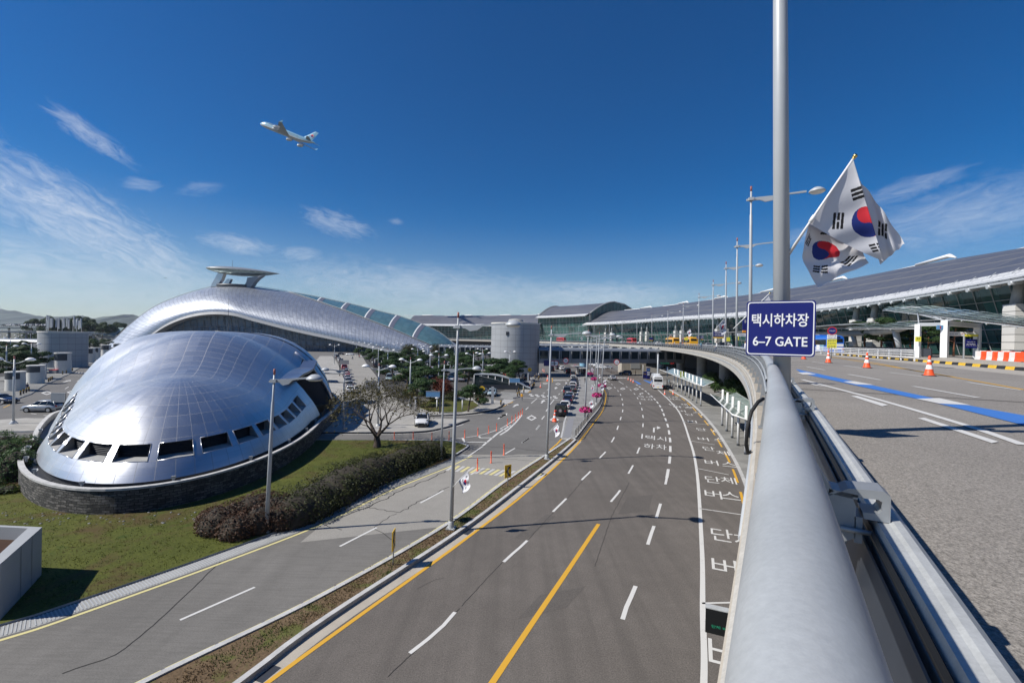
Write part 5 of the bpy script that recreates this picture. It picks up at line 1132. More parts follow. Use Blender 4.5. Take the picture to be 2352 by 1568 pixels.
lt = MB(); lt.add(text_fit('택시하차장', .77, .205, .003, .014), Mf @ Matrix.Translation((-.005, .13, .019))); lt.build('lettering', 'letter_white', t); lt = MB(); lt.add(text_fit('6–7 GATE', .74, .15, .003, .014), Mf @ Matrix.Translation((0, -.205, .019)))
lt.build('lettering', 'letter_white', t)
mb = MB(); mb.box((0, .10, .3), (.34, .12, .05)); mb.box((0, .10, -.3), (.34, .12, .05)); mb.build('clamp', 'galv', t)

# ------------------------------------------------------------------ flags
def flag_col(u, v):
    x, y = (u - .5) * 3, (.5 - v) * 2
    if x * x + y * y < .25:
        a = -atan2(2, 3); c, s_ = cos(a), sin(a); X, Y = x * c + y * s_, -x * s_ + y * c
        if (X + .25) ** 2 + Y * Y < .0625: return 1
        if (X - .25) ** 2 + Y * Y < .0625: return 2
        return 1 if Y > 0 else 2
    d = sqrt(13) / 3; ux, uy = (1 if x > 0 else -1) * 3 / sqrt(13), (1 if y > 0 else -1) * 2 / sqrt(13)
    r = x * ux + y * uy - .9167; s_ = -x * uy + y * ux
    if abs(s_) < .25 and abs(r) < .1667:
        k = int((r + .1667) / .125); f = (r + .1667) - k * .125
        if f < .0833 and k < 3:
            brk = {(-1, 1): (0, 0, 0), (-1, -1): (0, 1, 0), (1, 1): (1, 0, 1), (1, -1): (1, 1, 1)}[(1 if x > 0 else -1, 1 if y > 0 else -1)][k]
            return 0 if brk and abs(s_) < .021 else 3
    return 0
FM = ['flag_white', 'flag_red', 'flag_blue', 'flag_black']
def cloth(fn, nu, nv):
    mb = MB(); mb.grid([[fn(i / nu, j / nv) for i in range(nu + 1)] for j in range(nv + 1)], 0, smooth=True, mif=lambda j, i: flag_col((i + .5) / nu, (j + .5) / nv)); return mb
YF = 7.35
def net(rows):
    """cloth surface through a net of survey points (x, y, depth offset)"""
    R_ = [[at(x, y, YF + d) for x, y, d in r] for r in rows]
    def cr(P, t):
        n = len(P) - 1; x = t * n; i = min(n - 1, int(x)); f = x - i; P_ = lambda k: P[max(0, min(n, k))]
        a, b, c, d = P_(i - 1), P_(i), P_(i + 1), P_(i + 2)
        return 0.5 * (2 * b + (c - a) * f + (2 * a - 5 * b + 4 * c - d) * f * f + (3 * b - a - 3 * c + d) * f ** 3)
    def fn(u, v):
        p = cr([cr(r, u) for r in R_], v); w = .018 * sin(u * 17 + v * 5) * min(1, u * 3) + .008 * sin(u * 9 - v * 21); return p + V((.3, 1, .1)) * w
    return fn
fl = thing('flag', 'white flag with red and blue circle flying upper from the near lamp post', 'flag', (0, 0, 0), group='flags on the near lamp post')
s0, s1 = at(1812, 581, 7.3), at(1961, 363, 7.15)
mb = MB(); mb.tube([s0, s1], .018, 8); mb.tube([s0.lerp(s1, .33), s0.lerp(s1, .40)], .03, 8); mb.build('staff', 'white', fl); mb = MB(); mb.ico(s1 + (s1 - s0).normalized() * .035, .034, 0, 2); mb.tube([s1 - (s1 - s0).normalized() * .02, s1 + (s1 - s0).normalized() * .02], .024, 8); mb.build('finial', 'brass', fl)
def folded(u, v):
    """upper flag: hangs from the staff, with one deep pleat running down from the finial"""
    def bez(p, q, sag, t): return (p[0] + (q[0] - p[0]) * t - sag * .4 * sin(pi * t), p[1] + (q[1] - p[1]) * t + sag * sin(pi * t))
    a = bez((1960, 369), (2102, 560), -6, u); b = bez((1857, 512), (2046, 607), 5, u); x = a[0] + (b[0] - a[0]) * v; y = a[1] + (b[1] - a[1]) * v
    F = 1962 + (y - 372) * .298; e = x - F; d = -.20 + .14 * v
    if e <= 0: d -= .05 * exp(e / 18)
    elif e < 12: x = F - e * .9; d += -.05 + .012 * e
    elif e < 26: x = F - 10.8 + (e - 12) * .9; d += .094
    else: x = F + 1.8 + (e - 26); d += .094 + .03 * sin((e - 26) * .16) ; y += 2.5 * sin(e * .30) * (1 - v)
    return at(x, y, YF + d + .012 * sin(u * 15 + v * 7) * min(1, u * 3))
cloth(folded, 220, 110).build('cloth', FM, fl)
f2 = thing('flag', 'white flag hanging lower, partly behind the upper one', 'flag', (0, 0, 0), group='flags on the near lamp post')
mb = MB(); mb.tube([at(1811, 588, 7.38), at(1862, 508, 7.33), at(1905, 452, 7.3)], .016, 8); mb.build('staff', 'white', f2)
cloth(net([[(1905,450,.06),(1935,505,.08),(1962,545,.10),(1982,578,.09),(1995,604,.06)],
           [(1882,478,.07),(1904,528,.10),(1925,572,.13),(1948,602,.10),(1968,618,.06)],
           [(1860,508,.06),(1872,545,.11),(1889,572,.14),(1914,602,.12),(1934,630,.08)],
           [(1858,515,.04),(1858,552,.08),(1866,585,.12),(1884,618,.10),(1908,646,.06)],
           [(1856,520,.02),(1847,562,.05),(1844,592,.08),(1857,625,.08),(1880,661,.05)]]), 140, 94).build('cloth', FM, f2)
# small pairs of flags on the other posts
def small_flag(label):
    t = thing('flag', label, 'flag', group='small flags on lamp posts')
    d = V((sin(radians(42)), 0, cos(radians(42)))); mb = MB(); mb.tube([(0, 0, 0), d * 1.75], .018, 6); mb.build('staff', 'white', t); mb = MB(); mb.ico(d * 1.78, .035, 0, 1); mb.build('finial', 'brass', t)
    def fn(u, v):
        p = d * (1.7 - .95 * v); drop = V((.35 * u, .10 * sin(u * 9 + v * 3) * u, -1.15 * u - .0)); return p + drop + V((.12 * sin(u * 6 + v * 4) * u, 0, 0))
    cloth(fn, 60, 40).build('cloth', FM, t); return t
sf = small_flag('small white flag on the median lamp post, drooping right'); first = True
for k, X, Y, Yb, rz, lb in [(None, 1040, 1118, (1036,1213), .3, 'small white flag on the tallest median lamp post, front one of the pair'), (None, 1046, 1112, (1036,1213), -.5, 'small white flag on the tallest median lamp post, rear one of the pair'),
        ('n', 772, 1285, (1256,1054), .15, 'small white flag low on the post by the queue cone, left of its pair'), ('n', 790, 1285, (1256,1054), -.7, 'small white flag low on the post by the queue cone, right of its pair'),
        ('n', 1352, 865, (1343,968), -.4, 'small white flag above the biggest flower basket'), ('n', 1512, 625, (1369.6,930), 2.9, 'small white flag spread left on the railing bend'), ('n', 1536, 600, (1369.6,930), -.1, 'small white flag spread right on the railing bend'), ('n', 1588, 520, (1380,908), -.3, 'small white flag on the outermost plaza post'), ('n', 1490, 330, (1366.6,886), 3.0, 'small white flag on a far plaza post'), ('n', 1520, 420, (1355,873), -.2, 'small far white flag near the plaza shelter')]:
    x, y = px(k, X, Y) if k else (X, Y); D = g(*Yb, .15).y; p = at(x, y, D - .15)
    if first: sf.location = p; sf.scale = (.72,) * 3; sf.rotation_euler = (0, 0, rz); sf['label'] = lb; first = False
    else: dup(sf, p, rz, lb, scale=.75)
for X, Y, D, rz, lb in [(2048,690,17,-.3,'small white flag on the viaduct post just left of the gate sign'), (1880,705,60,.2,'small white flag beside the two-line blue road sign'), (1620,740,128,-.4,'small white flag on the viaduct left of the small blue sign'), (1475,770,176,.3,'far small white flag hanging before the yellow coaches'), (700,780,300,0,'tiny white flag far along the viaduct')]:
    x, y = px('c', X, Y); dup(sf, at(x, y, D), rz, lb, scale=1.0 if D < 50 else 1.25)
# hanging flower baskets
fb = None
def basket(lb):
    t = thing('flower_basket', lb, 'flower basket', group='pink flower baskets on lamp posts'); mb = MB(); mb.lathe((0, 0, 0), [(.05, -.42), (.42, -.25), (.55, 0)], 14); mb.build('bowl', 'bark', t)
    mb = MB(); r = random.Random(3)
    for k in range(420):
        a, e = r.uniform(0, 2 * pi), r.uniform(-.5, 1.2); rr = r.uniform(.72, 1.0); p = V((cos(a) * cos(e) * .95 * rr, sin(a) * cos(e) * .95 * rr, sin(e) * .52 * rr + .02)); n_ = V((r.uniform(-1, 1), r.uniform(-1, 1), r.uniform(-.3, 1))).normalized(); u = n_.orthogonal().normalized() * .085; w = n_.cross(u)
        mb.quad(p - u - w, p + u - w, p + u + w, p - u + w, 0 if k % 6 else 1)
    mb.build('flowers', ['flower_pink', 'shrub_leaf'], t); return t
for X, Y, D, lb in [(1343,944,(1343,968),'pink flower basket, biggest and nearest, on the plaza post'), (1522,712,(1369.6,930),'pink flower basket on the railing bend post'), (1600,562,(1380,908),'pink flower basket half hidden by a white flag'), (1480,455,(1366.6,886),'pink flower basket before the plaza shelter'), (1415,372,(1355,873),'pink flower basket beside the shelter end')]:
    x, y = px('n', X, Y); d_ = g(*D, .15).y; p = at(x, y, d_)
    if fb is None: fb = basket(lb); fb.location = p
    else: dup(fb, p, D[0], lb)
dup(fb, at(*px('n', 1183, 250), 175), .4, 'small pink flower basket beyond the footbridge, right one'); dup(fb, at(*px('n', 1035, 207), 200), .9, 'tiny pink flower basket beyond the footbridge, left one')
# ------------------------------------------------------------------ vehicles (X across, +Y forward, origin on the ground)
KINDS = {  # length, width, height, belt, [(y, top) hood line], greenhouse y: rear base, rear top, front top, front base, wheel y, radius
    'saloon': (4.85, 1.84, 1.46, .93, [(-2.42,.80),(-2.36,.98),(-1.75,1.02),(-1.2,.98),(.9,.97),(1.3,.92),(2.1,.80),(2.38,.66),(2.42,.5)], (-1.75,-.85,.25,1.15), (-1.42,1.45), .33),
    'suv': (4.55, 1.86, 1.70, 1.05, [(-2.27,.85),(-2.25,1.08),(-1.6,1.10),(.8,1.08),(1.2,1.03),(2.0,.92),(2.22,.74),(2.27,.55)], (-2.18,-1.85,.15,1.05), (-1.35,1.38), .36),
    'van': (5.1, 1.92, 1.98, 1.12, [(-2.55,.9),(-2.53,1.14),(-1.6,1.16),(1.4,1.13),(1.7,1.05),(2.35,.86),(2.52,.7),(2.55,.5)], (-2.48,-2.32,.85,1.75), (-1.55,1.65), .34),
    'jeep': (3.9, 1.87, 1.86, 1.10, [(-1.95,.9),(-1.94,1.12),(.35,1.12),(.6,1.10),(1.75,1.02),(1.92,.95),(1.95,.6)], (-1.9,-1.84,.25,.5), (-1.25,1.25), .42)}
def car_mesh_parts(kind):
    Lc, Wd, Ht, belt, line, gh, wy, wr = KINDS[kind]; hw = Wd / 2; P = {}
    mb = MB(); rows = []; n = len(line)
    for i, (y, zt) in enumerate(line):
        k = 1 - .16 * (abs(y) / (Lc / 2)) ** 4; w = hw * k; zb = .26 + (.12 if i in (0, n - 1) else 0)
        rows.append([V((-w * .90, y, zb)), V((-w * .985, y, zb + .12)), V((-w, y, (zb + zt) / 2)), V((-w * .975, y, zt - .10)), V((-w * .86, y, zt - .015)), V((-w * .45, y, zt + .02)), V((0, y, zt + .025)),
                     V((w * .45, y, zt + .02)), V((w * .86, y, zt - .015)), V((w * .975, y, zt - .10)), V((w, y, (zb + zt) / 2)), V((w * .985, y, zb + .12)), V((w * .90, y, zb))])
    mb.grid(rows, 0, True, None, True); mb.face(rows[0]); mb.face(rows[-1][::-1]); P['body'] = (mb, ['car_white'])
    rb, rt, ft, fb_ = gh; w0, w1 = hw * .90, hw * (.74 if kind != 'jeep' else .84); zt = Ht - .09
    b4 = [(-w0, rb), (w0, rb), (w0 * .97, fb_), (-w0 * .97, fb_)]; t4 = [(-w1, rt), (w1, rt), (w1 * .96, ft), (-w1 * .96, ft)]
    mb = MB(); zl = belt - .02
    for i in range(4):
        j = (i + 1) % 4; mb.quad((*b4[i], zl), (*b4[j], zl), (*t4[j], zt), (*t4[i], zt))
    P['window'] = (mb, ['car_glass'])
    mb = MB(); e = .04; ro = [(-w1 - .01, rt - .03), (-w1 * .5, rt - .06), (w1 * .5, rt - .06), (w1 + .01, rt - .03), (w1 + .015, (rt + ft) / 2), (w1 * .96 + .01, ft + .03), (w1 * .5, ft + .07), (-w1 * .5, ft + .07), (-w1 * .96 - .01, ft + .03), (-w1 - .015, (rt + ft) / 2)]
    cx = (rt + ft) / 2; mb.grid([[V((x, y, zt - .01)) for x, y in ro], [V((x * .97, cx + (y - cx) * .97, zt + .05)) for x, y in ro], [V((x * .6, cx + (y - cx) * .7, Ht)) for x, y in ro]], 0, True); mb.face([V((x * .6, cx + (y - cx) * .7, Ht)) for x, y in ro])
    def pil(a, b, w=.045): mb.tube([V((*a, zl)), V((*b, zt))], w, 4)
    for i in range(4): pil(b4[i], t4[i], .05 if i > 1 else .075)
    for f in (.36, .68) if kind != 'jeep' else (.55,):
        for s_ in (-1, 1): yb = rb + (fb_ - rb) * f; yt = rt + (ft - rt) * min(1, f * 1.1 - .05); mb.tube([V((s_ * w0 * .99, yb, zl)), V((s_ * w1 * .99, yt, zt))], .035, 4)
    P['roof'] = (mb, ['car_white' if kind != 'jeep' else 'black'])
    mb = MB()
    for s_ in (-1, 1): mb.box((0, s_ * (Lc / 2 - .03), .40), (Wd * .80, .10, .22)); 
    P['bumper'] = (mb, ['black'])
    W_ = {}
    def wheel(s_, y):
        a = MB(); x = s_ * (hw - .10); a.tube([(x - .10, y, wr), (x + .10, y, wr)], wr, 18); a.tube([(x - s_ * .2, y, wr + .03), (x + s_ * .103, y, wr + .03)], wr * 1.13, 18)
        r = MB(); r.tube([(x + s_ * .10, y, wr), (x + s_ * .118, y, wr)], wr * .66, 14)
        return a, r
    P['wheels'] = [wheel(s_, y) for s_ in (-1, 1) for y in wy]
    z_h, z_t = line[-2][1] - .06, line[1][1] - .16
    P['lights'] = []
    for s_ in (-1, 1):
        h = MB(); h.box((s_ * hw * .64, line[-2][0] - .02, z_h), (hw * .40, .14, .13), s_ * -.25); t = MB(); t.box((s_ * hw * .76, line[0][0] + .04, z_t), (hw * .26, .12, .17 if kind != 'van' else .42)); P['lights'].append((h, t))
    mb = MB(); mb.box((0, Lc / 2 - .02, z_h - .06), (hw * .7, .09, .10)); P['grille'] = (mb, ['black'])
    mb = MB(); mb.box((0, -Lc / 2 - .0, z_t - .12), (.46, .05, .12)); P['plate'] = (mb, ['plate'])
    P['mirrors'] = []
    for s_ in (-1, 1): m_ = MB(); m_.box((s_ * (hw + .07), fb_ - .45, belt + .07), (.2, .09, .14)); P['mirrors'].append(m_)
    return P
def make_car(kind, label, group, loc, rz, extra=None):
    P = car_mesh_parts(kind); t = thing('car' if kind != 'van' else 'van', label, 'van' if kind == 'van' else 'car', loc, rz, group)
    for k in ('body', 'window', 'roof', 'bumper', 'grille'): P[k][0].build('windows' if k == 'window' else k, P[k][1], t)
    P['plate'][0].build('number_plate', 'plate', t)
    for a, r in P['wheels']: w = a.build('wheel', 'rubber', t); r.build('rim', 'hub_metal', w)
    for h, tl in P['lights']: h.build('headlight', 'lamp_lens', t); tl.build('taillight', 'tail_red', t)
    for m_ in P['mirrors']: m_.build('mirror', 'black', t)
    if kind == 'jeep':
        mb = MB(); mb.tube([(0, -1.98, 1.02), (0, -2.20, 1.02)], .40, 20); sp_ = mb.build('spare_wheel', 'rubber', t); mb = MB(); mb.tube([(0, -2.2, 1.02), (0, -2.22, 1.02)], .24, 14); mb.build('rim', 'hub_metal', sp_)
    return t
def far_car(kind):
    """single mesh for cars only a few pixels long: paint, glass, tyres, lamps as materials"""
    P = car_mesh_parts(kind); mats = ['car_white', 'car_glass', 'black', 'rubber', 'lamp_lens', 'tail_red']; mb = MB()
    def put(o, mi): o.m = [mi] * len(o.f); mb.add(o)
    put(P['body'][0], 0); put(P['window'][0], 1); put(P['roof'][0], 0); put(P['bumper'][0], 2); put(P['grille'][0], 2)
    for a, r in P['wheels']: put(a, 3); put(r, 4)
    for h, t_ in P['lights']: put(h, 4); put(t_, 5)
    return mb.mesh('car', mats)
PAINTNAME = dict(car_white='white', car_black='black', car_silver='silver', car_grey='dark grey', car_red='red', car_navy='navy', car_pale_blue='pale blue', car_gold='beige')
FARM = {k: far_car(k) for k in ('saloon', 'suv', 'van')}
KN = dict(saloon='saloon', suv='off-roader', van='van', jeep='off-roader')
def put_far(kind, paint, loc, rz, label, group):
    o = bpy.data.objects.new('van' if kind == 'van' else 'car', FARM[kind]); COL.objects.link(o); o.location = loc; o.rotation_euler = (0, 0, rz); tag(o, label, 'van' if kind == 'van' else 'car', group)
    if paint != 'car_white': sl_ = o.material_slots[0]; sl_.link = 'OBJECT'; sl_.material = MATS[paint]
    return o
# cars near enough to show their parts
QG = 'cars waiting in line beside the plaza'
qp = spline([G('n', *q) for q in [(950,1040),(1012,938),(1058,850),(1092,760),(1120,690),(1140,615),(1150,560),(1152,515),(1150,475),(1146,440),(1142,412)]], 6); qL = lens(qp)
spec = [('jeep','car_black','black soft-top off-roader with spare wheel at the tail of the waiting line'), ('saloon','car_white','white saloon right in front of the black soft-top off-roader'), ('suv','car_navy','dark navy off-roader, third from the tail of the waiting line'), ('saloon','car_silver','silver saloon hidden between navy off-roader and grey van'),
        ('van','car_grey','grey van standing out of the waiting line'), ('saloon','car_grey','dark grey saloon just ahead of the grey van'), ('suv','car_white','white off-roader in the middle of the waiting line'), ('saloon','car_navy','navy saloon ahead of the white off-roader in the line'), ('saloon','car_black','black saloon ahead of the navy saloon in the line'),
        ('suv','car_white','white off-roader in the upper part of the waiting line'), ('saloon','car_black','black saloon second from the head of the line'), ('van','car_gold','beige van heading the waiting line by the footbridge shade')]
PROTO = {}
for i, (k, p_, lb) in enumerate(spec):
    s = 1.5 + i * (qL[-1] - 3) / (len(spec) - 1); P0, t_ = along(qp, qL, s); rz = -atan2(t_.x, t_.y)
    if i == 4: P0 = P0 - V((.8, 0, 0))
    if k not in PROTO: PROTO[k] = make_car(k, lb, QG, P0, rz); o = PROTO[k]
    else: o = None
    if o is None: dup(PROTO[k], P0, rz, lb, QG, paint={'car_white': p_})
    elif p_ != 'car_white':
        for c in o.children:
            for sl_ in c.material_slots:
                if sl_.material.name == 'car_white': sl_.link = 'OBJECT'; sl_.material = MATS[p_]
def copycar(k, paint, loc, rz, lb, group):
    src = {c.name: c for c in PROTO[k].children}; r = dup(PROTO[k], loc, rz, lb, group)
    for c in r.children:
        for sl_ in c.material_slots:
            nm = sl_.material.name
            if c.name.split('.')[0] == 'body' or (c.name.split('.')[0] == 'roof' and k != 'jeep'): sl_.link = 'OBJECT'; sl_.material = MATS[paint]
    return r
for o in [x for x in COL.objects if x.get('group') == QG]:            # give every queue car its own paint on body and roof
    lbl = o['label']; p_ = next(q for kk, q, l in spec if l == lbl)
    for c in o.children:
        if c.name.split('.')[0] == 'body' or (c.name.split('.')[0] == 'roof' and p_ != 'car_black'):
            for sl_ in c.material_slots: sl_.link = 'OBJECT'; sl_.material = MATS[p_]
OG = 'single cars on the roads'
cw = copycar('saloon', 'car_white', G('m', 1222, 1085, .15), radians(-172), 'white saloon facing the camera on the paved island behind the bare tree', OG)
sv = copycar('suv', 'car_silver', G('k', 448, 1165, 0), radians(98), 'silver off-roader turning on the road at the left edge', OG)
copycar('saloon', 'car_navy', G('k', 10, 1075, 0), radians(-95), 'navy car cut off by the left edge of the picture', OG)
copycar('saloon', 'car_silver', g(*px('q', 168, 415)), radians(3), 'silver saloon driving away up the main road', OG)
copycar('saloon', 'car_pale_blue', G('m', 2100, 725, 0), radians(176), 'pale blue saloon facing the camera below the arched entrance', OG)
copycar('saloon', 'car_white', G('m', 1960, 720, 0), radians(165), 'white saloon half behind the yellow letter disc', OG)
copycar('saloon', 'car_black', G('n', 395, 590, 0), radians(8), 'black saloon parked beside the striped crossing by the blue sign', OG)
copycar('van', 'car_silver', G('n', 225, 575, 0), radians(12), 'silver van parked behind the blue sign on its post', OG)
copycar('van', 'car_black', G('n', 400, 465, 0), radians(10), 'black van parked before the round tower', OG)
for k, p_, q, rz, lb in [('van','car_black',(808,330),0,'black van driving under the footbridge'), ('suv','car_white',(968,310),.1,'white off-roader under the footbridge, left of a black van'), ('van','car_black',(1050,360),.1,'black van in the footbridge shade at the line head'), ('saloon','car_black',(905,300),.05,'black saloon under the footbridge between van and off-roader'), ('van','car_white',(945,214),0,'white van beyond the footbridge in the distance'),
        ('saloon','car_white',(1480,245),1.3,'white saloon parked leftmost beyond the footbridge'), ('saloon','car_white',(1545,262),1.3,'white saloon parked middle beyond the footbridge'), ('saloon','car_white',(1590,292),1.3,'white saloon parked nearest beyond the footbridge'), ('saloon','car_silver',(1680,290),1.3,'silver saloon parked rightmost beyond the footbridge')]:
    put_far(k, p_, G('n', *q), rz, lb, 'cars under and beyond the footbridge')
put_far('suv', 'car_black', G('q', 350, 345), 1.4, 'black off-roader in the dark below the viaduct end', 'cars under and beyond the footbridge')
# row parked along the dome's side lane
rp = spline([G('m', *q) for q in [(318,690),(300,600),(272,490),(245,410),(215,345),(180,290),(150,258),(128,238)]], 6); rL = lens(rp); RG_ = 'cars parked in the row beside the dome'
cols = ['car_white','car_silver','car_grey','car_silver','car_red','car_silver','car_navy','car_red','car_white','car_navy','car_grey','car_black','car_white','car_white','car_grey','car_black','car_silver','car_white']
for i in range(18):
    P0, t_ = along(rp, rL, i * rL[-1] / 17.5); put_far(['saloon', 'suv', 'saloon', 'van'][i % 4 if i != 3 else 0], cols[i], P0, -atan2(t_.x, t_.y), cols_lb if False else PAINTNAME[cols[i]] + ' car, ' + nth(i + 1) + ' from the near end of the row beside the dome', RG_)
put_far('saloon', 'car_white', G('m', 310, 222), 1.5, 'white saloon crossing at the far end of the dome lane', OG); put_far('saloon', 'car_black', G('m', 190, 216), 1.5, 'black saloon at the far end before the shell glass', OG)
# car parks
def inside(x, y, poly):
    c = False; j = len(poly) - 1
    for i in range(len(poly)):
        xi, yi = poly[i].x, poly[i].y; xj, yj = poly[j].x, poly[j].y
        if (yi > y) != (yj > y) and x < (xj - xi) * (y - yi) / (yj - yi) + xi: c = not c
        j = i
    return c
PK1 = [g(x, y) for x, y in [(930,907),(990,908),(1100,895),(1175,880),(1208,862),(1222,842),(1190,826),(1050,815),(890,808),(850,812),(865,850)]]
PK2 = [g(x, y) for x, y in [(-150,900),(0,873),(70,855),(130,832),(200,806),(225,798),(150,786),(0,785),(-150,795)]]
rc = random.Random(11); PINE_SPOTS = []
def fill(poly, rows, pc, where, group, cap, ang):
    n = 0; ca, sa = cos(ang), sin(ang); X0 = sum(p.x for p in poly) / len(poly); Y0 = sum(p.y for p in poly) / len(poly)
    for ri, v in enumerate(rows):
        idx = 0; u = -150
        while u < 150 and n < cap:
            x, y = X0 + u * ca - v * sa, Y0 + u * sa + v * ca; u += 2.75
            if not inside(x, y, poly): continue
            if (int((u + 150) / 2.75) % 6) == 5 or rc.random() > pc: continue
            kind = rc.choice(['saloon', 'saloon', 'suv', 'suv', 'van']); paint = rc.choice(['car_white'] * 4 + ['car_black'] * 3 + ['car_silver'] * 3 + ['car_grey'] * 2 + ['car_navy', 'car_red', 'car_pale_blue', 'car_gold'])
            idx += 1; n += 1
            put_far(kind, paint, (x, y, 0), ang + (pi if rc.random() < .5 else 0) + rc.uniform(-.04, .04), '%s %s, %s from left in the %s row, %s' % (PAINTNAME[paint], KN[kind], nth(idx), nth(ri + 1), where), group)
    return n
fill(PK1, [-72, -66.5, -56, -50.5, -40, -34.5, -24, -18.5, -8, -2, 9, 15, 26, 32, 44, 56, 68, 80], .84, 'main car park', 'cars in the main car park', 190, .10)
fill(PK2, [-52, -46, -34, -28, -16, -10, 4, 10, 24, 40, 60, 80, 110], .75, 'far-left car park', 'cars in the far-left car park', 90, -.25)
# coaches
def bus(label, paint, L=11.0, W=2.5, H=3.3, group=None, loc=(0, 0, 0), rz=0.0, back=None):
    t = thing('bus', label, 'bus', loc, rz, group); hw = W / 2; mb = MB(); rows = []
    for y, k in [(-L/2, .94), (-L/2 + .18, .99), (-L/2 + .5, 1), (L/2 - .6, 1), (L/2 - .2, .985), (L/2, .93)]:
        w = hw * k; zt = H - (1 - k) * 2.2; rows.append([V(q) for q in [(-w * .96, y, .32), (-w, y, .5), (-w, y, 1.3), (-w * .985, y, zt - .45), (-w * .90, y, zt - .12), (-w * .6, y, zt), (w * .6, y, zt), (w * .90, y, zt - .12), (w * .985, y, zt - .45), (w, y, 1.3), (w, y, .5), (w * .96, y, .32)]])
    mb.grid(rows, 0, True); mb.face(rows[0]); mb.face(rows[-1][::-1]); mb.build('body', paint, t)
    for s_ in (-1, 1): mb = MB(); mb.box((s_ * (hw - .005), .1, 1.98), (.04, L - 1.2, 1.0)); mb.build('side_window', 'car_glass', t)
    mb = MB(); mb.box((0, -L/2 + .03, 2.35), (W * .78, .14, .62)); mb.build('rear_window', 'car_glass', t); mb = MB(); mb.box((0, L/2 - .05, 1.9), (W * .9, .2, 1.3)); mb.build('windscreen', 'car_glass', t)
    for s_ in (-1, 1):
        for y in (-L * .28, L * .32): mb = MB(); mb.tube([(s_ * (hw - .28), y, .48), (s_ * (hw + .012), y, .48)], .48, 18); w = mb.build('wheel', 'rubber', t); mb = MB(); mb.tube([(s_ * (hw + .01), y, .48), (s_ * (hw + .03), y, .48)], .28, 14); mb.build('rim', 'hub_metal', w)
        mb = MB(); mb.box((s_ * hw * .86, -L/2 + .01, .95), (.20, .12, .42)); mb.build('taillight', 'tail_red', t); mb = MB(); mb.box((s_ * hw * .7, L/2 - .01, .75), (.34, .1, .2)); mb.build('headlight', 'lamp_lens', t)
    mb = MB(); mb.box((0, -L/2 - .01, .62), (.5, .06, .16)); mb.build('number_plate', 'plate_yellow', t)
    mb = MB(); mb.box((0, L * .1, H + .07), (W * .6, 2.4, .24)); mb.build('roof_unit', paint, t)
    return t
bp = G('q', 808, 552); c = V((bp.x, bp.y, 0)); hb = radians(14.5); cb = c + V((sin(hb), cos(hb), 0)) * 5.6
bw = bus('white coach standing in the bus bay beside the glass shelter', 'bus_white', 11.2, 2.5, 3.45, None, (cb.x, cb.y, 0), -hb)
for mbx, nm, m_ in [(((0, -5.56, 3.0), (1.7, .08, .22)), 'brake_lamp', 'dark_steel'), (((0, -5.60, 1.62), (.5, .04, .05)), 'emblem', 'dark_steel'), (((0, -5.60, 1.45), (1.5, .04, .04)), 'grille', 'cloth_grey'), (((0, -5.56, .42), (2.2, .16, .22)), 'bumper', 'bus_white')]: mb = MB(); mb.box(*mbx); mb.build(nm, m_, bw)
def deck_bus(label, paint, s, d, L=11.0, flip=0): p = ps(s, d, DZ); return bus(label, paint, L, 2.5, 3.2, 'buses on the upper road', p, -heading(s) + flip)
bb = deck_bus('blue city bus with adverts behind the gate sign', 'bus_blue', 97, 20.0, 11)
def ad(x, z, w, h, m_, body='', col='letter_white', nm='advert', par=None, y=-5.52):
    mb = MB(); mb.box((x, y, z), (w, .03, h)); o = mb.build(nm, m_, par or bb)
    if body: lt = text_fit(body, w * .8, h * .5, .002); q = MB(); q.add(lt, Matrix.Translation((x, y - .02, z)) @ Matrix.Rotation(pi / 2, 4, 'X')); q.build('lettering', col, par or bb)
ad(.35, 1.55, 1.5, .45, 'bus_white'); ad(0, 2.9, 1.2, .25, 'led_panel'); ad(.1, 1.0, 1.9, .3, 'letter_white')
for y, w, m_ in [(2.2, 1.6, 'cloth_white'), (.3, 1.8, 'plane_blue')]: mb = MB(); mb.box((-1.265, y - 3.2, 1.05), (.03, w, 1.0)); mb.build('side_advert', m_, bb)
deck_bus('yellow coach farther along the upper road, right one', 'bus_yellow', 158, 6.0); deck_bus('yellow coach farthest left of the two on the upper road', 'bus_yellow', 186, 6.5, 12); deck_bus('red coach parked between the yellow coaches', 'bus_red', 170, 8.5, 11)
deck_bus('small red and white coach far along the upper road', 'bus_red', 250, 6.0, 10); deck_bus('far red coach seen between shell and round tower', 'bus_red', 385, 8, 12)
for i, (s, d, k, p_, lb) in enumerate([(28,12.2,'saloon','car_grey',''),(96,7,'saloon','car_navy','navy saloon on the upper road just past the sign'),(104,4,'suv','car_black','black off-roader on the upper road, half behind the railing'),(116,7,'saloon','car_white','white saloon on the upper road behind a lamp post'),(128,5,'saloon','car_silver','silver saloon on the upper road by the small blue sign'),(142,7,'suv','car_black','black off-roader just before the yellow coach'),(206,6,'suv','car_white','white off-roader beyond the yellow coaches'),(220,9,'van','car_black','black van beyond the yellow coaches'),(236,6,'saloon','car_white','white saloon near the small red and white coach'),(270,7,'suv','car_white','white off-roader far along the upper road'),(290,7,'saloon','car_silver','far silver saloon by the raised hall')]):
    if lb: put_far(k, p_, ps(s, d, DZ), -heading(s), lb, 'cars on the upper road')
rb_ = G('q', 2060, 760); bus('red and white bus in the dark below the viaduct', 'bus_red', 10, 2.4, 3.1, None, (31, 46, 0), -.4)
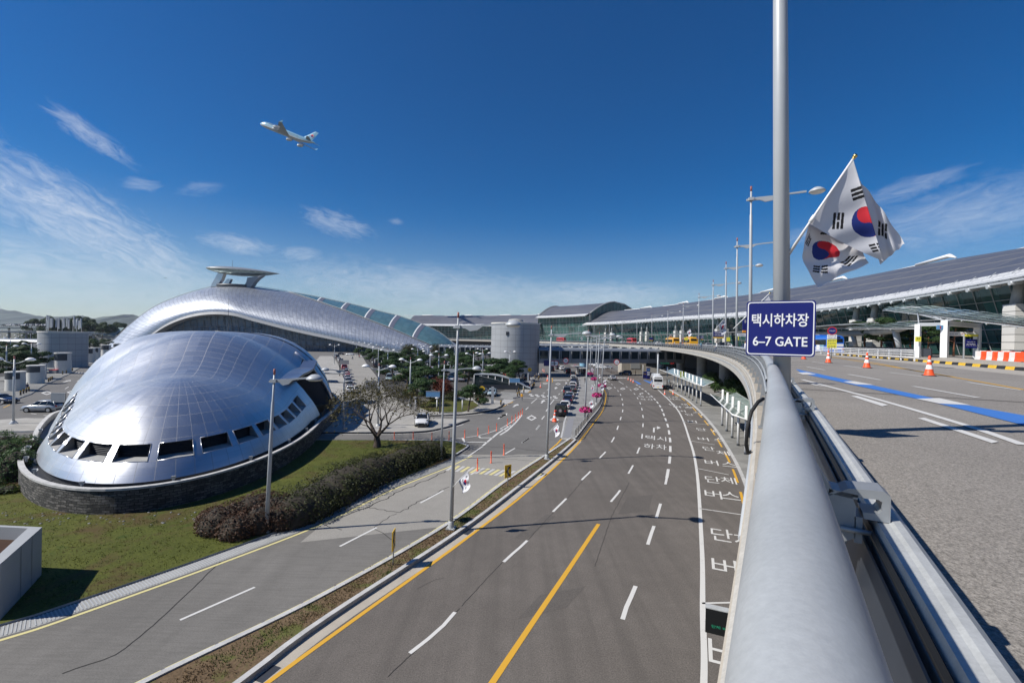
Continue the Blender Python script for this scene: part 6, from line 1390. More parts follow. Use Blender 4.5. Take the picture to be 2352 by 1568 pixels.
# ------------------------------------------------------------------ vegetation
def leaf_cloud(mb, c, rad, n, size, rnd, mi=0, shell=.55, flat=.25, zmin=None):
    """small leaf faces spread through an ellipsoid, denser toward its skin, lying mostly outward"""
    c = V(c)
    for _ in range(n):
        d = V((rnd.gauss(0, 1), rnd.gauss(0, 1), rnd.gauss(0, 1))).normalized(); r = shell + (1 - shell) * rnd.random() ** .5
        p = c + V((d.x * rad[0], d.y * rad[1], d.z * rad[2])) * r
        if zmin is not None and p.z < zmin: continue
        nrm = (d + V((rnd.uniform(-1, 1), rnd.uniform(-1, 1), rnd.uniform(-1, 1))) * .9 + V((0, 0, flat))).normalized()
        u = nrm.orthogonal().normalized(); w = nrm.cross(u); a = rnd.uniform(0, 2 * pi); u, w = u * cos(a) + w * sin(a), w * cos(a) - u * sin(a)
        s = size * rnd.uniform(.6, 1.3); mb.face([p - u * s, p - w * s * .5 + u * s * .1, p + u * s, p + w * s * .5], mi)
# hedge along the ramp: billowing mound
def hedge():
    rnd = random.Random(5)
    H = thing('hedge', 'long low dark brown-green clipped hedge along the ramp at the dome foot', 'hedge')
    spine = spline([g(*q, .1) for q in [(660,1196),(740,1155),(820,1112),(900,1080),(960,1056),(992,1046)]], 10); L = lens(spine); mb = MB(); core = MB()
    for i in range(46):
        f = i / 45; p, t = along(spine, L, f * L[-1]); n_ = V((t.y, -t.x, 0)); w = 2.7 - 1.0 * abs(f - .35) * 1.2; h = 1.25 + .25 * sin(i * 1.7) + (.25 if .3 < f < .6 else 0)
        for k in range(4):
            off = n_ * rnd.uniform(-.55, .55) * w; r = V((rnd.uniform(1.0, 1.5), rnd.uniform(1.0, 1.5), h * rnd.uniform(.75, 1.05)))
            leaf_cloud(mb, p + off + V((0, 0, h * .25)), r, 330, .085, rnd, 0, .86, .5, .08)
        core.ico(p + V((0, 0, .1)), 1.0, 0, 2, .12, (w * .72, w * .72, h * .92))
    mb.build('leaves', 'hedge_leaf', H); core.build('thicket', 'twig', H)
    R = thing('shrub', 'rounded red-brown barberry shrub at the near end of the hedge', 'shrub'); mb = MB(); core = MB()
    for (x, y, rr, h) in [(505,1217,1.35,1.5),(535,1208,1.3,1.6),(575,1198,1.5,1.7),(545,1228,1.15,1.25),(590,1214,1.3,1.4),(630,1192,1.4,1.7),(645,1205,1.2,1.3),(490,1208,1.0,1.2),(600,1180,1.3,1.6)]:
        p = g(x, y, .1); leaf_cloud(mb, p + V((0, 0, h * .3)), (rr, rr, h * .72), 1500, .075, rnd, 0, .84, .4, .08); core.ico(p + V((0, 0, .15)), 1.0, 0, 2, .1, (rr * .82, rr * .82, h * .8))
    mb.build('leaves', 'hedge_red', R); core.build('thicket', 'twig', R)
    for k, (pts, lb, m_) in enumerate([([(20,1075),(-30,1070),(60,1062),(5,1050),(-60,1085),(40,1100)], 'dark green bushes at the left edge beside the stone base', 'shrub_leaf'), ([(-20,1118),(15,1130)], 'low weeds at the foot of the stone base on the far left', 'weed')]):
        S_ = thing('bush', lb, 'bush'); mb = MB(); core = MB()
        for (x, y) in pts:
            p = g(x, y, .1); rr, h = (1.35, 2.3) if k == 0 else (.8, .5)
            leaf_cloud(mb, p + V((0, 0, h * .4)), (rr, rr, h * .7), 1300 if k == 0 else 500, .10 if k == 0 else .07, rnd, 0, .72, .4, .08); core = MB(); core.ico(p + V((0, 0, h * .3)), 1.0, 0, 2, .15, (rr * .7, rr * .7, h * .6)); core.build('thicket', 'twig', S_)
            if k == 0:
                for _ in range(30): a = rnd.uniform(0, 6.28); q = p + V((cos(a) * rr * .7 * rnd.random(), sin(a) * rr * .7 * rnd.random(), h * .8)); mb.face([q, q + V((.06, 0, .3)), q + V((.02, .03, .75))])
        mb.build('leaves', m_, S_)
hedge()
# bare autumn tree
def bare_tree():
    rnd = random.Random(21); base = G('m', 655, 1368, .1)
    T = thing('bare_tree', 'spreading nearly leafless tree beside the dome with thin twiggy crown', 'tree', base); T.scale = (1.32, 1.32, 1.0); segs = MB(); tips = []
    def grow(p, d, r, L, lev):
        n = 3; pts = [p]; rr = [r]
        for k in range(n):
            d = (d + V((rnd.gauss(0, .10), rnd.gauss(0, .10), rnd.gauss(0, .06) + (.03 if lev < 2 else .02)))).normalized(); p = p + d * (L / n); pts.append(p); rr.append(r * (1 - .38 * (k + 1) / n))
        segs.tube(pts, rr, 7 if lev < 2 else (4 if lev < 4 else 3), 0 if lev < 4 else 1, cap=False)
        if lev >= 3: tips.append((pts[1], lev)); tips.append((pts[-1], lev))
        if lev >= 6 or p.z > 8.0: return
        m = {0: 4, 1: 4, 2: 4, 3: 4, 4: 3, 5: 4}[lev]
        for k in range(m):
            ax = d.orthogonal().normalized(); ax.rotate(Matrix.Rotation(2 * pi * k / m + rnd.uniform(-.5, .5), 3, d)); sp = {0: .75, 1: .62, 2: .55, 3: .52, 4: .55, 5: .6}[lev] * rnd.uniform(.6, 1.15)
            nd = (d * cos(sp) + ax * sin(sp)); nd = (nd + V((0, 0, .10 - .05 * lev))).normalized()
            grow(p if k else pts[-1], nd, rr[-1] * {0: .72, 1: .66, 2: .62, 3: .6, 4: .62, 5: .7}[lev], L * rnd.uniform(.66, .90), lev + 1)
    segs.tube([V((0, 0, -.1)), V((.0, 0, .5)), V((-.05, 0, 1.0))], [.36, .27, .25], 10, cap=False)
    for k, d in enumerate([V((-.55, .2, 1)), V((.45, -.15, 1.1)), V((.0, .5, 1)), V((-.15, -.5, .95))]): grow(V((-.05, 0, .95)), d.normalized(), .17 - .02 * k, 1.75, 1)
    segs.build('branches', ['bark', 'twig'], T); mb = MB()
    for p, lev in tips:
        if rnd.random() < (.24 if p.z > 3.6 else .07):
            for _ in range(2):
                q = p + V((rnd.uniform(-.18, .18), rnd.uniform(-.18, .18), rnd.uniform(-.2, .15))); n_ = V((rnd.uniform(-1, 1), rnd.uniform(-1, 1), rnd.uniform(-.2, 1))).normalized(); u = n_.orthogonal().normalized() * rnd.uniform(.055, .11); w = n_.cross(u) * .6
                mb.face([q - u, q - w, q + u, q + w])
    mb.build('leaves', 'tree_leaf', T)
bare_tree()
# pines
def pine(kind, label, group, h=4.6, spread=2.3, seed=1, red=False):
    rnd = random.Random(seed); T = thing('pine_tree', label, 'tree', group=group); tr = MB(); mb = MB()
    pts = [V((0, 0, 0))]; d = V((rnd.uniform(-.15, .15), rnd.uniform(-.15, .15), 1))
    for k in range(4): d = (d + V((rnd.gauss(0, .16), rnd.gauss(0, .16), .15))).normalized(); pts.append(pts[-1] + d * h * .22)
    tr.tube(pts, [.16, .13, .11, .08, .05], 7, cap=False); pads = []
    for k in range(9):
        f = rnd.uniform(.42, 1.0); i = min(3, int(f * 4)); p = pts[i].lerp(pts[i + 1], f * 4 - i); a = k * 2.4 + rnd.uniform(-.4, .4); L = spread * (1.15 - .75 * (f - .42) / .58) * rnd.uniform(.5, .95)
        q = p + V((cos(a) * L, sin(a) * L, .15 + rnd.uniform(-.1, .35))); tr.tube([p, p.lerp(q, .5) + V((0, 0, .12)), q], [.06, .04, .02], 4, cap=False); pads.append((q, rnd.uniform(.65, 1.05) * spread * .45))
    pads.append((pts[-1] + V((0, 0, .1)), spread * .42))
    for q, r in pads: leaf_cloud(mb, q + V((0, 0, .12)), (r, r, r * .42), int(380 * (r / .9) ** 1.3), .14, rnd, 0, .25, .9)
    tr.build('trunk', 'bark_red' if red else 'bark', T); mb.build('crown', 'pine_leaf', T); return T
PG = 'flat-topped pines of the main car park'
protos = [pine(0, 'flat-topped pine, spreading and nearest the garden corner', PG, 4.4, 2.5, 3), pine(0, 'flat-topped pine right of the reddish maple', PG, 4.6, 2.6, 8), pine(0, 'flat-topped pine left of the reddish maple', PG, 4.2, 2.4, 15)]
spots = [('m', 1180, 640, 4.4), ('m', 1800, 690, 4.6), ('m', 1310, 560, 4.0)]
def crown_at(k, X, Y, zc=3.2):
    x, y = px(k, X, Y); h_ = 778 + .021 * (x - 1176); D = FPX * (CAMZ - zc) / (y - h_); p = at(x, y, D); return V((p.x, p.y, 0))
for t, (k, X, Y, h) in zip(protos, spots): t.location = crown_at(k, X, Y)
more = [('m',*q) for q in [(1010,500),(1320,520),(870,410),(1110,405),(980,350),(1240,355),(1390,360),(1410,400),(700,290),(660,240),(760,225),(560,215),(430,175),(610,250),(900,300),(1000,235),(1130,210),(1200,235),(930,235),(1390,245),(1250,190),(1560,260),(1600,230),(1720,245),(1690,330),(1750,300),(1790,450),(1820,390),(1700,200),(1850,260),(1650,280),(1980,380),(2080,450),(2150,410),(1930,215),(2010,215),(1560,210)]] + [('n', 80, 305), ('n', 330, 310), ('n', 215, 385), ('n', 30, 290)]
more.sort(key=lambda a: (px(a[0], a[1], a[2])[0]))
for i, (k, X, Y) in enumerate(more):
    p = crown_at(k, X, Y); lb = 'flat-topped pine, ' + nth(i + 1) + ' from the left among the main car park'
    dup(protos[i % 3], p, i * 1.3, lb, PG, scale=random.uniform(1.15, 1.5))
leftp = [('k',*q) for q in [(420,640),(150,690),(370,570),(150,570),(180,480),(400,450),(60,520),(30,600),(280,500),(1120,450),(940,470),(1000,480),(300,640),(200,620),(80,700)]]; leftp.sort(key=lambda a: a[1])
for i, (k, X, Y) in enumerate(leftp): dup(protos[i % 3], crown_at(k, X, Y), i * 2.1, 'flat-topped pine, ' + nth(i + 1) + ' from the left in the far-left car park', 'flat-topped pines of the far-left car park', scale=random.uniform(1.2, 1.6))
def round_tree(label, loc, r, h, m_, seed, cat='tree', n=2600, size=.16):
    rnd = random.Random(seed); T = thing('round_tree' if cat == 'tree' else 'shrub', label, cat, loc); tr = MB(); tr.tube([(0, 0, 0), (0, 0, h * .4), (.1, 0, h * .75)], [r * .08, r * .06, r * .03], 7, cap=False)
    mb = MB()
    for k in range(9):
        a = rnd.uniform(0, 6.28); q = V((cos(a) * r * .5 * rnd.random(), sin(a) * r * .5 * rnd.random(), h * rnd.uniform(.35, .8))); tr.tube([(0, 0, h * .3), q], [r * .04, r * .015], 4, cap=False); leaf_cloud(mb, q, (r * .58, r * .58, h * .28), n // 9, size, rnd, 0, .3, .3, .1)
    tr.build('trunk', 'bark', T); mb.build('crown', m_, T); return T
round_tree('reddish maple between two pines behind the garden lawn', crown_at('m', 1470, 660, 1.8), 2.9, 4.2, 'maple_leaf', 31, n=5200, size=.13)
round_tree('dark olive round tree left in front of the shell end', g(939, 824.5), 6.5, 8.0, 'olive_leaf', 32, size=.35); round_tree('dark olive round tree right in front of the shell end', g(1006, 822), 6.8, 8.2, 'olive_leaf', 33, size=.35)
round_tree('rounded dark bush beside the person in red', G('m', 1950, 835, .15), 1.7, 1.9, 'hedge_leaf', 34, 'shrub', 2600, .08); round_tree('low dark hedge bush behind the garden lawn', G('m', 1330, 800, .15), 2.6, 1.8, 'hedge_leaf', 35, 'shrub', 3200, .09); round_tree('low dark hedge bush under the maple', G('m', 1600, 790, .15), 2.6, 1.8, 'hedge_leaf', 36, 'shrub', 3200, .09)
round_tree('brownish bush behind the left garden light', G('m', 1080, 790, .15), 2.2, 2.2, 'hedge_leaf', 37, 'shrub', 2800, .09)
round_tree('small olive tree at the shell corner near the lamps', g(1085, 823), 4.5, 6.5, 'olive_leaf', 38, size=.3)
# dark planting bed below the viaduct
bed = None
for i in range(11):
    s = 34 + i * 9.5; lb = 'dark shrub in the shade below the viaduct, ' + nth(i + 1) + ' from the camera'
    if bed is None: bed = round_tree(lb, ps(s, 6.0, .16), 2.4, 3.4, 'shrub_leaf', 51, 'shrub', 3000, .13); bed['group'] = 'dark shrubs below the viaduct'
    else: dup(bed, ps(s, 5.2 + (i % 3) * .9, .16), i * 1.3, lb, 'dark shrubs below the viaduct', scale=random.uniform(.9, 1.3))
# tall pines at the terminal front
TP = 'tall red-barked pines before the terminal'
tpine = None
for i, (x, y, D, lb, sc) in enumerate([(2022,768,76,'tall red-barked pine behind the no-parking sign',.95), (1985,772,84,'tall red-barked pine left of its neighbour by the blue bus',.95), (2092,775,72,'tall red-barked pine left of the white gate frame',.85), (2190,785,70,'tall red-barked pine seen through the white gate frame',.9), (2130,790,74,'tall red-barked pine behind the thin gate post',.8), (2055,778,70,'low red-barked pine between the canopy posts',.7)]):
    p = at(x, 815, D); loc = (p.x, p.y, DZ + .2)
    if tpine is None: tpine = pine(0, lb, TP, 6.2, 2.9, 44, True); tpine.location = loc
    else: dup(tpine, loc, i * 1.7, lb, TP, scale=sc)
# dark pines on the skyline to the left
SKY = 'dark pines on the left skyline'
for i, q in enumerate([(330,205),(370,195),(410,190),(470,190),(520,175),(570,170),(620,165),(660,170),(700,175),(740,190),(790,200),(820,225),(880,245),(920,240),(960,240),(1010,235),(1060,240),(1100,235),(1125,250)]):
    x, y = px('k', *q); D = 430; p = at(x, y, D); hgt = p.z + 2.5; dup(protos[i % 3], (p.x, p.y + (i % 4) * 8, 0), i * 1.1, 'dark skyline pine, ' + nth(i + 1) + ' from the left beyond the car park', SKY, scale=(2.7, 2.7, hgt / 4.8))
wd = MB(); rnd = random.Random(77)
for k in range(70): p = at(rnd.uniform(50, 245), 770, rnd.uniform(435, 480)); leaf_cloud(wd, (p.x, p.y, rnd.uniform(2, 9)), (6, 6, 4), 90, .7, rnd, 0, .3)
tag(wd.build('woodland', 'pine_leaf', None, kind='stuff'), 'dark green woodland below the skyline pines on the left', 'woodland')
# grass blades on the lawn and the median
gb = MB(); rnd = random.Random(9); LPOLY = [V((p[0], p[1], 0)) for p in lawn_poly]
def blades(mb, x, y, z, n, s, mi=0):
    for _ in range(n):
        a = rnd.uniform(0, 6.28); q = V((x + rnd.gauss(0, .10), y + rnd.gauss(0, .10), z)); h = s * rnd.uniform(.5, 1.3); d = V((cos(a), sin(a), 0)); mb.face([q - d * s * .22, q + d * s * .22, q + V((rnd.gauss(0, .35) * h, rnd.gauss(0, .35) * h, h))], mi)
n = 0
while n < 9500:
    x, y = rnd.uniform(-40, -2), 14 + 38 * rnd.random() ** 1.4
    if not inside(x, y, LPOLY): continue
    n += 1; f = mnoise.noise(V((x * .35, y * .35, 0))); blades(gb, x, y, .085, 5, .075, 1 if f > .22 else (2 if f < -.33 else 0))
tag(gb.build('grass', ['grass_blade', 'dry_grass', 'weed'], None, kind='stuff'), 'short olive and brown grass tufts on the lawn', 'grass')
vb = MB(); mL = resample(midl, .25)
for p in mL:
    if p.y > 62: continue
    w = .75
    for _ in range(16 if p.y < 34 else 6): q = p + V((rnd.uniform(-w, w), rnd.uniform(-.4, .4), 0)); f = mnoise.noise(V((q.x * .5, q.y * .5, 3))); blades(vb, q.x, q.y, .125, 4, .085, 2 if f > .12 else 1)
tag(vb.build('verge_grass', ['grass_blade', 'dry_grass', 'weed'], None, kind='stuff'), 'dry brown and green grass in the median strip', 'grass')
st_ = MB()
for k in range(90):
    p = g(rnd.uniform(-10, 560), rnd.uniform(1176, 1204), .09)
    if inside(p.x, p.y, LPOLY): st_.ico(p, rnd.uniform(.03, .09), 0, 1, .35, (1, 1, .6))
tag(st_.build('rubble', 'cloth_grey', None, kind='stuff'), 'scattered pale stones on the soil below the stone base', 'stones')
# ------------------------------------------------------------------ bus shelters below the viaduct
def shelter(label, posts, zf, left, tail):
    """posts: survey points of the tall roof posts (base), roof leans left over the kerb"""
    B = [g(*b, .16) for b in posts]; T = thing('bus_shelter', label, 'bus shelter', (0, 0, 0), group='glass bus shelters below the viaduct'); a, b = B[0], B[-1]; d = (b - a).normalized(); n_ = V((d.y, -d.x, 0))
    if n_.x < 0: n_ = -n_
    L0 = (b - a).length; A0 = a - d * .9; A1 = b + d * tail
    gl = MB(); k = max(6, int((A1 - A0).length / 1.0)); P = [A0.lerp(A1, i / k) for i in range(k + 1)]
    lo_, hi_ = [p - n_ * 1.5 + V((0, 0, zf + .15)) for p in P], [p + n_ * .1 + V((0, 0, zf - .35)) for p in P]; fa = [p + n_ * 2.0 + V((0, 0, zf + .55)) for p in P]
    for i in range(k):
        gl.face([lo_[i], lo_[i+1], hi_[i+1], hi_[i]][::-1], 0, [(0.04, 0), (.96, 0), (.96, 1), (.04, 1)]); gl.face([hi_[i], hi_[i+1], fa[i+1], fa[i]][::-1], 0, [(0.04, 0), (.96, 0), (.96, 1), (.04, 1)])
    gl.build('glass_roof', 'canopy_glass', T); fr = MB()
    for l in (lo_, hi_, fa): fr.tube([p - V((0, 0, .06)) for p in l], .06, 5)
    for i in range(0, k + 1, 2): fr.tube([lo_[i] - V((0, 0, .05)), hi_[i] - V((0, 0, .07)), fa[i] - V((0, 0, .05))], .05, 4)
    fr.tube([A0 - n_ * 1.55 + V((0, 0, zf + .1)), A0 + n_ * .1 + V((0, 0, zf - .42)), A0 + n_ * 2.05 + V((0, 0, zf + .5))], .09, 5); fr.build('roof_frame', 'white', T)
    for p in B:
        q = MB(); q.tube([p, p + V((0, 0, zf + 1.0))], .15, 12); q.build('post', 'white', T); q = MB(); q.tube([p, p + V((0, 0, .22))], .165, 12, cap=False); q.build('post_foot', 'dark_steel', T)
        q = MB(); q.tube([p + V((0, 0, zf + .8)), p - n_ * 1.2 + V((0, 0, zf + .15))], .03, 5); q.tube([p + V((0, 0, zf + .8)), p + n_ * 1.7 + V((0, 0, zf + .5))], .03, 5); q.build('stay', 'galv', T)
    return T
shelter('near glass-roofed bus shelter with five white posts', [px('q', *q) for q in [(2028,1450),(1925,1330),(1842,1222),(1768,1130),(1703,1052)]], 4.2, 0, 1.6)
shelter('farther glass-roofed bus shelter with a row of white posts behind the coach', [px('q', *q) for q in [(1405,780),(1345,738),(1290,700),(1240,665),(1190,630),(1082,572),(1035,545),(935,505)]], 4.2, 0, 3.0)
def pole_sign(name, label, cat, base, zt, w, h, body, bg, fg, rz=0.0, post='white', gr=None, pr=.05):
    t = thing(name, label, cat, base, rz, gr); mb = MB(); mb.tube([(0, .04, 0), (0, .04, zt)], pr, 8); mb.build('post', post, t); M = facing((0, 0, zt - h / 2), 0); mb = MB(); mb.extrude([(-w/2, -h/2), (w/2, -h/2), (w/2, h/2), (-w/2, h/2)], .05, M); pn = mb.build('panel', bg, t)
    if body:
        lines = body if isinstance(body, list) else [body]; q = MB()
        for i, b in enumerate(lines): q.add(text_fit(b, w * .8, h / len(lines) * .6, .003), M @ Matrix.Translation((0, h / 2 - h * (i + .5) / len(lines), .027)))
        q.build('lettering', fg, t)
    return t
p = G('q', 1140, 610, .16); pole_sign('notice_sign', 'yellow notice on a thick white post beside the far shelter', 'sign', p, 5.2, 1.05, 1.5, ['단체', '버스', '하차'], 'yellow_lemon', 'black', .25, 'white', None, .16)
led = thing('led_sign', 'black dot-matrix sign with green characters hung below the railing', 'sign', (0, 0, 0)); c = at(1653, 1426, 5.2); M = facing(c, -heading(4) + .12); mb = MB(); mb.extrude([(-.15, -.14), (.32, -.14), (.32, .14), (-.15, .14)], .08, M); mb.build('case', 'led_panel', led)
q = MB(); q.add(text_fit('단체 버스  택시', .34, .034, .002), M @ Matrix.Translation((.085, -.05, .044))); q.build('lettering', 'led_green', led); mb = MB(); mb.extrude([(-.155, .14), (.33, .14), (.33, .15), (-.155, .15)], .09, M); mb.build('rim', 'galv', led)
mb = MB(); mb.tube([c + V((.25, .05, 0)), ps(5.6, -.2, DZ - .3)], .03, 6); mb.build('bracket', 'galv', led)
p = G('q', 800, 505, .16); t = thing('led_sign', 'black dot-matrix sign with green and red characters above the coach', 'sign', (p.x, p.y, .16), .12); mb = MB(); mb.tube([(0, 0, 0), (0, 0, 8.6)], .2, 10); mb.build('post', 'pole_grey', t); mb = MB(); mb.box((2.6, -.1, 6.2), (4.4, .3, .62)); mb.build('case', 'led_panel', t); q = MB(); q.add(text_fit('택시승강장', 2.5, .36, .003), facing((1.85, -.27, 6.2), 0)); q.build('lettering', 'led_green', t); q = MB(); q.add(text_fit('6-7', .9, .36, .003), facing((3.9, -.27, 6.2), 0)); q.build('lettering', 'led_red', t)
p = G('q', 672, 400, .16); t = thing('totem_sign', 'blue and white totem sign by the dark viaduct end', 'sign', (p.x, p.y, .16), .1); mb = MB(); mb.box((0, 0, 1.75), (1.1, .3, 3.5)); mb.build('panel', 'blue_sign', t)
for z in (2.9, 2.1, 1.4): mb = MB(); mb.box((0, -.17, z), (.8, .04, .5)); mb.build('notice', 'sky_sign' if z > 2.5 else 'letter_white', t)
p = G('q', 632, 398, .16); t = thing('banner', 'dark blue advertising banner on a frame beside the totem', 'banner', (p.x, p.y, .16), .1); mb = MB(); mb.box((0, 0, 1.2), (1.6, .1, 2.2)); mb.build('panel', 'blue_sign', t); mb = MB(); mb.tube([(-.85, 0, 0), (-.85, 0, 4.5)], .06, 6); mb.tube([(.85, 0, 0), (.85, 0, 2.4)], .05, 6); mb.build('frame', 'white', t); q = MB(); q.add(text_fit('FREE', 1.2, .35, .003), facing((0, -.06, 1.5), 0)); q.build('lettering', 'yellow', t)
# plaza railing with planting
rl = resample(spline([g(*q) for q in [(1320,1009),(1352,967),(1379,932),(1386.5,903),(1382,890)]], 8), 1.4); T = thing('plaza_railing', 'low grey mesh railing along the plaza bend', 'railing'); mb = MB()
for z in (.35, .72, 1.05): mb.tube([p + V((0, 0, z + .15)) for p in rl], .03, 5)
mb.build('rails', 'galv', T); 
for p in rl: q = MB(); q.box((p.x, p.y, .68), (.09, .12, 1.06), .3); q.build('post', 'concrete_grey', T)
ms = MB()
for a, b in zip(rl, rl[1:]):
    for k in range(4): p = a.lerp(b, (k + .5) / 4); ms.box((p.x, p.y, .7), (.03, .03, .85))
ms.build('infill', 'beige', T)
# small flat-roofed shelter at the far end of the plaza
p = G('n', 1330, 420, .15); T = thing('plaza_shelter', 'long low glazed waiting shelter at the far end of the plaza', 'shelter', (p.x, p.y, .15), .06); mb = MB(); mb.box((-.3, 8, 2.75), (2.6, 17, .16)); mb.build('roof', 'concrete_grey', T)
for y in range(0, 17, 3): q = MB(); q.box((.7, y, 1.35), (.12, .12, 2.7)); q.build('post', 'dark_steel', T)
q = MB(); q.box((.78, 8, 1.4), (.04, 16, 2.2)); q.build('glass', 'glass', T)
p = G('n', 1300, 275); mb = MB(); T = thing('bin_tank', 'pale blue cylinder standing behind the plaza shelter', 'tank', (p.x, p.y, 0)); mb.lathe((0, 0, 0), [(1.5, 0), (1.5, 4.2), (1.3, 4.4), (.02, 4.5)], 20); mb.build('body', 'plane_blue', T)
# bollards
bo = thing('bollard', 'dark bollard', 'bollard', group='dark bollards of the forecourt'); mb = MB(); mb.lathe((0, 0, 0), [(.13, 0), (.13, .95), (.09, 1.02), (.01, 1.03)], 10); mb.build('post', 'bark', bo); mb = MB(); mb.lathe((0, 0, .75), [(.135, 0), (.135, .12)], 10); mb.build('band', 'kerb_yellow', bo)
bl = [('n',*q) for q in [(13,870),(274,735),(303,720),(292,660),(373,670),(545,440),(600,470),(612,450),(510,590),(525,575),(540,560)]] + [('k',*q) for q in [(655,780),(693,772),(728,760),(743,750),(757,745),(508,860),(527,850),(545,840),(215,1000),(245,985),(274,975),(301,960),(893,655),(879,692),(906,685),(920,680),(850,695),(997,655),(1020,652),(1042,645),(1060,640)]]; bl.sort(key=lambda a: px(*a)[0])
for i, a in enumerate(bl):
    lb = 'dark bollard, ' + nth(i + 1) + ' from the left across the forecourt'
    if i == 0: bo.location = G(*a, .02); bo['label'] = lb
    else: dup(bo, G(*a, .02), 0, lb)
# blue direction boards
def board(label, k, base, top, left, right, bot, rz, bg='sky_sign'):
    P0 = G(k, *base, .15); D = P0.y; z1 = at(*px(k, 0, top), D).z; z0 = at(*px(k, 0, bot), D).z; xl = at(*px(k, left, top), D).x - P0.x; xr = at(*px(k, right, top), D).x - P0.x
    t = thing('direction_sign', label, 'sign', (P0.x, P0.y, .15), rz); mb = MB(); mb.box((0, .1, (z1 - .15) / 2), (.22, .22, z1 - .15)); mb.build('post', 'dark_steel' if bg == 'sky_sign' else 'black', t)
    mb = MB(); mb.box(((xl + xr) / 2, -.05, (z0 + z1) / 2 - .15), (xr - xl, .12, z1 - z0)); mb.build('panel', bg, t); mb = MB(); mb.box(((xl + xr) / 2, -.05, z1 - .11), (xr - xl + .06, .16, .06)); mb.box(((xl + xr) / 2, -.05, z0 - .19), (xr - xl + .06, .16, .06)); mb.build('frame', 'galv', t); return t
board('blue direction board on a black post at the garden corner', 'm', (1440,950), 648, 1270, 1442, 712, .0); board('blue direction board on a grey post by the striped crossing', 'n', (262,655), 436, 150, 312, 500, .0)
board('dark back of a direction board beside the silver off-roader', 'k', (665,1210), 960, 540, 683, 1045, .0, 'clad_grey'); board('dark back of a direction board over the row of parked cars', 'm', (183,480), 278, 185, 300, 328, .0, 'cloth_grey'); board('grey back of a board seen through the bare tree', 'm', (590,700), 530, 512, 662, 640, .0, 'cloth_grey')
for i, (k, b, tp_, rad, lb) in enumerate([('m', (1970,800), 642, 35, 'yellow disc with letter A beside the arched entrance'), ('n', (467,420), 305, 30, 'yellow disc with letter A before the round tower')]):
    P0 = G(k, *b, .1) if k == 'n' else G('m', 1925, 760, .1); cz = at(*px(k, b[0], tp_), P0.y); r = rad * RG[k][2] / 1.7415 / FPX * P0.y; t = thing('letter_disc', lb, 'sign', (cz.x, P0.y, 0), group='yellow lettered discs'); mb = MB(); mb.tube([(0, 0, 0), (0, 0, cz.z - r)], .05, 6); mb.build('post', 'galv', t); M = facing((0, 0, cz.z), 0); mb = MB(); mb.tube([(0, -.05, cz.z), (0, .05, cz.z)], r, 28); mb.build('disc', 'yellow', t); q = MB(); q.add(text_fit('A', r * 1.0, r * 1.15, .003), facing((0, -.056, cz.z), 0)); q.build('lettering', 'black', t)
for i, q in enumerate([(440,497,360),(2100,830,620)]):
    k = 'n' if i == 0 else 'm'; P0 = G(k, q[0], q[1], .1); z1 = at(*px(k, q[0], q[2]), P0.y).z; t = thing('slab_post', ['pale grey upright slab post before the tower', 'pale grey upright slab post by the arched entrance'][i], 'post', P0, group='pale slab posts'); mb = MB(); mb.box((0, 0, z1 / 2), (.5, .25, z1 - .1)); mb.build('slab', 'sky_sign' if i == 5 else 'pole_grey', t)
for i, (X, Yb, Yt) in enumerate([(465,830,672),(190,935,760),(682,742,608),(990,640,537),(1125,600,512)]): P0 = G('k', X, Yb, .1); z1 = at(*px('k', X, Yt), P0.y).z; t = thing('slab_post', 'pale upright slab post, ' + nth([2, 1, 3, 4, 5][i]) + ' from the left along the booths', 'post', P0, group='pale slab posts'); mb = MB(); mb.box((0, 0, z1 / 2), (.75, .25, z1 - .1)); mb.build('slab', 'plane_grey' if False else 'pole_grey', t)
# arched car park entrance
def arch_entry(label, cx, by, w, h, rz, slope=True):
    p = g(cx, by); t = thing('arched_entrance', label, 'shelter', (p.x, p.y, 0), rz, 'arched stair entrances'); n = 16; pts = []
    for i in range(n + 1): f = i / n; pts.append((w * (f - .35), h * (1 - (1.25 * (f - .2)) ** 2) if f > .2 else h * (1 - (.9 * (f - .2)) ** 2)))
    mb = MB(); rows = [[V((x, y, max(.3, z))) for x, z in pts] for y in (-1.7, 1.7)]; up = [[v + V((0, 0, .22)) for v in r] for r in rows]; mb.grid(rows, 0, smooth=False); mb.grid(up[::-1], 0, smooth=False); mb.grid([rows[0], up[0]][::-1], 0, smooth=False); mb.grid([rows[1], up[1]], 0, smooth=False); mb.build('roof', 'pole_grey', t)
    gl = MB(); fr = MB()
    for y in (-1.55, 1.55):
        for i in range(n): (x0, z0), (x1, z1) = pts[i], pts[i + 1]; gl.quad((x0, y, 0), (x1, y, 0), (x1, y, max(.25, z1)), (x0, y, max(.25, z0)))
        for i in range(0, n + 1, 2): q = MB(); q.tube([(pts[i][0], y * 1.02, 0), (pts[i][0], y * 1.02, max(.3, pts[i][1]))], .07, 4); q.build('bar', 'white', t)
    gl.build('glass', 'glass', t)
arch_entry('arched glazed stair entrance beside the yellow letter disc', 1135, 891, 13.5, 3.3, -.04); arch_entry('farther arched glazed stair entrance deep in the car park', 905, 843, 20, 3.2, .05)
